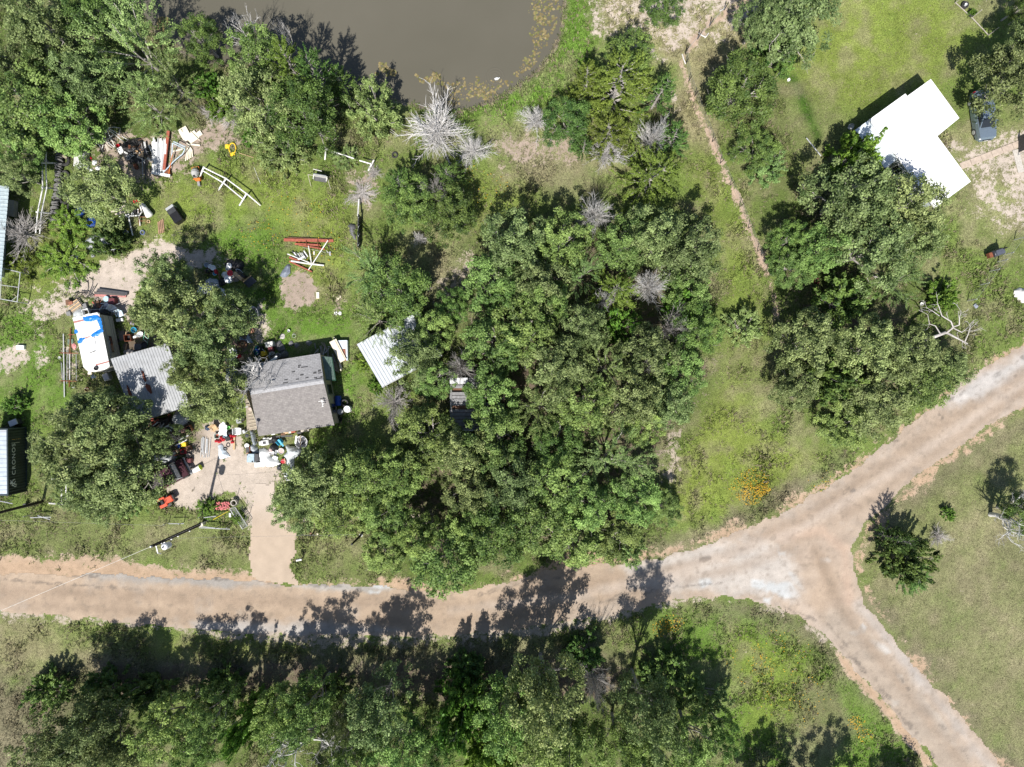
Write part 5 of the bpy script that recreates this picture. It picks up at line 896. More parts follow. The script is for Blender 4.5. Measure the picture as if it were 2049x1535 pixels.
# local frame: x=0 is the lettered side, body extends to -x; length along y
Lc, Wc, Hc = 6.06, 2.44, 2.55; rc = math.radians(0.5)
part('side_panel', MB().corr((-.05, -Lc/2+.12, .14), (-.05, Lc/2-.12, .14), (-.0501, Lc/2-.12, Hc-.12), (-.0501, -Lc/2+.12, Hc-.12), 1, 0, 2), cg, ct)
mb = MB(); nrb = 22
for i in range(nrb): mb.box((-.03, -Lc/2+.2+(i+.5)*(Lc-.4)/nrb, Hc/2), (.05, (Lc-.4)/nrb*.5, Hc-.26))
part('corrugation', mb, cg, ct)
mb = MB(); [mb.box((-Wc/2, -Lc/2+.2+(i+.5)*(Lc-.4)/14, Hc-.045), (Wc-.2, (Lc-.4)/14*.55, .04)) for i in range(14)]
part('roof', MB().box((-Wc/2, 0, Hc-.09), (Wc-.1, Lc-.1, .06)), ctop, ct); part('roof_rib', mb, ctop, ct)
part('body', MB().box((-Wc/2, 0, Hc/2-.02), (Wc-.16, Lc-.06, Hc-.2)), cg, ct)
for x in (-.06, -Wc+.06):
    for y in (-Lc/2+.06, Lc/2-.06): part('corner_post', MB().box((x, y, Hc/2), (.12, .12, Hc)), cg, ct)
for z in (.08, Hc-.06):
    part('rail', MB().box((-.06, 0, z), (.12, Lc-.26, .12)), cg, ct); [part('rail', MB().box((-Wc/2, s*(Lc/2-.06), z), (Wc-.26, .12, .12)), cg, ct) for s in (-1, 1)]
cu = bpy.data.curves.new('lettering', 'FONT'); cu.body = 'CRONOS'; cu.size = .62; cu.extrude = .004; cu.space_character = 1.18
to = bpy.data.objects.new('lettering', cu); C.collection.objects.link(to); dg = bpy.context.evaluated_depsgraph_get(); tm = bpy.data.meshes.new_from_object(to.evaluated_get(dg)); bpy.data.objects.remove(to)
tm.name = 'lettering'; tm.materials.append(white()); lo = link('lettering', tm, ct); lo.rotation_euler = (PI/2, 0, PI/2); lo.location = (.004, -1.25, Hc-.95)
mb = MB()
for (y, z, r) in ((0, .75, .11), (-.2, .55, .1)): mb.lathe([(0, 0), (r, 0), (r, .008), (0, .008)], 10, (.0, y, z), Matrix.Rotation(PI/2, 3, 'Y'))
for a, b_ in (((0, .02, .68), (0, -.14, .3)), ((0, -.02, .6), (0, .22, .5)), ((0, .22, .5), (0, .3, .2)), ((0, -.1, .4), (0, .12, .12)), ((0, -.2, .5), (0, -.38, .28)), ((0, -.38, .28), (0, -.34, .02)), ((0, -.14, .3), (0, -.2, 0)), ((0, .05, .66), (0, .26, .78))): mb.tube([a, b_], [.06, .03], 6)
lg = part('emblem', mb, white(), ct); lg.location = (.004, -1.95, Hc-1.1); lg.scale = (.25, 1, 1)
mb = MB(); [mb.box((.004, 2.1+dy, z), (.008, w, h_)) for dy, z, w, h_ in ((-.1, Hc-.75, .04, .42), (-.1, Hc-1.15, .05, .1), (-.1, Hc-1.4, .06, .12), (-.1, Hc-1.6, .06, .1))]; part('marking', mb, mat('ochre_print', (.5, .32, .1), .7), ct); part('marking', MB().box((.004, 1.68, Hc-1.0), (.008, .03, 1.1)), white(), ct)
ct.rotation_euler = (0, 0, rc)
p = W3(26, 846, .8); cb = thing('bin', 'pale lidded bin standing behind the shipping container', 'bin', p[:2], .4); part('body', MB().bbox((0, 0, .4), (.75, .5, .8)), darkgrey(), cb); part('lid', MB().bbox((0, 0, .84), (.8, .55, .08)), galv(), cb)

# --- camper trailer
cp = thing('camper_trailer', 'old white camper trailer with scraps of blue tarp on its roof', 'trailer', (0, 0, 0)); cz = 2.6
def CP(px, py, z=cz): return W3(px, py, z)
q = [CP(147, 640), CP(198, 629), CP(219, 733), CP(210, 739), CP(188, 744), CP(174, 741), CP(167, 734)]; cp.location = (*W(187, 690, 1.2), 0)
part('body', MB().prism([p[:2] for p in q], .45, cz-.05), mat('camper_side', (.40, .39, .35), .6, var=.12, scale=3, dirt=DIRT, dirt_amt=.45), cp, True)
crf = mat('camper_roof', (.74, .74, .72), .5, var=.05, dirt=(.3, .28, .25), dirt_amt=.4, scale=2); part('roof', MB().prism(inset([p[:2] for p in q], 1.015), cz-.05, cz+.03), crf, cp, True)
part('roof_cap', MB().prism([CP(145, 636)[:2], CP(195, 625)[:2], CP(197, 632)[:2], CP(147, 643)[:2]], cz-.3, cz+.05), white(), cp, True)
rs = mat('faded_red_stripe', (.36, .17, .15), .6); part('stripe', MB().prism([CP(147, 643)[:2], CP(198, 631.5)[:2], CP(199, 635)[:2], CP(148, 647)[:2]], cz+.02, cz+.042), rs, cp, True); part('stripe', MB().prism([CP(191, 729)[:2], CP(218, 722)[:2], CP(218, 725)[:2], CP(192, 732)[:2]], cz+.02, cz+.042), rs, cp, True); part('stripe', MB().prism([CP(168, 676)[:2], CP(180, 672)[:2], CP(180, 674)[:2], CP(169, 678)[:2]], cz+.02, cz+.042), rs, cp, True)
part('hatch', MB().bbox((*CP(182, 684)[:2], cz+.06), (.85, .75, .1), rz=.2), mat('hatch', (.66, .66, .66), .5), cp, True); part('hatch', MB().bbox((*CP(184, 700)[:2], cz+.05), (.5, .5, .07), rz=.2), white(), cp, True)
p = CP(193, 737); part('vent', MB().lathe([(0, 0), (.2, 0), (.2, .12), (.15, .13), (.14, .02), (0, .02)], 14, (p[0], p[1], cz+.03)), black(), cp, True, True); part('aerial', MB().tube([CP(178, 707, cz+.1), CP(189, 703, cz+.2)], .03), darkgrey(), cp, True)
d = V(*q[2])-V(*q[1]); d.z = 0; L = d.length; d.normalize(); nr = V(-d.y, d.x, 0); nr = nr if nr.x > 0 else -nr; ra = math.atan2(d.y, d.x)
for t, w_ in ((.45, .5), (.6, 1.3)): c = V(q[1][0], q[1][1], 1.65) + d*L*t + nr*.02; w = part('window', MB().box(c, (w_, .06, .55), ra), grey(), cp, True); part('pane', MB().box(c+nr*.035, (w_-.12, .02, .43), ra), glass(), w, True)
for z in (.8, 1.15, 2.1): part('siding_rib', MB().box(V(q[1][0], q[1][1], z) + d*L*.5 + nr*.015, (L*.98, .03, .03), ra), mat('rib_grey', (.3, .29, .27), .6), cp, True)
for t in (.45, .6): c = V(q[1][0], q[1][1], .33) + d*L*t - nr*.15; part('wheel', MB().lathe([(.1, -.1), (.3, -.1), (.33, -.05), (.33, .05), (.3, .1), (.1, .1)], 16, c, Matrix.Rotation(ra, 3, 'Z') @ Matrix.Rotation(PI/2, 3, 'X'), closed=True), rubber(), cp, True)
for i, (poly, l) in enumerate([([(165, 634), (196, 630), (201, 636), (206, 658), (201, 660), (195, 640), (178, 645), (167, 642)], 'crumpled blue tarp scrap along the camper nose and edge'),
    ([(180, 670), (205, 656), (208, 662), (196, 672), (184, 675)], 'bunched blue tarp strip across the middle of the camper roof'),
    ([(154, 684), (160, 676), (172, 676), (166, 682), (162, 688), (157, 688)], 'small blue tarp scrap at the camper roof edge'),
    ([(149, 661), (154, 660), (155, 666), (150, 668)], 'tiny blue tarp scrap on the camper roof edge')]):
    k = (H-cz)/H; heap('tarp', [((px-1024.5)*k+1024.5, (py-767.5)*k+767.5) for px, py in poly], .06, tarpb(), l, 'tarp', 5+i, cell=.06, edge=.15, wr=.14, z0=cz+.035, wscale=.3, group='blue tarp scraps on the camper')
# ------------------------------------------------------------------ things: builders
def tyre_mb(R=.34, w=.2, c=(0, 0, 0), M=None, n=16):
    r = R*.58; return MB().lathe([(r, -w*.42), (R*.9, -w*.5), (R, -w*.32), (R, w*.32), (R*.9, w*.5), (r, w*.42), (r*1.12, w*.3), (r*1.12, -w*.3)], n, c, M, closed=True)
def tyre(px, py, R, label, w=None, tilt=0, rz=0, m=None, z=None, group='old tyres'):
    w = w or R*.55; M = Matrix.Rotation(rz, 3, 'Z') @ Matrix.Rotation(tilt, 3, 'X'); zz = z if z is not None else max(w/2, R*abs(math.sin(tilt)))
    return single('tyre', tyre_mb(R, w, (0, 0, zz), M), m or rubber(), label, 'tyre', W(px, py, zz), group=group, smooth=False)
def bucket(px, py, r, h, m, label, lid=None, inner=None, rz=0, tilt=0, ax=0, sx=1, sy=1, cat_='bucket', name='bucket', handle=True, group=None, z=0):
    o = thing(name, label, cat_, (*W(px, py, h+z), z), rz, group); M = Matrix.Rotation(tilt, 3, 'X'); up_ = r*abs(math.sin(tilt))
    b = MB().lathe([(0, .0), (r*.84, 0), (r, h), (r*1.05, h), (r*1.05, h-.03), (r*.97, h-.035), (r*.8, .03), (0, .03)] if not lid else [(0, 0), (r*.84, 0), (r, h), (0, h)], 16, (0, 0, up_), M, sx, sy); part('body', b, m, o)
    if lid: part('lid', MB().lathe([(0, h), (r*1.06, h), (r*1.06, h+.03), (r*.8, h+.04), (r*.78, h+.03), (0, h+.03)], 16, (0, 0, up_), M, sx, sy), lid, o)
    if inner: part('contents', MB().lathe([(0, h*.72), (r*.9, h*.7)], 12, (0, 0, up_), M, sx, sy), inner, o)
    if handle and not tilt: part('handle', MB().tube([(r*sx*1.04*math.cos(t), r*sy*.5*math.sin(t), h + .02 + r*.25*math.sin(t)) for t in [PI*k/8 for k in range(9)]], .009, 4), galv(), o)
    return o
def drum(px, py, r, h, m, label, lie=None, top=None, group='barrels beside the house'):
    o = thing('barrel', label, 'barrel', W(px, py, h if lie is None else 2*r), lie or 0, group); pr = [(0, 0), (r*.96, 0), (r, .03), (r, h*.3), (r*1.03, h*.33), (r, h*.36), (r, h*.64), (r*1.03, h*.67), (r, h*.7), (r, h-.03), (r*.96, h), (r*.92, h-.02), (0, h-.02)]
    if lie is None: part('body', MB().lathe(pr, 20), m, o, smooth=False); part('bung', MB().lathe([(0, h-.02), (.05, h-.02), (.05, h+.01), (0, h+.01)], 8, (r*.5, 0, 0)), top or m, o); part('bung', MB().lathe([(0, h-.02), (.03, h-.02), (.03, h+.01), (0, h+.01)], 8, (-r*.5, 0, 0)), top or m, o)
    else: part('body', MB().lathe(pr, 20, (-h/2, 0, r), Matrix.Rotation(PI/2, 3, 'Y')), m, o); part('bung', MB().lathe([(0, 0), (.05, 0), (.05, .03), (0, .03)], 8, (h/2-.02, r*.5, r), Matrix.Rotation(PI/2, 3, 'Y')), top or m, o)
    return o
def tub(px, py, L, w, h, m, label, rz=0, inner=None, bits=None, z=0, group=None, name='tub', cat_='tub'):
    o = thing(name, label, cat_, (*W(px, py, h), z), rz, group); f = w/L; part('body', MB().lathe([(0, 0), (L*.42, 0), (L*.5, h), (L*.53, h), (L*.53, h-.03), (L*.48, h-.03), (L*.4, .03), (0, .03)], 20, sx=1, sy=f), m, o)
    if inner: part('contents', MB().lathe([(0, h*.5), (L*.44, h*.5)], 16, sx=1, sy=f), inner, o)
    for (bm, n) in bits or []:
        for k in range(n): part('scrap', MB().bbox((rnd.uniform(-.3, .3)*L, rnd.uniform(-.3, .3)*w, h*.6), (rnd.uniform(.1, .22), rnd.uniform(.08, .16), h*.3), .02, rnd.random()*3), bm, o)
    return o
def crate(px, py, dx, dy, h, m, label, rz=0, open_=False, cat_='box', name='box', inner=None, group=None, z=0, lid=None):
    o = thing(name, label, cat_, (*W(px, py, h+z), z), rz, group)
    if open_:
        t = .03
        for s in (-1, 1): part('side', MB().box((s*(dx/2-t/2), 0, h/2), (t, dy, h)), m, o); part('side', MB().box((0, s*(dy/2-t/2), h/2), (dx-2*t, t, h)), m, o)
        part('base', MB().box((0, 0, .02), (dx-2*t, dy-2*t, .03)), inner or m, o)
    else:
        part('body', MB().bbox((0, 0, h/2), (dx, dy, h), min(.04, h*.3)), m, o)
        if lid: part('lid', MB().bbox((0, 0, h+.015), (dx*.92, dy*.9, .03), .01), lid, o)
    return o
def board(x0, y0, x1, y1, w, m, label, z0=.05, z1=None, t=.04, name='board', cat_='board', group=None):
    a, b_ = V(*W3(x0, y0, z0)), V(*W3(x1, y1, z1 if z1 is not None else z0)); d = b_-a; L = d.length; c = (a+b_)/2; c0 = W3((x0+x1)/2, (y0+y1)/2, 0)
    o = single(name, MB().box((0, 0, c.z), (L, w, t), 0, 0, -math.asin(max(-1, min(1, d.z/L)))), m, label, cat_, (c.x, c.y, 0), math.atan2(d.y, d.x), group); return o
def pipe(pts, r, m, label, name='pipe', cat_='pipe', group=None, n=6):
    P = [V(*W3(*p)) for p in pts]; c = P[0]; return single(name, MB().tube(P, r, n), m, label, cat_, (c.x, c.y, 0), group=group, world=True)
def frame(segs, r, m, label, name, cat_, group=None, pname='tube'):
    P0 = W3(*segs[0][0][:2], 0); o = thing(name, label, cat_, P0, 0, group)
    for s in segs: part(pname, MB().tube([V(*W3(*p)) for p in s], r, 6), m, o, True)
    return o
def ladder(x0, y0, x1, y1, w, m, label, z0, z1, n, rungm=None):
    a, b_ = V(*W3(x0, y0, z0)), V(*W3(x1, y1, z1)); d = (b_-a); s = V(-d.y, d.x, 0).normalized()*w/2; o = thing('ladder', label, 'ladder', (a.x, a.y, 0))
    for k in (-1, 1): part('rail', MB().tube([a+s*k, b_+s*k*.8], .035, 4), m, o, True)
    for i in range(n): c = a + d*((i+.5)/n); part('rung', MB().tube([c-s, c+s], .028, 4), rungm or m, o, True)
    return o
def chair(px, py, m, label, rz=0, s=1.0, group=None, tip=False):
    o = thing('chair', label, 'chair', W(px, py, .5*s), rz, group); lm = m
    part('seat', MB().bbox((0, 0, .44*s), (.5*s, .48*s, .05)), m, o); part('backrest', MB().box((0, .24*s, .7*s), (.48*s, .04, .5*s), 0, -.15), m, o)
    for x in (-1, 1):
        part('armrest', MB().box((x*.26*s, .02, .64*s), (.05, .42*s, .03)), m, o)
        for y in (-1, 1): part('leg', MB().tube([(x*.22*s, y*.2*s, .43*s), (x*.26*s, y*.23*s, 0)], .025, 4), m, o)
    return o
def bag(px, py, r, h, m, label, seed, sx=1, group=None, name='bag', cat_='bag'):
    return heap(name, [(px+r*sx*math.cos(a)*rnd.uniform(.85, 1.1), py+r*math.sin(a)*rnd.uniform(.85, 1.1)) for a in [k*PI/5 for k in range(10)]], h, m, label, cat_, seed, cell=.07, edge=r/PXM*.8, wr=.09, wscale=.22, group=group)
def coil(px, py, r, m, label, n=4, cat_='hose', name='hose', rad=.018, wob=.15):
    x, y = W(px, py); pts = []
    for i in range(n*18): a = i/18*2*PI; rr = r*(1-.45*i/(n*18))*(1+wob*math.sin(a*1.3+i*.05)); pts.append((rr*math.cos(a), rr*math.sin(a)*.85, .03+.012*(i/18)))
    return single(name, MB().tube(pts, rad, 5), m, label, cat_, (x, y, 0))

# ------------------------------------------------------------------ north-west junk
t0 = single('tyre', tyre_mb(.33, .125, (0, 0, .31), Matrix.Rotation(PI/2, 3, 'X'), 14), rubberg(), 'black tyre standing on edge in the long row beside the white rails', 'tyre', W(112, 312, .5), group='upright tyres in the long row')
for i in range(40):
    y = 312 + 3.35*i; x = 117 - 8*(i/39) - (3 if i > 24 else 0); o = t0 if i == 0 else t0.copy()
    if i: C.collection.objects.link(o)
    p = W(x + rnd.uniform(-1, 1), y, .4); o.location = (p[0], p[1], 0); o.rotation_euler = (rnd.gauss(0, .22), 0, rnd.gauss(0, .16)); o.scale = (1, 1, rnd.uniform(.92, 1.06))
for a in ((137, 301, .52, 'large tyre lying half under the pale cabinet edge', .3, .25), (129, 322, .5, 'large tyre with dusty rim below the leaning one', .28, .1), (130, 350, .42, 'tyre in the shade below the two large tyres', .22, .1), (128, 398, .50, 'thin large tyre ring beside the end of the tyre row', .16, .08), (143, 415, .44, 'dark tyre in the shade above the blue coil', .22, .1), (156, 393, .42, 'tyre half hidden under the junk oak', .22, .15), (125, 278, .42, 'dark tyre at the top of the tyre row', .25, .3), (118, 292, .36, 'worn tyre tipped against the upright row', .22, .9), (790, 310, .30, 'small tyre lying in the weeds beside the white dead shrub', .17, .05), (285, 428, .28, 'small wheel among the white bed frames', .14, .1), (690, 806, .37, 'grey tyre standing beside the blue barrel', .5, .1), (1635, 0, .1, '', 0, 0)):
    if a[3]: tyre(a[0], a[1], a[2], a[3], a[4], a[5], rnd.random()*3)
cab = crate(157, 316, .95, 1.55, .9, mat('pale_enamel', (.55, .57, .58), .45, dirt=DIRT, dirt_amt=.3), 'pale grey metal cabinet lying beside the large tyres', -.05, lid=mat('pale_lid', (.5, .5, .48), .5), name='cabinet', cat_='cabinet')
board(128, 270, 150, 284, .1, wood(), 'grey plank propped across the dark tyres', .4, .7); board(109, 302, 133, 316, .22, wood(), 'curved grey board beside the two large tyres', .3, .4); board(163, 262, 161, 302, .16, wood(), 'grey post lying above the pale cabinet', .08); board(150, 273, 172, 287, .08, wood(), 'thin grey stick crossing the grey post', .15)
frame([[(212, 257, 1.2), (172, 284, .4), (177, 295, .3), (192, 288, .5), (186, 277, .6), (172, 284, .4)], [(212, 257, 1.2), (187, 278, .8), (204, 298, .2)], [(212, 257, 1.2), (204, 299, .1)], [(212, 257, 1.2), (231, 296, .1)], [(213, 256, 1.25), (250, 286, .2)], [(213, 254, 1.25), (256, 280, .2), (249, 287, .3)], [(212, 256, 1.2), (226, 254, .9), (240, 256, .8), (239, 268, .3)], [(196, 268, .8), (230, 296, .2)], [(200, 290, .2), (226, 270, .4)]], .03, pvc(), 'tangle of thin white tubular frames above the junk oak', 'frame_heap', 'frames')
for i in range(9): a = rnd.uniform(.6, 1.2); x, y = 192+rnd.random()*36, 268+rnd.random()*24; board(x, y, x+12*math.cos(a), y+16*math.sin(a), .11, mat('pale_slat', (.5, .45, .38), .8), 'loose pale slat lying under the white tubular frames', .05+.02*i, .1+.03*i, .02, 'slat', 'slat', 'loose slats under the white frames')
heap('scrap_heap', [(244, 285), (258, 278), (282, 278), (298, 292), (300, 310), (286, 324), (264, 326), (250, 318), (244, 304)], .4, mat('dark_scrap', (.035, .033, .032), .6, var=.7, scale=8), 'dark heap of scrap and burnt brush beside the white frames', 'scrap heap', 3, wr=.3, cell=.1)
for i in range(14): x, y = 250+rnd.random()*48, 284+rnd.random()*38; a = rnd.random()*3.1; l = rnd.uniform(5, 12); pipe([(x, y, .8), (x+l*math.cos(a), y+l*math.sin(a), rnd.uniform(.4, .9))], .018, rnd.choice([deadgrey(), galv(), white()]), 'thin stick poking out of the dark scrap heap', 'stick', 'stick', 'sticks on the dark scrap heap', 4)
crate(240, 300, .5, .6, .3, white(), 'white dented panel at the edge of the dark scrap heap', .5); tyre(257, 316, .18, 'little white rimmed wheel in the dark scrap heap', .1, .2, m=grey(), z=.75); bucket(235, 291, .16, .28, red(), 'small red can beside the dark scrap heap', handle=False)
pack = 'white metal strips stacked beside the rusty beam'
for i in range(15):
    x0 = 304 + i*2.0 + rnd.uniform(-1, 1); y0 = rnd.choice([276, 280, 286]) + rnd.uniform(-3, 3); x1 = 306 + i*1.6 + rnd.uniform(-2, 2); board(x0, y0, x1, 345+rnd.uniform(-4, 3), rnd.uniform(.07, .16), rnd.choice([galv(), white(), pvc()]), 'long white metal strip in the stack beside the rusty beam', .25+.012*i, .3+.015*(i % 4), .03, 'metal_strip', 'strip', pack)
board(297, 290, 310, 316, .16, galv(), 'pale strip fallen away from the white stack', .15, .4); board(294, 316, 308, 325, .22, mat('pale_slat', (.5, .45, .38), .8), 'short pale board leaning on the white stack', .3); board(303, 345, 340, 352, .26, white(), 'white beam across the foot of the white stack', .35, .35, .1, 'beam', 'beam'); board(337, 262, 328, 340, .26, redox(), 'rusty red steel beam beside the white strips', .3, .35, .14, 'beam', 'beam')
frame([[(345, 286, 1.0), (370, 298, .9)], [(347, 283, 1.0), (371, 294, .95)], [(345, 286, 1.0), (343, 318, .3)], [(370, 298, .9), (365, 308, .6), (348, 322, .4), (324, 348, .3)]], .05, mat('blue_grey_paint', (.38, .47, .54), .5), 'pale blue grey tubular frame beside the plywood sheets', 'tube_frame', 'frame'); pipe([(345, 306, .5), (337, 350, .3)], .035, orange(), 'thin orange pipe under the pale blue frame'); pipe([(284, 316, .3), (286, 354, .3)], .05, grey(), 'grey pipe beside the white stack'); pipe([(290, 320, .2), (291, 360, .2)], .06, darkgrey(), 'dark channel lying by the white stack')
crate(333, 344, .6, .5, .3, rust(), 'rusty box under the orange pipe', .2)
for x, y, dx, dy, rz, l in ((370, 268, .85, 1.25, .5, 'largest cream plywood sheet near the brush heap'), (385, 274, 1.0, .85, .6, 'grey cream plywood sheet with a torn corner'), (398, 268, .55, .45, .6, 'small cream plywood offcut at the brush heap')): single('plywood_sheet', MB().box((0, 0, .12), (dx, dy, .03), rz, .06), cream(), l, 'board', W(x, y, .1), group='cream plywood sheets')
board(381, 263, 399, 281, .06, cream(), 'thin cream lath across the plywood sheets', .22); board(376, 288, 400, 291, .16, cream(), 'cream plank pointing away from the plywood', .14); board(374, 286, 384, 302, .17, cream(), 'short cream plank crossing under the pointing plank', .1); board(346, 303, 365, 298, .13, cream(), 'cream plank under the pale blue frame', .1)
for i in range(5): board(375+i*2.2, 296+i, 371+i*3.5, 322-i*2, .1, cream(), 'narrow cream batten below the plywood sheets', .06+.015*i, None, .03, 'batten', 'batten', 'cream battens')
rg = thing('plastic_ring', 'yellow plastic ring lying on bare soil below the brush heap', 'ring', W(465, 297, .1)); part('ring', MB().tube([(.36*math.cos(a)*.9, .5*math.sin(a), .12) for a in [k*PI/9 for k in range(19)]], .055, 6), yellow(), rg); part('lobe', MB().bbox((-.5, .2, .1), (.38, .4, .14), .05), yellow(), rg); part('lobe', MB().bbox((-.02, -.52, .1), (.45, .3, .14), .05, .4), yellow(), rg)
pipe([(478, 306, .1), (507, 315, .05)], .025, tan(), 'pale stick beside the yellow ring'); pipe([(508, 335, .05), (521, 368, .05)], .014, white(), 'thin white rod in the grass above the red beams')
mx_ = thing('cement_mixer', 'grey drum cement mixer on an orange frame by the white rails', 'mixer', W(391, 346, .6), .15); part('drum', MB().lathe([(0, -.42), (.2, -.42), (.36, -.12), (.36, .12), (.22, .42), (.19, .42), (.3, .1), (0, -.3)], 16, (0, 0, .7), Matrix.Rotation(1.15, 3, 'X')), mat('mixer_drum', (.38, .38, .37), .6, dirt=(.5, .48, .45), dirt_amt=.6), mx_)
part('frame', MB().tube([(-.32, -.55, .06), (-.32, .6, .5), (.32, .6, .5), (.32, -.55, .06)], .03).tube([(-.35, -.5, .5), (.35, -.5, .5)], .05), orange(), mx_); part('motor', MB().bbox((.1, -.6, .5), (.5, .25, .3)), orange(), mx_); part('stand', MB().box((0, -.85, .15), (.22, .5, .28)), grey(), mx_)
for s in (-1, 1): part('wheel', tyre_mb(.2, .08, (s*.4, .2, .2), Matrix.Rotation(PI/2, 3, 'Y'), 12), rubber(), mx_)
# white pipe rails
def rail(posts, rails, label, r=.075):
    o = thing('pipe_fence', label, 'fence', W3(*posts[0][0][:2], 0)); 
    for p in posts: part('post', MB().tube([V(*W3(*q)) for q in p], r, 7), pvc(), o, True)
    for p in rails: part('rail', MB().tube([V(*W3(*q)) for q in p], r*.8, 7), pvc(), o, True)
    return o
rail([[(82, 326, 1.6), (116, 326, 0)], [(83, 375, 1.6), (108, 377, 0)], [(72, 424, 1.6), (104, 427, 0)]], [[(85, 300, 1.5), (84, 330, 1.5), (85, 376, 1.5), (75, 425, 1.5), (71, 466, 1.3)], [(92, 305, 1.1), (91, 330, 1.1), (93, 376, 1.1), (82, 427, 1.1), (79, 468, .9)]], 'long white double rail beside the upright tyre row')
rail([[(408, 333, .9), (398, 357, 0)], [(453, 356, 1.0), (437, 380, 0)], [(494, 386, .9), (479, 411, 0)]], [[(407, 335, .85), (452, 357, .85), (494, 388, .85), (521, 411, .2)], [(405, 341, .5), (447, 366, .5), (488, 400, .5)]], 'white double rail slanting down from the cement mixer')
rail([[(652, 297, 1.0), (650, 319, 0)], [(748, 320, 1.0), (737, 341, 0)]], [[(654, 299, .95), (708, 317, .95)], [(719, 321, .9), (743, 328, .9)]], 'white goalpost shaped rail with a bush growing through it')
rail([[(101, 959, .9), (131, 957, .2)], [(97, 1007, .9), (127, 1009, .1)]], [[(124, 950, .6), (122, 1007, .5)], [(133, 948, .4), (131, 1000, .3)]], 'broken white pipe rail under the oak by the container')
# under and beside the junk oak
for i, (x, y) in enumerate(((189, 325), (196, 336), (183, 342), (205, 372), (198, 360), (214, 384))): bag(x, y, 5, .25, whitep() if i % 2 else tarpw(), ['white rag beside the pale cabinet', 'white bag nearest the junk oak top', 'pale blue white rag by the cabinet foot', 'white rag in the middle of the junk oak', 'small white bag in the junk oak shade', 'white scrap below the junk oak shade'][i], i, group='white rags around the junk oak')
bag(180, 318, 5, .12, red(), 'faded red rag on the sand beside the cabinet', 31); crate(270, 332, .3, .5, .3, rust(), 'rusty red tin in the shade left of the white stack', .3)
o = coil(158, 424, .52, blue(), 'dark blue hose coil in the shade by the junk oak', 5, rad=.045); coil(180, 446, .5, blue(), 'blue hose coil above the grey tarp heap', 4, rad=.035)
tk = thing('propane_tank', 'white tapered tank lying at the end of the bed frames', 'tank', W(291, 420, .5), ang(283, 405, 300, 433)); part('body', MB().lathe([(0, -.75), (.1, -.75), (.2, -.5), (.3, .2), (.36, .5), (.33, .62), (.2, .68), (0, .7)], 18, (0, 0, .37), Matrix.Rotation(PI/2, 3, 'Y')), white(), tk, smooth=True); part('foot', MB().box((.1, 0, .05), (.5, .45, .08)), grey(), tk)
frame([[(252, 433, .5), (279, 431, .5)], [(257, 434, .5), (265, 471, .1)], [(276, 418, .5), (280, 452, .1)], [(280, 410, .6), (283, 424, .5), (277, 432, .5)]], .07, pvc(), 'white angled pipes beside the white tank', 'angled_pipes', 'pipes')
for i in range(6): board(222+i*4, 424+i*2.5-(i % 2)*3, 252+i*1.5, 410+i*4.5, .13, mat('pale_slat', (.5, .45, .38), .8) if i < 4 else white(), 'weathered slat stacked under the junk oak edge', .3+.04*i, None, .03, 'slat', 'slat', 'weathered slats at the junk oak edge')
frame([[(277, 418, .5), (278, 452, .4), (292, 450, .4), (291, 418, .5), (277, 418, .5)], [(278, 434, .45), (292, 434, .45)], [(278, 442, .45), (292, 442, .45)]], .03, rust(), 'rusty bed frame under the white tank', 'bed_frame', 'bed frame'); crate(271, 402, .55, .25, .25, red(), 'red tool box at the junk oak edge', .1); crate(268, 423, .5, .5, .4, black(), 'black machine part behind the white pipes', .4); tyre(265, 428, .13, 'small grey wheel hub among the white pipes', .1, .3, m=grey(), z=.5)
bk_ = thing('console_stove', 'black boxy stove lying in the grass with a silver end', 'stove', W(347, 428, .75), ang(334, 411, 358, 446)); part('body', MB().bbox((.1, 0, .38), (1.45, .85, .74), .05), mat('black_enamel', (.016, .016, .018), .35), bk_); part('panel', MB().bbox((-.75, 0, .36), (.26, .82, .7), .03), mat('silver', (.55, .57, .58), .35, .4), bk_); part('door', MB().box((-.35, 0, .755), (.45, .75, .02)), mat('dark_sheen', (.05, .052, .055), .25), bk_)
for i in range(4): board(316+i*3, 444-i*2, 318+i*3.4, 468-i, .11, mat('rusty_plank', (.3, .19, .12), .85, var=.35), 'rusty brown plank lying in the grass below the stove', .05, None, .04, 'plank', 'plank', 'rusty planks below the stove')
bucket(249, 463, .22, .4, whitep(), 'round white tub standing by the black chairs', inner=grey()); tyre(285, 465, .24, 'blue and white wheel lying in the grass', .14, .2, m=mat('blue_rim', (.08, .11, .2), .4)); tyre(297, 443, .17, 'tan reel beside the white tank', .1, 0, m=tan()); frame([[(252, 458, .4), (254, 472, .1)], [(256, 456, .3), (252, 476, .1)]], .025, yellow(), 'yellow bent rods beside the white tub', 'rods', 'rods')
heap('tarp', [(172, 480), (188, 470), (214, 472), (228, 484), (226, 494), (238, 492), (240, 502), (214, 503), (202, 506), (180, 500), (166, 490)], .6, tarpg(), 'grey tarp over a heap beside the black chairs', 'tarp', 11, wr=.18); chair(226, 462, black(), 'black chair tipped behind the grey tarp heap', .5); chair(236, 474, black(), 'black chair in front of the white tub', 2.2); chair(214, 458, black(), 'black chair deepest in the shade of the junk oak', 1.2); crate(223, 505, .55, .35, .3, mat('grey_case', (.16, .16, .15), .7), 'grey case beside the tarp heap on the sand', 0); crate(184, 511, .3, .3, .2, grey(), 'small grey box at the edge of the sand', .4); bag(152, 514, 5, .25, tarpw(), 'white bag in the low bush by the sand', 41); heap('tarp', [(204, 456), (216, 448), (238, 450), (236, 462), (216, 466)], .4, tarpd(), 'dark tarp under the junk oak beside the tub', 'tarp', 12)
coil(358, 478, .85, darkgrey(), 'thin dark wire loops lying on the sand edge', 3, 'wire', 'wire_coil', .012, .3)

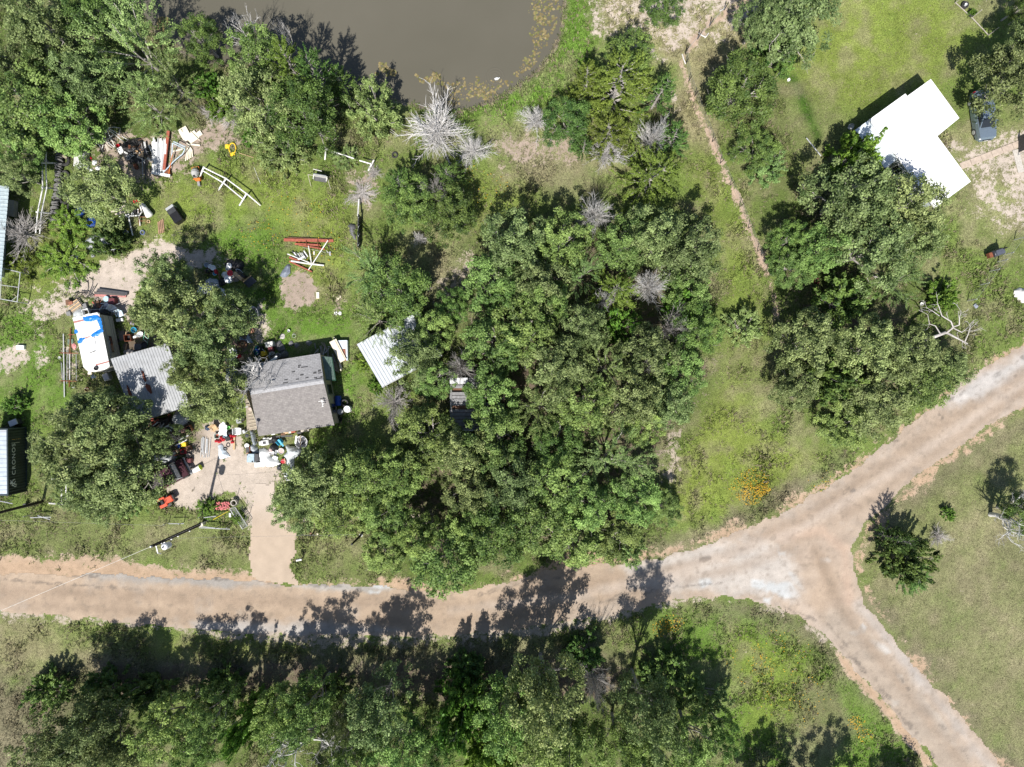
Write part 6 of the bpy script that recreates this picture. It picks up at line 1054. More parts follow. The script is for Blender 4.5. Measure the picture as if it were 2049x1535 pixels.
# ------------------------------------------------------------------ around the camper
bc = thing('bicycle', 'black bicycle lying by the pallet at the camper nose', 'bicycle', W(158, 594, .2), .35); 
for x in (-.55, .5): part('wheel', MB().tube([(x+.3*math.cos(a), .3*math.sin(a), .1) for a in [k*PI/8 for k in range(17)]], .022, 5), black(), bc)
part('frame', MB().tube([(-.55, 0, .12), (-.1, .35, .16), (.4, .3, .16), (.0, -.1, .16), (-.1, .35, .16)], .022, 5).tube([(.4, .3, .16), (.5, 0, .12)], .02, 5).tube([(-.55, 0, .12), (0, -.1, .16)], .018, 5), black(), bc); part('handlebar', MB().tube([(.3, .5, .2), (.42, .38, .2), (.6, .46, .2)], .02, 5), black(), bc); part('saddle', MB().bbox((-.12, .46, .18), (.24, .12, .06), .02), black(), bc)
bc2 = copies(bc); bc2.location = (*W(182, 598, .3), .1); bc2.rotation_euler = (0, 0, -.6); bc2['label'] = 'black bicycle with upturned wheel beside the dark beams'
frame([[(176, 560, .6), (177, 575, .5), (172, 590, .4)], [(170, 560, .5), (177, 566, .55)], [(188, 572, .4), (176, 594, .3)], [(158, 585, .3), (172, 586, .4)]], .045, black(), 'black bent metal frames on the sand', 'bent_scrap', 'scrap')
for a in ((135, 605, .45, .5, .45, brown(), 'brown box standing at the end of the pallet', .1), (140, 606, .4, .3, .5, mat('rust_brown', (.26, .11, .07), .8), 'rust brown crate beside the pallet', .3), (222, 602, .6, .55, .6, mat('dark_red', (.12, .03, .035), .6), 'dark red box behind the light blue bucket', 0), (136, 627, .4, .4, .25, mat('grey_slab', (.2, .2, .2), .8), 'grey rounded block beside the camper nose', .2), (168, 613, .45, .55, .3, mat('grey_slab', (.2, .2, .2), .8), 'grey flat case beside the pallet', .3)): crate(a[0], a[1], a[2], a[3], a[4], a[5], a[6], a[7])
pl = thing('pallet', 'weathered tan pallet leaning at the camper nose', 'pallet', (*W(149, 612, .4), .3), .62)
for i in range(6): part('slat', MB().box((0, -.38+.15*i, .1), (1.1, .11, .025)), tan() if i % 2 else wood(), pl)
for x in (-.48, 0, .48): part('bearer', MB().box((x, 0, .04), (.08, .85, .09)), wood(), pl)
heap('tarp', [(146, 616), (160, 612), (168, 624), (160, 636), (146, 634)], .3, tarpg(), 'dusty grey cloth heap at the camper nose', 'tarp', 14)
crate(170, 624, .6, .55, .55, whitep(), 'white plastic bin with a dark hole by the camper nose', .35, open_=True, inner=black()); bucket(190, 612, .2, .3, grey(), 'grey bucket among the bicycle scrap'); bucket(212, 598, .24, .4, mat('ice_blue', (.40, .62, .72), .4), 'light blue bucket on the dark red box', lid=mat('ice_blue', (.40, .62, .72), .4))
board(195, 580, 255, 588, .28, darkgrey(), 'long dark beam with notches above the pink board', .2, None, .12, 'beam', 'beam'); board(190, 586, 250, 590, .22, mat('dark_beam', (.10, .09, .085), .8), 'long dark beam lying against the pink board', .15, None, .12, 'beam', 'beam'); board(188, 591, 252, 593, .2, mat('pink_board', (.45, .2, .18), .7), 'long pink board beside the dark beams', .12, None, .08)
chair(226, 618, whitep(), 'white plastic chair lying by the ladder end', 1.0, 1.1); chair(239, 628, mat('pale_blue_plastic', (.6, .72, .8), .4), 'pale blue white chair right of the black ladder', .4, 1.1); crate(238, 640, .65, .3, .3, whitep(), 'white appliance panel below the pale chair', .15)
ladder(208, 632, 236, 621, .42, black(), 'black ladder leaning by the camper corner', .5, 1.4, 6); heap('scrap_heap', [(180, 618), (196, 606), (214, 606), (226, 618), (222, 634), (200, 640), (182, 634)], .5, mat('dark_scrap', (.035, .033, .032), .6, var=.7, scale=8), 'dark scrap heap between the bicycle and the black ladder', 'scrap heap', 15, wr=.25); coil(187, 621, .3, deadgrey(), 'tangle of pale wire at the camper nose', 4, 'wire', 'wire_coil', .012, .4); pipe([(180, 620, .6), (216, 617, .6), (240, 606, .4)], .02, galv(), 'thin bent rod across the dark scrap heap')
tub(267, 660, .5, .5, .3, cyan(), 'turquoise tub by the green stepladder'); tub(279, 669, .6, .45, .3, whitep(), 'white crumpled tub beside the turquoise one', .5); crate(254, 676, .6, .6, .5, rust(), 'rusty open firebox near the turquoise tub', .1, open_=True, inner=black(), name='firebox', cat_='firebox'); crate(268, 674, .4, .2, .15, whitep(), 'small white tray beside the rusty firebox', .4); board(253, 688, 251, 700, .1, tan(), 'short tan stick by the rusty firebox', .1); board(252, 664, 250, 678, .06, tan(), 'thin tan lath behind the rusty firebox', .1)
gm_ = mat('green_fibre', (.08, .30, .19), .5)
ladder(290, 686, 295, 656, .55, gm_, 'green stepladder standing beside the grey shed', .2, 1.8, 4, mat('pale_green', (.5, .65, .58), .5)); bag(304, 656, 7, .35, whitep(), 'white bag on top of the green stepladder', 43); bucket(288, 691, .3, .1, black(), 'dark round pot at the stepladder foot', handle=False); crate(275, 694, .7, .55, .12, mat('slate', (.11, .11, .12), .8), 'dark slab between stepladder and shed', .05); crate(241, 672, .75, .9, .05, mat('trodden_board', (.2, .17, .14), .9), 'flat board on the ground behind the camper', .12, name='board', cat_='board'); heap('tarp', [(247, 702), (258, 698), (268, 702), (272, 708), (258, 714), (248, 712)], .4, mat('pale_rubble', (.4, .38, .36), .8), 'pale crumpled sheet at the shed corner', 'sheet', 16); coil(233, 711, .35, gm_, 'green hose loops at the camper corner', 3); bag(265, 647, 5, .3, mat('mauve_cloth', (.25, .22, .28), .8), 'mauve cloth heap at the oak edge', 44)
crate(178.5, 746, .38, .34, .35, cream(), 'cream box behind the camper', 0); bag(187, 753, 6, .35, mat('navy', (.03, .05, .09), .5), 'navy blue bag behind the camper', 45); crate(211, 754, .55, .65, .6, mat('pale_bin', (.45, .47, .47), .5), 'pale grey bin behind the camper', .45, lid=grey()); bucket(173, 779, .2, .25, rust(), 'rusty can on the bare soil below the camper'); tyre(167, 799, .27, 'small dark tyre half under the oak below the camper', .2, .2); coil(146, 773, .2, galv(), 'small ring of pale wire by the pipe rack', 2, 'wire', 'wire_coil', .02)
pr_ = thing('pipe_rack', 'rack of long grey and rusty pipes lying beside the camper', 'rack', W(130, 720))
for a, b_, m_, r in (((126.5, 668), (128.5, 795), galv(), .055), ((140.5, 656), (138, 775), rust(), .05), ((134, 700), (133.5, 768), grey(), .04), ((122.5, 726), (125.5, 762), grey(), .035), ((139, 708), (139, 760), galv(), .06), ((152, 708), (152.5, 762), grey(), .04), ((120, 722), (124, 757), darkgrey(), .02)): part('pipe', MB().tube([V(*W3(*a, .18)), V(*W3(*b_, .18))], r, 6), m_, pr_, True)
for a, b_ in (((118, 706), (156, 707)), ((120, 762), (156, 763)), ((136, 670), (150, 669))): part('crossbar', MB().tube([V(*W3(*a, .28)), V(*W3(*b_, .28))], .025, 5), redox(), pr_, True)
heap('bag', [(141, 685), (145, 683), (152, 692), (151, 699), (146, 698), (142, 691)], .2, mat('red_white_sack', (.5, .2, .2), .6, var=.8, scale=7), 'red and white sack beside the pipe rack', 'bag', 17); crate(140, 684, .55, .55, .12, mat('dull_green', (.12, .17, .13), .8), 'dull green board in the pipe rack', 0); crate(39, 695, .75, .42, .3, whitep(), 'white box alone on the sand near the frame edge', 0); bucket(118, 716, .12, .2, whitep(), 'small white pot by the pipe rack', handle=False)
# pipe kennel at the frame edge
kn = thing('pipe_kennel', 'open pipe pen with mesh sides at the edge of the pale blue roof', 'pen', W(20, 570))
kz = 1.5; ks = [(3, 536), (40, 545), (34, 604), (0, 598)]
for i in range(4): a, b_ = ks[i], ks[(i+1) % 4]; part('rail', MB().tube([V(*W3(*a, kz)), V(*W3(*b_, kz))], .04, 6), galv(), kn, True); g = W(*a, kz); part('post', MB().tube([(g[0], g[1], 0), (g[0], g[1], kz)], .045, 6), galv(), kn, True)
part('rail', MB().tube([V(*W3(0, 570, kz)), V(*W3(37, 575, kz))], .03, 6), galv(), kn, True); part('brace', MB().tube([V(*W3(22, 602, kz)), V(*W3(37, 590, kz))], .025, 6), grey(), kn, True)
for i in range(11): a = W(3+3.4*i, 537+.8*i, .75); part('mesh_wire', MB().tube([(a[0], a[1], 0), (a[0], a[1], kz)], .008, 3), galv(), kn, True)

# ------------------------------------------------------------------ north of the house
GB = 'bins and buckets in the first small pile'
bucket(413, 530, .22, .35, mat('pale_blue_grey', (.45, .52, .58), .4), 'pale blue bucket in the small pile by the sand', handle=False, group=GB); bucket(420, 533, .2, .3, whitep(), 'white lidded bucket in the small pile by the sand', lid=whitep(), group=GB); bucket(426, 536, .24, .35, tarpg(), 'grey white lidded bin in the small pile by the sand', lid=whitep(), group=GB); bucket(415, 542, .24, .3, brown(), 'dark brown pot in the small pile by the sand', inner=black(), group=GB); crate(430, 543, .2, .4, .5, red(), 'red and white jug carton in the small pile by the sand', .2, group=GB); bucket(429, 547, .2, .2, whitep(), 'white ringed dish at the end of the small pile', inner=cyan(), handle=False, group=GB); bag(424, 539, 6, .3, black(), 'black bag in the small pile by the sand', 50)
GC = 'buckets and bags in the heap beside the wooden cabinet'
bucket(458, 532, .25, .35, whitep(), 'white bucket highest in the heap by the black bags', lid=whitep(), group=GC); bucket(456, 538, .22, .3, whitep(), 'small white pot beside the yellow bag', inner=grey(), group=GC); bag(450, 540, 6, .45, mat('lime', (.42, .45, .05), .5), 'yellow green bag in the heap by the black bags', 51); bucket(460, 546.5, .27, .55, whitep(), 'white bucket with a red lid in the heap', lid=red(), handle=False, group=GC); bag(452, 551, 8, .6, tarpw(), 'pale blue white bag left in the heap', 52, group=GC); bag(463, 552, 7, .6, mat('pale_bag', (.55, .6, .66), .5), 'pale blue bag right of the red lid', 53, group=GC); bucket(456, 559, .34, .5, whitep(), 'large white round tub lowest in the heap', lid=whitep(), handle=False, group=GC); bucket(470.5, 557.5, .27, .4, mat('beige', (.45, .4, .36), .6), 'beige round pot beside the wooden cabinet', handle=False, group=GC)
bag(477, 531, 13, .55, black(), 'large black bag above the white cloth', 54); bag(462, 528, 10, .4, black(), 'black bag behind the highest white bucket', 55, sx=1.3); cbn = crate(475, 552, .35, .95, .8, tan(), 'orange brown wooden cabinet lying in the heap', .85, name='cabinet', cat_='cabinet'); crate(481, 547, .18, 1.0, .85, black(), 'black panel behind the wooden cabinet', .85); heap('tarp', [(472, 540), (478, 537), (488, 548), (489, 558), (484, 562), (482, 552)], .7, tarpw(), 'white cloth draped behind the wooden cabinet', 'cloth', 18, z0=.1)
tv = thing('flat_television', 'dark flat screen with a tan edge leaning at the heap end', 'screen', W(496, 560, .5), ang(487, 561, 499, 551)); part('panel', MB().box((0, -.22, .35), (.95, .08, .65), 0, -.95), mat('screen', (.03, .035, .045), .25), tv); part('edge_frame', MB().box((0, .12, .55), (.95, .14, .06), 0, -.95), tan(), tv)
board(437, 546, 440, 558, .13, brown(), 'brown post between the two heaps', .3); bag(445, 564, 9, .4, black(), 'black bag below the brown post', 56)
TW = 'white tarps under the largest yard oak'
heap('tarp', [(412, 562), (420, 557), (434, 559), (439, 566), (437, 573), (424, 575), (412, 572)], .7, mat('silver_cloth', (.42, .45, .49), .5, var=.35, scale=6), 'crumpled silver cloth bundle above the white tarp', 'tarp', 19, wr=.2, group=TW); heap('tarp', [(406, 576), (424, 572), (438, 574), (450, 580), (452, 590), (448, 604), (448, 614), (436, 606), (424, 592), (410, 588)], .6, tarpw(), 'large white tarp spreading under the yard oak', 'tarp', 20, wr=.22, group=TW); heap('tarp', [(398, 572), (408, 570), (412, 588), (402, 594), (394, 584)], .5, tarpw(), 'small white tarp left of the large one', 'tarp', 21, group=TW); heap('tarp', [(358, 582), (372, 578), (380, 590), (366, 596)], .5, tarpw(), 'white scrap of tarp deep under the yard oak', 'tarp', 22, group=TW); heap('tarp', [(415, 612), (432, 604), (440, 616), (424, 626)], .5, tarpw(), 'lower white tarp showing through the yard oak', 'tarp', 23, group=TW); heap('tarp', [(350, 628), (366, 618), (378, 630), (362, 640)], .4, tarpg(), 'grey tarp showing through the yard oak', 'tarp', 24)
tub(507, 627, 1.3, .82, .55, mat('pale_galvanised', (.6, .6, .62), .4, .2), 'pale oval bathtub with dark scraps beside the yard oak', ang(504, 616, 510, 640), bits=[(black(), 3), (darkgrey(), 2)], name='bathtub', cat_='bathtub'); crate(500, 654.5, .55, 1.15, .12, mat('terracotta', (.42, .22, .14), .8, var=.3), 'faded orange board lying below the bathtub', .22, name='board', cat_='board')
heap('tarp', [(473, 674), (480, 672), (490, 680), (496, 668), (503, 680), (507, 688), (492, 684), (480, 682)], .35, mat('blue_grey_tarp', (.28, .33, .4), .5), 'blue grey tarp twisted across the ground by the reel', 'tarp', 25); rl = thing('cable_reel', 'dark brown round reel with a pale hub by the house', 'reel', W(485, 688, .35)); part('flange', MB().lathe([(.08, .3), (.36, .28), (.36, .33), (.08, .36)], 20, closed=True), brown(), rl); part('flange', MB().lathe([(.08, .0), (.36, 0), (.36, .05), (.08, .05)], 20, closed=True), brown(), rl); part('hub', MB().lathe([(.09, .0), (.15, 0), (.15, .4), (.09, .4)], 14, closed=True), tan(), rl)
crate(468, 684, .45, .65, .6, mat('dusty_brown', (.17, .12, .10), .8), 'dusty brown box beside the cable reel', .05); bag(481, 666, 8, .3, darkgrey(), 'dark bag below the orange board', 57); board(460, 698, 469, 717, .2, galv(), 'pale metal shelf side leaning by the oak', .5, .3, .06); board(464, 696, 473, 714, .14, mat('silver', (.55, .57, .58), .35, .4), 'silver metal strip beside the shelf side', .6, .4, .05); bag(470, 703, 6, .4, tarpw(), 'white bag on the silver strip', 58); crate(478, 713, .4, .3, .25, red(), 'red tin on the shelf end', .3); crate(481, 716, .5, .4, .2, tan(), 'tan broken board beside the red tin', .4)
tub(513.5, 702, .95, .58, .5, mat('teal_dark', (.012, .05, .09), .4), 'dark blue oval tub full of bottles', PI/2-.15, inner=mat('teal_dark', (.012, .05, .09), .4), bits=[(mat('green_glass', (.02, .3, .15), .3), 4), (whitep(), 3), (blue(), 3)])
ycr = crate(527, 707, .5, .45, .4, yellow(), 'yellow crate beside the dark oval tub', .3); crate(528, 714, .55, .6, .4, mat('ochre', (.45, .32, .04), .6), 'open yellow edged crate below the yellow one', .3, open_=True, inner=mat('dark_red', (.12, .03, .035), .6)); crate(538, 689, .78, .5, .55, mat('grey_white_box', (.5, .5, .47), .7), 'grey white box standing on the red crate', .22, lid=mat('grey_lid', (.58, .58, .55), .7)); crate(541, 698, .5, .5, .5, mat('dark_red', (.12, .03, .035), .6), 'dark red crate under the grey white box', .2); tub(543.5, 707, .5, .32, .3, whitep(), 'small white oval tub by the yellow crate', .3); tub(519, 719, .45, .36, .3, whitep(), 'small white tub below the dark oval tub', .2); bucket(537, 713, .14, .2, whitep(), 'small white cup shaped pot by the torn roof', handle=False); crate(522, 697, .3, .5, .4, black(), 'black carton between tub and grey white box', .1); pipe([(524, 698, .6), (530, 704, .8)], .03, galv(), 'grey handle sticking up by the yellow crate')
RT = 'torn roof felt at the rear corner of the house'
heap('roof_felt', [(530, 722), (545, 712), (560, 706), (570, 702), (578, 706), (576, 714), (560, 720), (540, 730), (528, 732)], .8, tarpd(), 'dark tarp over a heap against the rear house wall', 'tarp', 26, group=RT, wr=.2); heap('roof_felt', [(550, 685), (560, 680), (568, 690), (572, 700), (560, 706), (552, 698)], .4, tarpd(), 'dark rumpled sheet in the shade behind the house', 'tarp', 27, group=RT); heap('roof_felt', [(482, 750), (500, 736), (522, 728), (532, 748), (524, 764), (506, 768), (490, 764)], .55, mat('torn_felt', (.27, .26, .26), .9, var=.45, scale=5), 'grey torn roof covering hanging at the house corner', 'roof felt', 28, group=RT, z0=1.9, wr=.35, wscale=.7, smooth=False); heap('tarp', [(556, 722), (570, 712), (568, 720), (552, 730), (544, 731)], .3, tarpw(), 'white cloth strip at the torn roof edge', 'cloth', 29, z0=2.0); bucket(556, 711, .22, .5, whitep(), 'grey white bin at the rear house wall', handle=False)
tb = thing('table', 'grey topped table by the bare white tree', 'table', W(463, 745, .75), .05)
part('tabletop', MB().bbox((0, 0, .74), (1.0, .75, .05), .02), mat('blue_grey_top', (.2, .24, .28), .6), tb); [part('leg', MB().box((sx*.44, sy*.32, .36), (.05, .05, .72)), grey(), tb) for sx in (-1, 1) for sy in (-1, 1)]
crate(466, 729, .55, .6, .5, mat('tan_card', (.36, .28, .19), .85), 'tan cardboard box by the table', .02); crate(462, 721, .6, .35, .45, mat('sage', (.32, .37, .34), .7), 'sage grey box above the tan cardboard box', .03); board(452, 718, 458, 735, .1, galv(), 'pale strip beside the sage box', .5); board(454, 752, 456, 775, .28, galv(), 'grey board standing by the deck', .5); heap('scrap_heap', [(462, 756), (478, 750), (494, 756), (498, 772), (490, 790), (474, 786), (464, 774)], .6, mat('dark_brush', (.07, .06, .055), .8, var=.6, scale=8), 'dark heap of twigs and scrap under the bare tree', 'scrap heap', 30, wr=.3); bag(486, 752, 7, .5, tarpw(), 'white bag at the torn house corner', 59); board(460, 757, 476, 762, .16, white(), 'white board by the bare tree trunk', .6); bucket(434, 770, .2, .3, mat('mint', (.3, .55, .42), .5), 'mint green pot under the yard oak', handle=False); bag(500, 720, 6, .35, mat('pale_rubble', (.4, .38, .36), .8), 'pale crumpled bag near the tub', 60); board(510, 726, 517, 733, .1, white(), 'short white board by the torn roof', .5)
for x, y, l in ((582, 687, 'small rubble pile behind the house'), (593, 690, 'grey broken slab behind the house'), (618, 686, 'dark lump behind the house in shade')): bag(x, y, 6, .3, mat('grey_slab', (.2, .2, .2), .8), l, int(x))
bucket(577, 662, .13, .25, whitep(), 'small white jug in the lush grass', handle=False); bucket(588, 672, .17, .12, whitep(), 'white ring bowl in the lush grass', handle=False, inner=mat('moss', (.05, .08, .02), .9)); bag(565, 674, 6, .1, mat('pale_rubble', (.4, .38, .36), .8), 'small pale rubble in the lush grass', 61)
# lumber pile by the house
for i in range(22): 
    a = rnd.choice([.3, 1.2, -.9, 1.5, 1.35, 1.6]) + rnd.gauss(0, .15); x, y = rnd.uniform(630, 668), rnd.uniform(692, 722); l = rnd.uniform(10, 24); board(x-l*math.cos(a)*.5, y-l*math.sin(a)*.5, x+l*math.cos(a)*.5, y+l*math.sin(a)*.5, rnd.uniform(.05, .1), rnd.choice([wood(), mat('grey_lath', (.2, .19, .18), .85), deadgrey()]), 'grey weathered lath in the lumber pile behind the house', .15+.03*i*.6, .15+.03*i*.5, .05, 'lath', 'lath', 'laths in the lumber pile')
for i, (dx, m_, l) in enumerate(((0, cream(), 'long cream board on top of the stack by the house'), (3.5, mat('cream2', (.62, .55, .43), .7), 'long cream board under the top one'), )): board(664+dx, 682+dx*-.5, 686+dx*.6, 723-dx*.5, .52 if i == 0 else .5, m_, l, .8-.06*i, None, .05, 'board', 'board', 'cream boards stacked by the house')
sh_ = crate(685, 701, .95, 1.9, .55, mat('pale_blue_enamel', (.6, .67, .74), .5), 'pale blue white freezer under the cream boards', .02, name='freezer', cat_='freezer'); crate(688, 710, .35, 1.1, .6, mat('rust_brown', (.26, .11, .07), .8), 'rust brown panel on the freezer side', .05); board(668, 675, 684, 740, .1, cream(), 'thin cream lath at the end of the board stack', .3); board(678, 722, 682, 742, .09, cream(), 'second thin cream lath poking from the board stack', .25)
for i in range(5): board(660+i*3, 712+i*3, 664+i*3.4, 738+i*2, .07, wood(), 'long grey plank beside the house awning', .2, .3, .05, 'plank', 'plank', 'grey planks beside the awning')
# barrels east of the house
drum(675, 802, .30, .92, blue(), 'blue plastic barrel lying against the house wall', lie=PI/2+.05); drum(694, 819, .32, .85, whitep(), 'white plastic barrel standing in the grass', top=redox()); bucket(680.5, 824, .26, .45, mat('grey_white_box', (.5, .5, .47), .7), 'grey drum with a round grille beside the white barrel', lid=grey(), handle=False); tub(677, 839, .75, .6, .4, black(), 'black round tub at the corner of the house', .2, inner=mat('dark_water', (.012, .014, .018), .1))

# ------------------------------------------------------------------ middle yard
def beam(x0, y0, x1, y1, w, m, l, z=.15, z1=None): board(x0, y0, x1, y1, w, m, l, z, z1, .14, 'beam', 'beam', 'red steel beams in the yard')
beam(568, 480, 667, 482, .26, redox(), 'longest dusky red beam at the top of the steel pile'); beam(590, 488, 640, 491, .17, redox(), 'red beam just below the longest one', .2); beam(598, 490, 650, 499, .12, redox(), 'slanting thin red beam in the steel pile', .25); beam(579, 523, 624, 544, .12, redox(), 'red beam slanting across the white pipes', .2); beam(579, 515, 600, 523, .17, redox(), 'short red beam above the slanting one', .2); beam(612, 482, 614, 493, .05, rust(), 'short rusty bar upright in the steel pile', .3); beam(635, 480, 638, 500, .05, rust(), 'thin rusty bar crossing the red beams', .3); beam(575, 475, 655, 479, .06, brown(), 'dark thin bar along the longest red beam', .12)
WP = 'white pipes on the steel pile'
pipe([(656, 481, .35), (617, 540, .3)], .05, pvc(), 'long white pipe slanting across the steel pile', group=WP); pipe([(582, 522, .35), (612, 527, .35), (648, 531, .25)], .075, pvc(), 'thick white pipe lying level below the scrap', group=WP); pipe([(575, 508, .4), (625, 528, .3)], .05, pvc(), 'white pipe slanting down under the level pipe', group=WP); pipe([(617, 492, .4), (623, 526, .3)], .05, pvc(), 'short white pipe running up to the red beams', group=WP); pipe([(609, 512, .5), (602, 517, .4), (596, 518, .4)], .09, whitep(), 'bent white pipe elbow in the scrap', group=WP); pipe([(600, 535, .1), (591, 545, .05)], .02, tan(), 'short pale stick below the slanting red beam'); pipe([(606, 495, .1), (660, 507, .1)], .014, galv(), 'thin grey wire between the pipes and the small lamp'); pipe([(620, 558, .05), (626, 550, .1)], .02, tan(), 'short pale twig on the bare soil')
for i in range(9): x, y = 584+i*3.2+rnd.uniform(-2, 2), 503+rnd.uniform(-2, 4); board(x, y, x+8, y+12, .09, rnd.choice([white(), galv(), darkgrey()]), 'narrow white batten in the scrap above the level pipe', .15+.02*i, None, .03, 'batten', 'batten', 'white battens in the steel pile')
heap('tarp', [(560, 553), (566, 540), (576, 527), (583, 532), (581, 546), (572, 555)], .45, mat('slate_tarp', (.17, .195, .24), .5, var=.3), 'slate blue tarp heap at the end of the red beams', 'tarp', 32, wr=.2)
heap('tarp', [(696, 452), (702, 446), (712, 450), (713, 478), (711, 482), (700, 468)], .5, tarpd(), 'slate tarp bundle against the dark board fence', 'tarp', 33); crate(660, 507, .16, .4, .2, galv(), 'small grey lamp head lying in the grass', .05); crate(628, 506, .12, .35, .1, white(), 'small white strip in the grass beside the pipes', 0); pipe([(653, 501, .1), (657, 506, .2)], .03, white(), 'short white handle beside the lamp head')
df = thing('board_fence', 'short dark board fence with a white end pipe above the wood', 'fence', W(718, 450)); part('rail', MB().tube([V(*W3(718, 399, .5)), V(*W3(716, 432, .9))], .075, 7), pvc(), df, True)
for i in range(13): p = W(718-.1*i, 432+5*i, .9); part('board', MB().box((p[0], p[1], .62), (.07, .21, 1.2+rnd.uniform(-.1, .1)), rnd.gauss(0, .08)), darkgrey(), df, True)
for i in range(4): p = W(717, 434+18*i, .9); part('batten', MB().box((p[0]+.06, p[1], .9), (.05, .05, .7), 0, .5), white(), df, True)
single('stone_slab', MB().bbox((0, 0, .06), (.3, .62, .1)), cream(), 'cream stepping slab at the tip of the bare soil', 'slab', W(636, 591)); 
for x, y, l in ((672, 627, 'left white disc of the pair in the grass'), (680, 627, 'right white disc of the pair in the grass')): single('disc', MB().lathe([(0, .05), (.16, .05), (.17, .02), (.17, 0)], 14), whitep(), l, 'disc', W(x, y))
bag(677, 594, 5, .12, cream(), 'pale stone at the edge of the feathery tree', 64)
sw = thing('garden_swing', 'grey garden swing seat on a bent pipe stand', 'swing', W(641, 356, .6), -.17); part('seat', MB().bbox((.0, -.1, .5), (1.2, .42, .06), .02), mat('swing_dark', (.09, .09, .09), .6), sw); part('backrest', MB().box((0, .16, .75), (1.2, .06, .5), 0, -.3), galv(), sw)
for s in (-1, 1): part('armrest', MB().box((s*.62, -.02, .72), (.06, .45, .05)), white(), sw); part('stand', MB().tube([(s*.95, -.75, 0), (s*.9, -.1, 1.5), (s*.95, .6, 0)], .03, 6), mat('tan_pipe', (.4, .37, .3), .6), sw)
part('crossbar', MB().tube([(-.9, -.1, 1.5), (.9, -.1, 1.5)], .03, 6), mat('tan_pipe', (.4, .37, .3), .6), sw); part('canopy_edge', MB().tube([(-.6, .55, 1.2), (.2, .5, 1.2)], .03, 5), white(), sw)

# ------------------------------------------------------------------ front yard
heap('tarp', [(345, 838), (352, 824), (366, 819), (374, 826), (380, 836), (378, 846), (364, 853), (350, 850)], .9, tarpg(), 'round grey tarp bundle at the corner of the metal shed', 'tarp', 34, wr=.22); crate(371, 827, .4, .42, 1.0, mat('plum', (.10, .05, .07), .6), 'dark plum box on the round grey tarp', .1, z=0)
pk = thing('pickup_truck', 'dark maroon pickup truck half hidden under the yard oak', 'pickup', W(333, 953, .9), ang(300, 972, 365, 938)); mar = mat('maroon_paint', (.045, .012, .02), .3, var=.15, spec=.5)
part('bed_floor', MB().box((-1.15, 0, .68), (2.1, 1.5, .06)), mat('bed_dark', (.05, .045, .045), .7), pk)
for i in range(8): part('bed_rib', MB().box((-1.15, -.6+.17*i, .725), (2.05, .07, .04)), mat('bed_rib', (.10, .085, .085), .6), pk)
for s in (-1, 1): part('bed_side', MB().bbox((-1.15, s*.82, .78), (2.2, .16, .6), .05), mar, pk)
part('tailgate', MB().bbox((-2.25, 0, .78), (.1, 1.7, .6), .03), mar, pk); part('body', MB().bbox((.65, 0, .72), (1.5, 1.78, .75), .08), mar, pk)
cabv = [(-.1, -.8, 1.08), (1.35, -.8, 1.08), (1.35, .8, 1.08), (-.1, .8, 1.08), (.05, -.66, 1.72), (.98, -.66, 1.74), (.98, .66, 1.74), (.05, .66, 1.72)]
part('cab_glass', MB().add(cabv, [(0, 3, 2, 1), (0, 1, 5, 4), (1, 2, 6, 5), (2, 3, 7, 6), (3, 0, 4, 7), (4, 5, 6, 7)]), mat('greenish_glass', (.02, .045, .04), .08, spec=.6), pk); part('roof', MB().bbox((.52, 0, 1.745), (.98, 1.36, .07), .03), mat('maroon_roof', (.055, .02, .03), .35, var=.3), pk)
for s in (-1, 1): part('pillar', MB().tube([(1.33, s*.79, 1.08), (1.0, s*.67, 1.72)], .05, 5), galv(), pk); part('pillar', MB().tube([(-.08, s*.79, 1.08), (.04, s*.67, 1.72)], .05, 5), mar, pk)
part('windscreen_edge', MB().box((1.2, 0, 1.42), (.12, 1.3, .35), 0, 0, -.5), galv(), pk); part('hood', MB().bbox((1.65, 0, .98), (.62, 1.66, .2), .06), mar, pk); part('bumper', MB().bbox((1.98, 0, .5), (.16, 1.75, .22), .04), galv(), pk); part('sticker', MB().box((-.06, .35, 1.35), (.02, .3, .2), 0, 0, .25), white(), pk)
for x in (-1.5, 1.35):
    for s in (-1, 1): w_ = part('wheel', tyre_mb(.36, .24, (x, s*.8, .36), Matrix.Rotation(PI/2, 3, 'X')), rubber(), pk); part('rim', MB().lathe([(0, -.06), (.2, -.06), (.2, .06), (0, .06)], 12, (x, s*.84, .36), Matrix.Rotation(PI/2, 3, 'X')), galv(), w_)
for s in (-1, 1): part('headlight', MB().box((1.98, s*.68, .78), (.06, .3, .16)), glass(), pk)
heap('tarp', [(318, 912), (334, 904), (350, 902), (354, 916), (352, 928), (338, 930), (330, 936), (324, 924)], .9, tarpg(), 'grey tarp over a pile beside the pickup cab', 'tarp', 35, wr=.2); bag(313, 917, 6, .6, tarpw(), 'white bag left of the grey tarp beside the pickup', 65); bag(318, 936, 5, .5, tarpw(), 'white bag above the pickup window', 66); crate(287, 977, .6, .55, .5, whitep(), 'white box on the tailgate end of the pickup', .4)
for x, y, l in ((183, 952, 'left white bag showing through the oak above the white rail'), (198, 957, 'middle white bag showing through the oak above the white rail'), (241, 962, 'right white bag showing through the oak above the white rail'), (176, 932, 'pinkish bag showing through the oak above the white rail')): bag(x, y, 6, .6, tarpw() if x != 176 else mat('pink_cloth', (.5, .4, .37), .7), l, x)
rw = thing('riding_mower', 'orange red riding mower parked on the grass by the driveway', 'mower', W(330, 1003, .6), ang(316, 1011, 345, 997)); om = mat('mower_red', (.55, .09, .045), .4, var=.12)
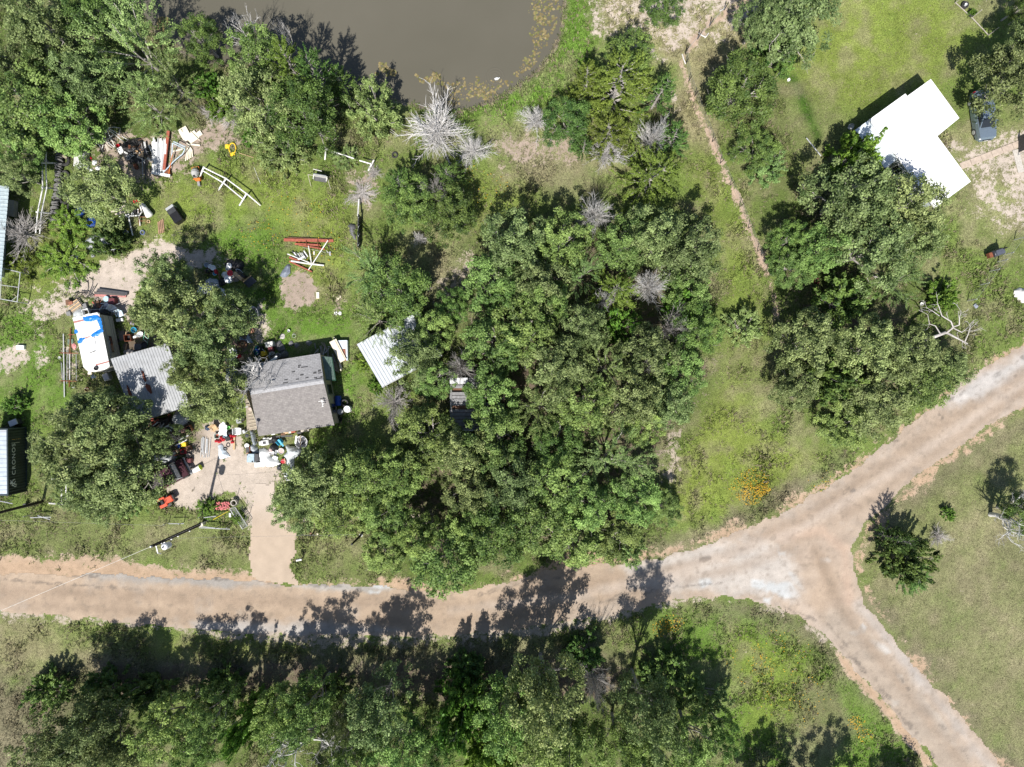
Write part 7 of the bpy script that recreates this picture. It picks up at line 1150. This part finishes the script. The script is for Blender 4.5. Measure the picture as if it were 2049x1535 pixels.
part('hood', MB().bbox((.45, 0, .62), (.75, .6, .4), .1), om, rw); part('nose', MB().bbox((.86, 0, .56), (.12, .54, .28), .04), darkgrey(), rw); part('fender', MB().bbox((-.35, 0, .5), (.75, .95, .12), .05), om, rw); part('seat', MB().bbox((-.3, 0, .66), (.36, .42, .12), .05).bbox((-.5, 0, .8), (.1, .42, .28), .04), black(), rw); part('steering_wheel', MB().tube([(.08+.15*math.cos(a), .15*math.sin(a), .92+.04*math.cos(a)) for a in [k*PI/6 for k in range(13)]], .018, 5).tube([(.08, 0, .92), (.2, 0, .6)], .02, 5), black(), rw); part('deck', MB().bbox((.0, -.05, .2), (.6, 1.05, .16), .05), darkgrey(), rw)
for x, y, r in ((-.4, .42, .25), (-.4, -.42, .25), (.62, .38, .18), (.62, -.38, .18)): part('wheel', tyre_mb(r, .2 if r > .2 else .14, (x, y, r), Matrix.Rotation(PI/2, 3, 'X'), 14), rubber(), rw)
crate(366, 889.5, .5, .4, .5, yellow(), 'yellow crate beside the white boards', .1); board(350, 892, 374, 880, .1, white(), 'upper white board leaning near the yellow crate', .7, .8); board(346, 886, 378, 871, .09, galv(), 'lower grey white board leaning near the yellow crate', .6, .7, name='board'); crate(357, 893, .25, .3, .4, blue(), 'small blue can beside the yellow crate', 0)
pm = thing('push_mower', 'dark red push mower beside the yellow crate', 'mower', W(364, 904, .4), .2); part('deck', MB().bbox((0, 0, .2), (.6, .5, .14), .06), mat('mower_darkred', (.3, .02, .03), .4), pm); part('engine', MB().bbox((.02, 0, .36), (.28, .28, .2), .05), black(), pm); part('handle', MB().tube([(-.25, -.2, .25), (-.8, -.2, .9), (-.8, .2, .9), (-.25, .2, .25)], .018, 5), redox(), pm); [part('wheel', tyre_mb(.11, .06, (sx*.26, sy*.27, .11), Matrix.Rotation(PI/2, 3, 'X'), 12), rubber(), pm) for sx in (-1, 1) for sy in (-1, 1)]
crate(376, 897, .5, .45, .35, brown(), 'brown crate beside the push mower', .3); crate(376, 922, .55, .42, .5, mat('maroon_box', (.13, .035, .04), .5), 'maroon box near the pickup bumper', .05, lid=mat('maroon_box', (.13, .035, .04), .5)); bucket(377, 912, .2, .25, mat('beige', (.45, .4, .36), .6), 'beige bowl above the maroon box', handle=False); bucket(381, 944, .26, .8, whitep(), 'white bin with a lime green rim lying by the pickup', rz=ang(376, 946, 384, 942)-PI/2+PI, tilt=PI/2*.93, lid=mat('lime_rim', (.55, .75, .03), .4)); crate(378, 934, .25, .15, .2, whitep(), 'small white box between maroon box and white bin', .2)
crate(376, 858, .5, .55, .5, mat('orange_brown', (.34, .15, .09), .7), 'orange brown open crate by the round tarp', .5, open_=True, inner=black()); crate(363, 862, .6, .4, .3, mat('salmon', (.42, .24, .18), .75), 'salmon coloured broken box by the round tarp', .1); heap('scrap_heap', [(272, 852), (300, 842), (340, 832), (350, 848), (346, 862), (320, 866), (290, 870), (274, 866)], .6, mat('dark_scrap', (.035, .033, .032), .6, var=.7, scale=8), 'dark scrap heap along the lower edge of the metal shed', 'scrap heap', 36, wr=.35)
for i in range(8): x = 292+i*7; board(x, 858+rnd.uniform(-6, 4), x+rnd.uniform(5, 12), 850+rnd.uniform(-5, 8), .1, rnd.choice([white(), galv(), tan(), brown()]), 'loose board in the scrap along the metal shed', .7, .75, .04, 'board', 'board', 'boards in the scrap below the metal shed')
for i in range(9): x = 401+i*2.0+rnd.uniform(-.8, .8); pipe([(x+rnd.uniform(0, 4), 874+rnd.uniform(0, 8), .06+.02*(i % 3)), (x, 905+rnd.uniform(0, 12), .05)], .03, galv(), 'thin grey pipe lying on the sand in the loose bundle', 'pipe', 'pipe', 'grey pipes on the sand')
chair(428, 857, tan(), 'tan wooden chair by the white bucket stack', .6, 1.1); bag(415, 856, 6, .35, mat('navy', (.03, .05, .09), .5), 'navy bag beside the tan chair', 67)
WS = 'white buckets stacked by the red cans'
for i, (x, y) in enumerate(((442, 853), (450, 854), (442.5, 860), (450, 861), (441, 867), (449, 867), (446, 848))): bucket(x, y, .19, .35, whitep(), 'white bucket in the stack above the red cans', lid=whitep(), handle=False, group=WS)
RC = 'red fuel cans in the front yard'
for i, (x, y, rz) in enumerate(((440, 876, .2), (446, 880, .9), (432, 883, .1), (438, 884, .4), (444, 878.5, .6), (460, 873, 1.2), (467, 873, .4), (464, 885, .2), (461, 879, .3))):
    gc = thing('fuel_can', 'red plastic fuel can in the row below the white bucket stack', 'fuel can', W(x, y, .3), rz, RC); part('body', MB().bbox((0, 0, .15), (.34, .24, .3), .06), red(), gc); part('handle', MB().tube([(-.1, 0, .3), (-.06, 0, .36), (.06, 0, .36), (.1, 0, .3)], .02, 5), red(), gc); part('spout', MB().tube([(.12, 0, .3), (.2, 0, .4)], .025, 5), black(), gc)
crate(433, 873, .5, .45, .4, mat('pale_green_cage', (.5, .6, .56), .5), 'pale cage box with a red thing inside beside the fuel cans', .1, open_=True, inner=redox()); crate(455, 878, .45, .4, .4, black(), 'black machine among the fuel cans', .3); bag(461, 866, 7, .4, black(), 'black bag right of the white bucket stack', 68); tub(450, 873, .4, .34, .25, mat('pale_blue_plastic', (.6, .72, .8), .4), 'pale blue basin between buckets and cans', .3); bucket(457, 856, .15, .2, mat('bright_green', (.2, .55, .15), .5), 'small bright green pot beside the bucket stack', handle=False)
heap('tarp', [(436, 890), (444, 888), (450, 896), (454, 904), (462, 914), (446, 917), (438, 918), (437, 906)], .45, mat('pale_blue_tarp', (.56, .65, .72), .45, var=.15), 'pale blue white tarp at the end of the pole shadow', 'tarp', 37, wr=.2); tyre(450.5, 898, .2, 'small black wheel on the pale blue tarp', .12, .4, z=.5); board(469.5, 862, 468, 900, .16, tan(), 'long tan post beside the fuel cans', .12, None, .12, 'post', 'post')
chair(476, 863, whitep(), 'white plastic chair right of the tan post', 1.6, 1.15); crate(487, 864, .25, .35, .5, galv(), 'grey machine beside the white plastic chair', .3); pipe([(488, 867, .4), (495, 862, .6)], .03, galv(), 'grey handle pipe behind the white chair'); crate(477, 842, .5, .5, .3, grey(), 'grey white box in the green weeds by the deck', .2); bucket(485, 840, .18, .3, brown(), 'terracotta dark pot by the deck weeds', handle=False, inner=black()); board(472, 818, 496, 814, .07, galv(), 'pale bar leaning on the deck', .9, .9); bag(474, 812, 6, .4, mat('dark_scrap', (.035, .033, .032), .6, var=.7, scale=8), 'dark scrap bag beside the deck', 69); crate(502, 818, .5, .3, .2, mat('pinkish', (.5, .38, .36), .7), 'pinkish cushion on the deck', 0, z=.42)
heap('tarp', [(500, 858), (508, 862), (514, 876), (514, 890), (508, 892), (503, 880)], .7, mat('slate_tarp2', (.22, .25, .28), .5, var=.3), 'slate grey tarp roll below the deck', 'tarp', 38); heap('tarp', [(501, 892), (508, 888), (516, 896), (518, 906), (508, 908), (502, 902)], .6, mat('pale_slate', (.4, .44, .47), .5), 'pale slate tarp below the tarp roll', 'tarp', 39); heap('tarp', [(494, 852), (514, 850), (516, 858), (500, 862)], .5, mat('beige_cloth', (.5, .47, .42), .7), 'beige cloth over the deck end', 'cloth', 40)
gen = crate(495.5, 901, .35, .6, .45, orange(), 'orange generator beside the pale slate tarp', .1, name='generator', cat_='generator', lid=darkgrey()); bucket(493.5, 892, .2, .4, brown(), 'brown tin with a white lid above the orange generator', lid=whitep(), handle=False)
wsx = thing('washing_machine', 'blue grey washing machine lying by the white tarps', 'washing machine', W(505, 917, .8), -.03); part('body', MB().bbox((-.2, 0, .4), (.7, .8, .8), .04), mat('blue_grey_paint2', (.33, .42, .48), .5), wsx); part('panel', MB().bbox((.32, .05, .36), (.35, .7, .7), .03), darkgrey(), wsx); part('knob', MB().lathe([(0, 0), (.05, 0), (.05, .04), (0, .04)], 10, (-.48, .28, .8)), black(), wsx); part('knob', MB().lathe([(0, 0), (.07, 0), (.07, .04), (0, .04)], 10, (.0, -.32, .8)), black(), wsx)
WT = 'white tarps in the front yard'
heap('tarp', [(518, 898), (530, 896), (540, 904), (540, 912), (556, 920), (564, 928), (550, 933), (534, 934), (520, 926), (516, 912)], .55, tarpw(), 'bright white tarp spread in front of the house junk', 'tarp', 46, wr=.14, group=WT); heap('tarp', [(572, 892), (588, 892), (604, 900), (598, 912), (588, 918), (590, 932), (588, 948), (576, 950), (570, 938), (574, 920), (568, 912), (576, 904)], .8, mat('silver_white_tarp', (.56, .6, .62), .4, var=.18, scale=5), 'silver white tarp draped below the round tub', 'tarp', 47, wr=.25, group=WT); heap('tarp', [(567, 946), (580, 944), (590, 952), (586, 962), (572, 962)], .45, tarpw(), 'white crumpled tarp end under the driveway oak', 'tarp', 48, group=WT); crate(518.5, 930, .95, .45, .35, whitep(), 'white flat box at the corner of the white tarp', .08)
mch = thing('outboard_machine', 'white boxy machine with a square vent in the house junk', 'machine', W(529, 886, .5), .15); part('body', MB().bbox((0, 0, .28), (.75, .5, .5), .08), whitep(), mch); part('vent', MB().box((0, 0, .535), (.3, .26, .02)), darkgrey(), mch); part('nose', MB().bbox((-.48, 0, .22), (.22, .4, .36), .06), white(), mch)
for i in range(5): crate(528+i*3.6, 878+(i % 2)*1.5, .24, .2, .3, whitep(), 'small white carton behind the white machine', .2*i, group='small white cartons behind the machine')
crate(541, 884, .4, .35, .4, black(), 'black box beside the white machine', .1); bag(550, 880, 9, .55, black(), 'large black bag under the house eave', 71); bag(549, 895, 8, .5, black(), 'black bag beside the white wheel', 72); ch2 = chair(561, 884, cyan(), 'turquoise plastic chair in the house junk', 2.3, .9); board(556, 880, 567, 893, .16, cyan(), 'turquoise curved plastic strip beside the turquoise chair', .7, .6)
bucket(562, 903, .27, .35, whitep(), 'white wheel rim with a pink hub in the house junk', inner=mat('pinkish', (.5, .38, .36), .7), handle=False); tub(543, 907, .5, .35, .25, whitep(), 'white basin on the bright white tarp edge', .2); bucket(553, 904, .15, .25, whitep(), 'small white bucket beside the white wheel rim', handle=False); bucket(550, 909, .13, .2, grey(), 'small grey pot beside the white basin', handle=False); bag(542, 900, 5, .5, mat('pinkish', (.5, .38, .36), .7), 'pinkish bag beside the black bags', 73); crate(550, 916, .5, .3, .2, whitep(), 'white tray below the white basin', -.3)
tub(602, 885, 1.12, 1.12, .5, mat('pale_galvanised', (.6, .6, .62), .4, .2), 'round pale tub with black scraps by the house corner', 0, bits=[(black(), 4), (darkgrey(), 4), (galv(), 2)]); board(601, 871, 601, 898, .1, wood(), 'brown bar laid across the round tub', .56); board(593, 872, 591, 888, .14, whitep(), 'white strip standing beside the round tub', .5)
bucket(566, 924, .27, .35, brown(), 'brown wicker basket with red contents by the silver tarp', inner=red()); bag(561, 935, 7, .4, mat('slate_black', (.03, .035, .045), .4), 'slate black bag below the wicker basket', 74); crate(590, 949, .3, .3, .3, orange(), 'small orange box at the white tarp end', .4); board(569, 917, 572, 936, .06, tan(), 'tan bent stick by the wicker basket', .4)
for i, (x, y) in enumerate(((546, 868), (566, 869), (572, 866), (579, 865), (586, 864), (607, 862), (614, 861), (598, 866))): crate(x, y, .35+.1*(i % 3), .22, .35, [whitep(), brown(), tan(), cream(), redox(), concrete(), concrete(), darkgrey()][i], ['white strip box under the front eave', 'brown pot box under the front eave', 'tan box under the front eave', 'cream block under the front eave', 'red oxide block under the front eave', 'left concrete block at the front house corner', 'right concrete block at the front house corner', 'dark box under the front eave'][i], .15)
board(552, 874, 585, 872, .15, darkgrey(), 'dark plank under the front eave', .3)
# driveway corner
rgn = single('concrete_ring', MB().lathe([(.22, 0), (.3, 0), (.3, .5), (.22, .5)], 18, closed=True), concrete(), 'concrete planter ring at the corner of the driveway', 'planter', W(467, 1007, .5))
fl = thing('flower_bed', 'small square bed of pink red flowers by the planter ring', 'flower bed', W(445, 1013, .3)); mb = MB(); mg = MB()
for i in range(150):
    x, y = rnd.uniform(-.6, .62), rnd.uniform(-.36, .36); z = rnd.uniform(.15, .4); r = rnd.uniform(.04, .08); mb.lathe([(0, z+.03), (r, z), (r*.6, z-.03)], 5, (x, y, 0))
    mg.tube([(x, y, 0), (x, y, z)], .012, 3)
part('stems', mg, mat('stem_green', (.06, .12, .03), .8), fl); part('petals', mb, mat('pink_petals', (.55, .17, .17), .6, var=.6, scale=12), fl)
gt = thing('mesh_gate', 'loose metal mesh gate leaning at the driveway corner', 'gate', W(480, 1032, .5)); gq = [(459, 1018, .1), (470, 1015, .9), (495, 1053, .9), (485, 1059, .1)]
part('frame', MB().tube([V(*W3(*q)) for q in gq + gq[:1]], .035, 6), galv(), gt, True)
mb = MB()
for i in range(1, 22): a, b_ = mix3(W3(*gq[0]), W3(*gq[3]), i/22), mix3(W3(*gq[1]), W3(*gq[2]), i/22); mb.tube([a, b_], .008, 3)
for i in range(1, 9): a, b_ = mix3(W3(*gq[0]), W3(*gq[1]), i/9), mix3(W3(*gq[3]), W3(*gq[2]), i/9); mb.tube([a, b_], .008, 3)
m_ = part('mesh', mb, galv(), gt, True)
crate(459.5, 1031, .2, .4, .25, whitep(), 'small white block beside the mesh gate', 0)
cf = thing('corner_fence', 'short wire corner fence around the driveway bushes', 'fence', W(475, 1010)); cps = [(475, 992), (492, 1016), (501, 1025), (494, 1052)]
for i, p in enumerate(cps):
    q = W(*p); part('post', MB().tube([(q[0], q[1], 0), (q[0], q[1], 1.1)], .025, 5), darkgrey(), cf, True)
    if i: 
        for z in (.4, .75, 1.05): part('wire', MB().tube([(*W(*cps[i-1]), z), (*q, z)], .008, 3), galv(), cf, True)
pf = thing('pipe_fence', 'low galvanised pipe fence along the verge at the pole foot', 'fence', W(420, 1055))
for a, b_ in (((398, 1053), (440, 1058)), ((398, 1056), (460, 1059)), ((337, 1048), (368, 1048)), ((407, 1036), (432, 1033)), ((60, 1036), (102, 1035)), ((75, 1032), (100, 1040)), ((-5, 1002), (25, 1008))): part('rail', MB().tube([V(*W3(*a, .7)), V(*W3(*b_, .7))], .04, 6), galv(), pf, True)
for x, y in ((398, 1051), (440, 1053), (462, 1052), (338, 1045), (368, 1045), (407, 1032), (102, 1030), (62, 1030), (25, 1000)): q = W(x, y); part('post', MB().tube([(*q, 0), (*q, 1.1)], .035, 6), grey(), pf, True)
vf = thing('wire_fence', 'thin wire fence along the grass verge beside the road', 'fence', W(200, 1045)); 
for z in (.5, .9): part('wire', MB().tube([V(*W3(-60, 1040, z)), V(*W3(60, 1043, z)), V(*W3(200, 1048, z)), V(*W3(330, 1052, z))], .009, 4), mat('grey_wire', (.2, .2, .2), .6), vf, True)
for x in (-20, 70, 160, 250, 330): q = W(x, 1044+x*.02); part('post', MB().tube([(*q, 0), (*q, 1.0)], .025, 5), darkgrey(), vf, True)
fp = thing('post_fence', 'row of short dark posts with a wire right of the driveway', 'fence', W(640, 1068)); ps = [(602, 1065), (629, 1065), (664, 1067), (700, 1067)]
for i, p in enumerate(ps):
    q = W(*p); part('post', MB().tube([(*q, 0), (q[0]+.03, q[1], 1.45)], .06, 6), mat('dark_post', (.05, .042, .036), .8), fp, True)
    if i: part('wire', MB().tube([(*W(*ps[i-1]), 1.2), (*q, 1.2)], .008, 3), mat('grey_wire', (.2, .2, .2), .6), fp, True)
mbx = thing('mailbox', 'silver mailbox on a post by the driveway mouth', 'mailbox', W(599, 1120, .9), .2); part('post', MB().box((.1, 0, .45), (.09, .09, .9)), wood(), mbx); part('box', MB().lathe([(0, -.24), (.1, -.24), (.1, .24), (0, .24)], 12, (0, 0, 1.0), Matrix.Rotation(PI/2, 3, 'Y')).box((0, 0, .95), (.48, .2, .12)), galv(), mbx); part('door', MB().box((-.25, 0, .98), (.02, .2, .22)), white(), mbx)
single('concrete_kerb', MB().bbox((0, 0, .08), (1.1, .2, .16)), concrete(), 'short pale concrete kerb under the oaks by the wood', 'kerb', W(732, 980), -.05)
for i in range(9): x = 610+i*12+rnd.uniform(-4, 4); single('stone', MB().lathe([(0, .1), (.1, .08), (.14, .0)], 7), rnd.choice([cream(), tan(), mat('salmon', (.42, .24, .18), .75)]), 'pale stone in the line along the short post fence', 'stone', W(x, 1066+rnd.uniform(-3, 3)), rnd.random()*6, 'stones along the short post fence')
# utility poles and wires
def pole(bx, by, h, label, trans=True, r=.16):
    q = W(bx, by); o = thing('utility_pole', label, 'utility pole', q); part('pole', MB().tube([(0, 0, 0), (0, 0, h)], [r, r*.72], 10), mat('creosote', (.028, .022, .018), .75, var=.35, scale=4), o)
    part('cap', MB().lathe([(0, 0), (r*.8, 0), (r*.8, .05), (0, .08)], 8, (0, 0, h)), black(), o)
    return o, q
up, q = pole(408, 1046, 9.7, 'tall black utility pole carrying the white transformer'); tr = part('transformer', MB().lathe([(0, 0), (.27, 0), (.27, .75), (.2, .82), (0, .84)], 18, (.5, -.28, 7.9)), mat('transformer_grey', (.62, .64, .66), .4), up); part('bushing', MB().lathe([(.04, 0), (.06, .05), (.04, .1), (.05, .15), (0, .2)], 8, (.45, -.3, 8.72)), black(), tr); part('bracket', MB().box((.22, -.12, 8.3), (.3, .08, .12), -.4), galv(), up)
part('arrester', MB().tube([(.05, -.1, 9.1), (.15, -.7, 9.0), (.2, -.85, 8.6)], .05, 6), galv(), up); part('meter_box', MB().bbox((.12, .0, .7), (.4, .3, .6), .03, .4), cream(), up); part('insulator', MB().lathe([(0, 0), (.06, 0), (.06, .16), (0, .18)], 8, (.0, 0, 9.75)), whitep(), up)
for z in (6.4, 7.6, 5.2, 3.0): part('bracket', MB().box((.0, -.16, z), (.12, .1, .1)), white(), up)
p2, q2 = pole(85, 1004, 9.7, 'black utility pole leaning out of the frame beside the container', r=.14); crate(48, 1012, .3, .4, .5, darkgrey(), 'small dark meter box beside the container pole', .2)
p3, q3 = pole(724, 1069, 4.2, 'short black pole among the oaks by the wood', r=.12); part('collar', MB().lathe([(.11, 0), (.16, 0), (.16, .2), (.11, .2)], 8, (0, 0, .3), closed=True), galv(), p3)
def wire(pts, r, label, m=None): a = V(*pts[0]); return single('cable', MB().tube(pts, r, 5), m or galv(), label, 'cable', (a.x, a.y, 0), world=True)
a = V(q[0], q[1], 9.75); b_ = V(*W3(-10, 1227, 9.0)); wire([a, a.lerp(b_, .25)+V(0, 0, -.15), a.lerp(b_, .5)+V(0, 0, -.2), a.lerp(b_, .75)+V(0, 0, -.15), b_, b_+(b_-a)*.6], .013, 'pale power cable running from the pole top across the road', mat('pale_cable', (.6, .58, .54), .5)); a2 = V(q[0], q[1], 7.0); b2 = V(*W3(498, 1074, 7.4)); wire([a2, a2.lerp(b2, .5)+V(0, 0, -.2), b2, b2+(b2-a2)*1.3+V(0, 0, .4)], .007, 'thin service cable running from the pole towards the driveway', mat('grey_wire', (.2, .2, .2), .6))
gy = thing('guy_wire', 'yellow guy wire guard running from the pole foot to the flower bed', 'guy wire', W(440, 1032)); part('guard', MB().tube([V(*W3(426, 1040, .9)), V(*W3(456, 1023, .1))], .04, 6), mat('guard_yellow', (.6, .5, .03), .5), gy, True)
wire([V(q[0], q[1], 8.0), V(*W3(456, 1023, .1))], .012, 'thin guy strand from the pole down to the yellow guard')

# ------------------------------------------------------------------ right side
wf = thing('wire_fence', 'long wire fence with dark posts along the sandy trail', 'fence', W(1440, 300)); fpx = [(1449, 20), (1420, 52), (1396, 78), (1371, 107), (1372, 128), (1378, 163), (1390, 193), (1425, 284), (1441, 327), (1461, 371), (1480, 414), (1497, 457), (1515, 503), (1533, 546)]
for i, p in enumerate(fpx):
    g = W(*p); part('post', MB().tube([(*g, 0), (*g, 1.35)], .05 if i < 4 else .035, 5), mat('dark_post', (.05, .042, .036), .8), wf, True)
    if i:
        for z in (.45, .85, 1.2): part('wire', MB().tube([(*W(*fpx[i-1]), z), (*g, z)], .009, 3), galv(), wf, True)
for x0, y0, x1, y1, l in ((1398, 66, 1412, 74, 'upper pale fallen branch by the fence bend'), (1410, 76, 1418, 66, 'short pale branch crossing the fallen one'), (1365, 108, 1372, 128, 'pale rail lying along the fence corner'), (1440, 22, 1452, 14, 'pale branch heap at the fence top')): pipe([(x0, y0, .1), ((x0+x1)/2, (y0+y1)/2+1, .2), (x1, y1, .1)], .05, deadbark(), l, 'branch', 'branch')
rf = thing('mesh_fence', 'wire mesh fence with pale posts beside the smoker', 'fence', W(1980, 540)); rp_ = [(1936, 602), (1960, 570), (1980, 543), (1996, 524), (2008, 510), (2030, 480), (2056, 452), (2100, 410)]
for i, p in enumerate(rp_):
    g = W(*p); part('post', MB().tube([(*g, 0), (*g, 1.4)], .04, 6), galv(), rf, True)
    if i:
        for z in (.1, .5, .95, 1.35): part('wire', MB().tube([(*W(*rp_[i-1]), z), (*g, z)], .014 if z > 1.3 else .007, 4), mat('grey_wire', (.2, .2, .2), .6), rf, True)
sm = thing('smoker', 'dark barrel smoker with a rusty firebox beside the mesh fence', 'smoker', W(1998, 505, .9), .35); part('barrel', MB().lathe([(0, -.5), (.3, -.5), (.32, -.46), (.32, .46), (.3, .5), (0, .5)], 16, (0, 0, .85), Matrix.Rotation(PI/2, 3, 'Y')), mat('smoker_grey', (.06, .065, .08), .45, .2), sm); part('lid', MB().bbox((.05, 0, 1.18), (.8, .5, .08), .03), mat('smoker_lid', (.10, .11, .14), .4, .3), sm); part('firebox', MB().bbox((-.6, 0, .62), (.4, .5, .45), .04), rust(), sm); part('chimney', MB().tube([(.35, .2, 1.1), (.35, .2, 1.7)], .06, 8), black(), sm); [part('leg', MB().tube([(x, y, 0), (x, y*.8, .7)], .03, 5), black(), sm) for x in (-.4, .4) for y in (-.25, .25)]
crate(1954, 612, .42, .3, .12, mat('blue_grey_lid', (.25, .27, .33), .5), 'small blue grey utility lid in the lawn by the mesh fence', -.9, name='utility_box', cat_='utility box'); bucket(1846, 608, .16, .25, whitep(), 'small white jug in the shade of the grove', handle=False)
heap('oleander', [(2026, 582), (2040, 576), (2060, 582), (2062, 604), (2044, 606), (2030, 594)], .7, mat('white_blossom', (.75, .72, .70), .7, var=.2, scale=6), 'white blossoming bush cut by the right frame edge', 'bush', 50, wr=.35, smooth=False); 
tyre(1931, 10, .34, 'tyre planter with a white pot at the top right fence', .3, 0); tyre(1946, 26, .36, 'tyre planter with a green plant at the top right fence', .3, 0); tree('bush', 1948, 24, 8, .7, 'small green plant growing in the tyre planter', 'plant', var=0); bucket(1934, 8, .12, .35, whitep(), 'small white pot in the tyre planter', handle=False); crate(2047, 48, .2, .2, .2, black(), 'small black box at the top right frame edge', 0)
tf = thing('post_fence', 'fence of pale leaning posts at the top right lawn corner', 'fence', W(1945, 38)); tp_ = [(1911, 6), (1944, 36), (1977, 71), (2018, 49)]
for i, p in enumerate(tp_): g = W(*p); part('post', MB().tube([(*g, 0), (*g, 1.5)], .045, 6), mat('pale_post', (.42, .38, .33), .8), tf, True); (i in (1, 2)) and part('wire', MB().tube([(*W(*tp_[i-1]), .1), (*g, .1)], .04, 4), mat('pale_post', (.42, .38, .33), .8), tf, True)
pipe([(1614, 276, .3), (1643, 312, .5)], .05, galv(), 'pale metal pole lying on the grass beside the ditch'); bucket(1579, 159, .14, .2, whitep(), 'small white pot at the head of the green ditch', handle=False); tyre(1634, 562, .3, 'dark red rimmed tyre in the shade of the grove', .2, .1, m=mat('red_black', (.06, .012, .01), .7)); chair(1624, 482, black(), 'black chair under the trees of the grove', 1.0)
# car
cr = thing('parked_car', 'silver blue car parked under the oak beside the white house', 'car', W(1972, 228, .9), PI/2+.14); cpnt = mat('silver_blue_paint', (.22, .28, .34), .25, .55, var=.06, spec=.5)
def loft(secs):                              # cross sections along x: list of (x, half width, z0, z1, top half width)
    mb = MB(); vs = []
    for x, w, z0, z1, tw in secs: vs += [(x, -w, z0), (x, -w, z0+(z1-z0)*.6), (x, -tw, z1), (x, tw, z1), (x, w, z0+(z1-z0)*.6), (x, w, z0)]
    n = len(secs); fs = [(i*6+k, i*6+(k+1) % 6, (i+1)*6+(k+1) % 6, (i+1)*6+k) for i in range(n-1) for k in range(6)] + [(5, 4, 3, 2, 1, 0), tuple((n-1)*6+k for k in range(6))]
    return mb.add(vs, fs)
part('body', loft([(-2.3, .62, .4, .72, .55), (-2.15, .82, .3, .9, .74), (-1.4, .9, .22, .96, .82), (0, .91, .2, .96, .84), (1.3, .9, .22, 1.0, .82), (2.0, .85, .3, 1.0, .76), (2.25, .7, .4, .85, .62)]), cpnt, cr, smooth=False)
part('cabin_glass', loft([(-1.25, .74, .92, .97, .7), (-.5, .76, .92, 1.42, .58), (.9, .76, .92, 1.45, .58), (1.75, .72, .92, 1.0, .66)]), glass(), cr); part('roof', loft([(-.55, .59, 1.39, 1.45, .54), (.2, .62, 1.42, 1.5, .56), (1.0, .6, 1.4, 1.47, .54)]), cpnt, cr)
for s in (-1, 1):
    part('pillar', MB().tube([(-1.3, s*.72, .96), (-.5, s*.6, 1.42)], .045, 5), cpnt, cr); part('pillar', MB().tube([(1.8, s*.68, .98), (.95, s*.6, 1.43)], .05, 5), cpnt, cr); part('pillar', MB().tube([(.3, s*.77, .95), (.25, s*.62, 1.42)], .035, 5), cpnt, cr); part('headlight', MB().bbox((-2.1, s*.62, .74), (.3, .28, .14), .04), whitep(), cr); part('taillight', MB().bbox((2.12, s*.66, .82), (.2, .2, .18), .03), red(), cr); part('mirror', MB().bbox((-.75, s*.98, 1.0), (.12, .18, .12), .03), cpnt, cr)
    for x in (-1.4, 1.35): w_ = part('wheel', tyre_mb(.32, .21, (x, s*.82, .32), Matrix.Rotation(PI/2, 3, 'X'), 18), rubber(), cr); part('rim', MB().lathe([(0, -.06), (.2, -.06), (.2, .06), (0, .06)], 12, (x, s*.88, .32), Matrix.Rotation(PI/2, 3, 'X')), galv(), w_)
part('bumper', MB().bbox((-2.3, 0, .45), (.12, 1.3, .2), .04), cpnt, cr); part('grille', MB().box((-2.34, 0, .62), (.06, .7, .12)), black(), cr); part('licence_plate', MB().box((-2.37, 0, .46), (.02, .34, .12)), whitep(), cr)
# front walk: slab by slab
fw = thing('path', 'pale concrete garden path leading to the white house', 'path', W(1985, 310)); fw['kind'] = 'structure'; del fw['category']; del fw['label']
a, b_ = V(*W3(1922, 333, 0)), V(*W3(2090, 268, 0)); d = (b_-a); L = d.length; d.normalize(); n_ = int(L/.95)
for i in range(n_): c = a + d*(i+.5)*L/n_; part('slab', MB().bbox((c.x, c.y, .02), (L/n_-.03, .62, .06), .015, math.atan2(d.y, d.x)), mat('path_concrete', (.40, .33, .27), .9, var=.2, scale=3), fw, True)
p = W(2036, 330); part('slab', MB().bbox((*W(2038, 322), .02), (.6, 2.2, .06), .015, .25), concrete(), fw, True)
bd = thing('wooden_pallet_board', 'dark board standing at the right frame edge by the path', 'board', W(2046, 285, .6)); part('board', MB().box((.05, 0, .5), (.06, 1.5, 1.0)), darkgrey(), bd); part('post', MB().tube([(0, -1.0, 0), (0, -1.0, 1.0)], .03, 5), galv(), bd)

dk = thing('duck', 'small white bird afloat on the pond beside the algae', 'bird', (*W(994, 154), WZ), .1); part('body', MB().lathe([(0, -.24), (.07, -.2), (.12, -.05), (.12, .08), (.06, .18), (0, .22)], 10, (0, 0, .07), Matrix.Rotation(PI/2, 3, 'Y')), whitep(), dk, smooth=True); part('head', MB().lathe([(0, -.05), (.05, -.02), (.05, .03), (0, .06)], 8, (.24, .02, .17)), whitep(), dk, smooth=True); part('wing', MB().bbox((-.05, -.13, .11), (.28, .07, .08), .03), galv(), dk)
mb = MB(); [mb.lathe([(r-.06, 0), (r, .022), (r+.06, 0)], 36) for r in (.35, .6, .85)]
o = link('ripple', to_mesh('ripple', mb, wm, smooth=True)); o.location = (*W(990, 150), WZ+.003); o['kind'] = 'structure'
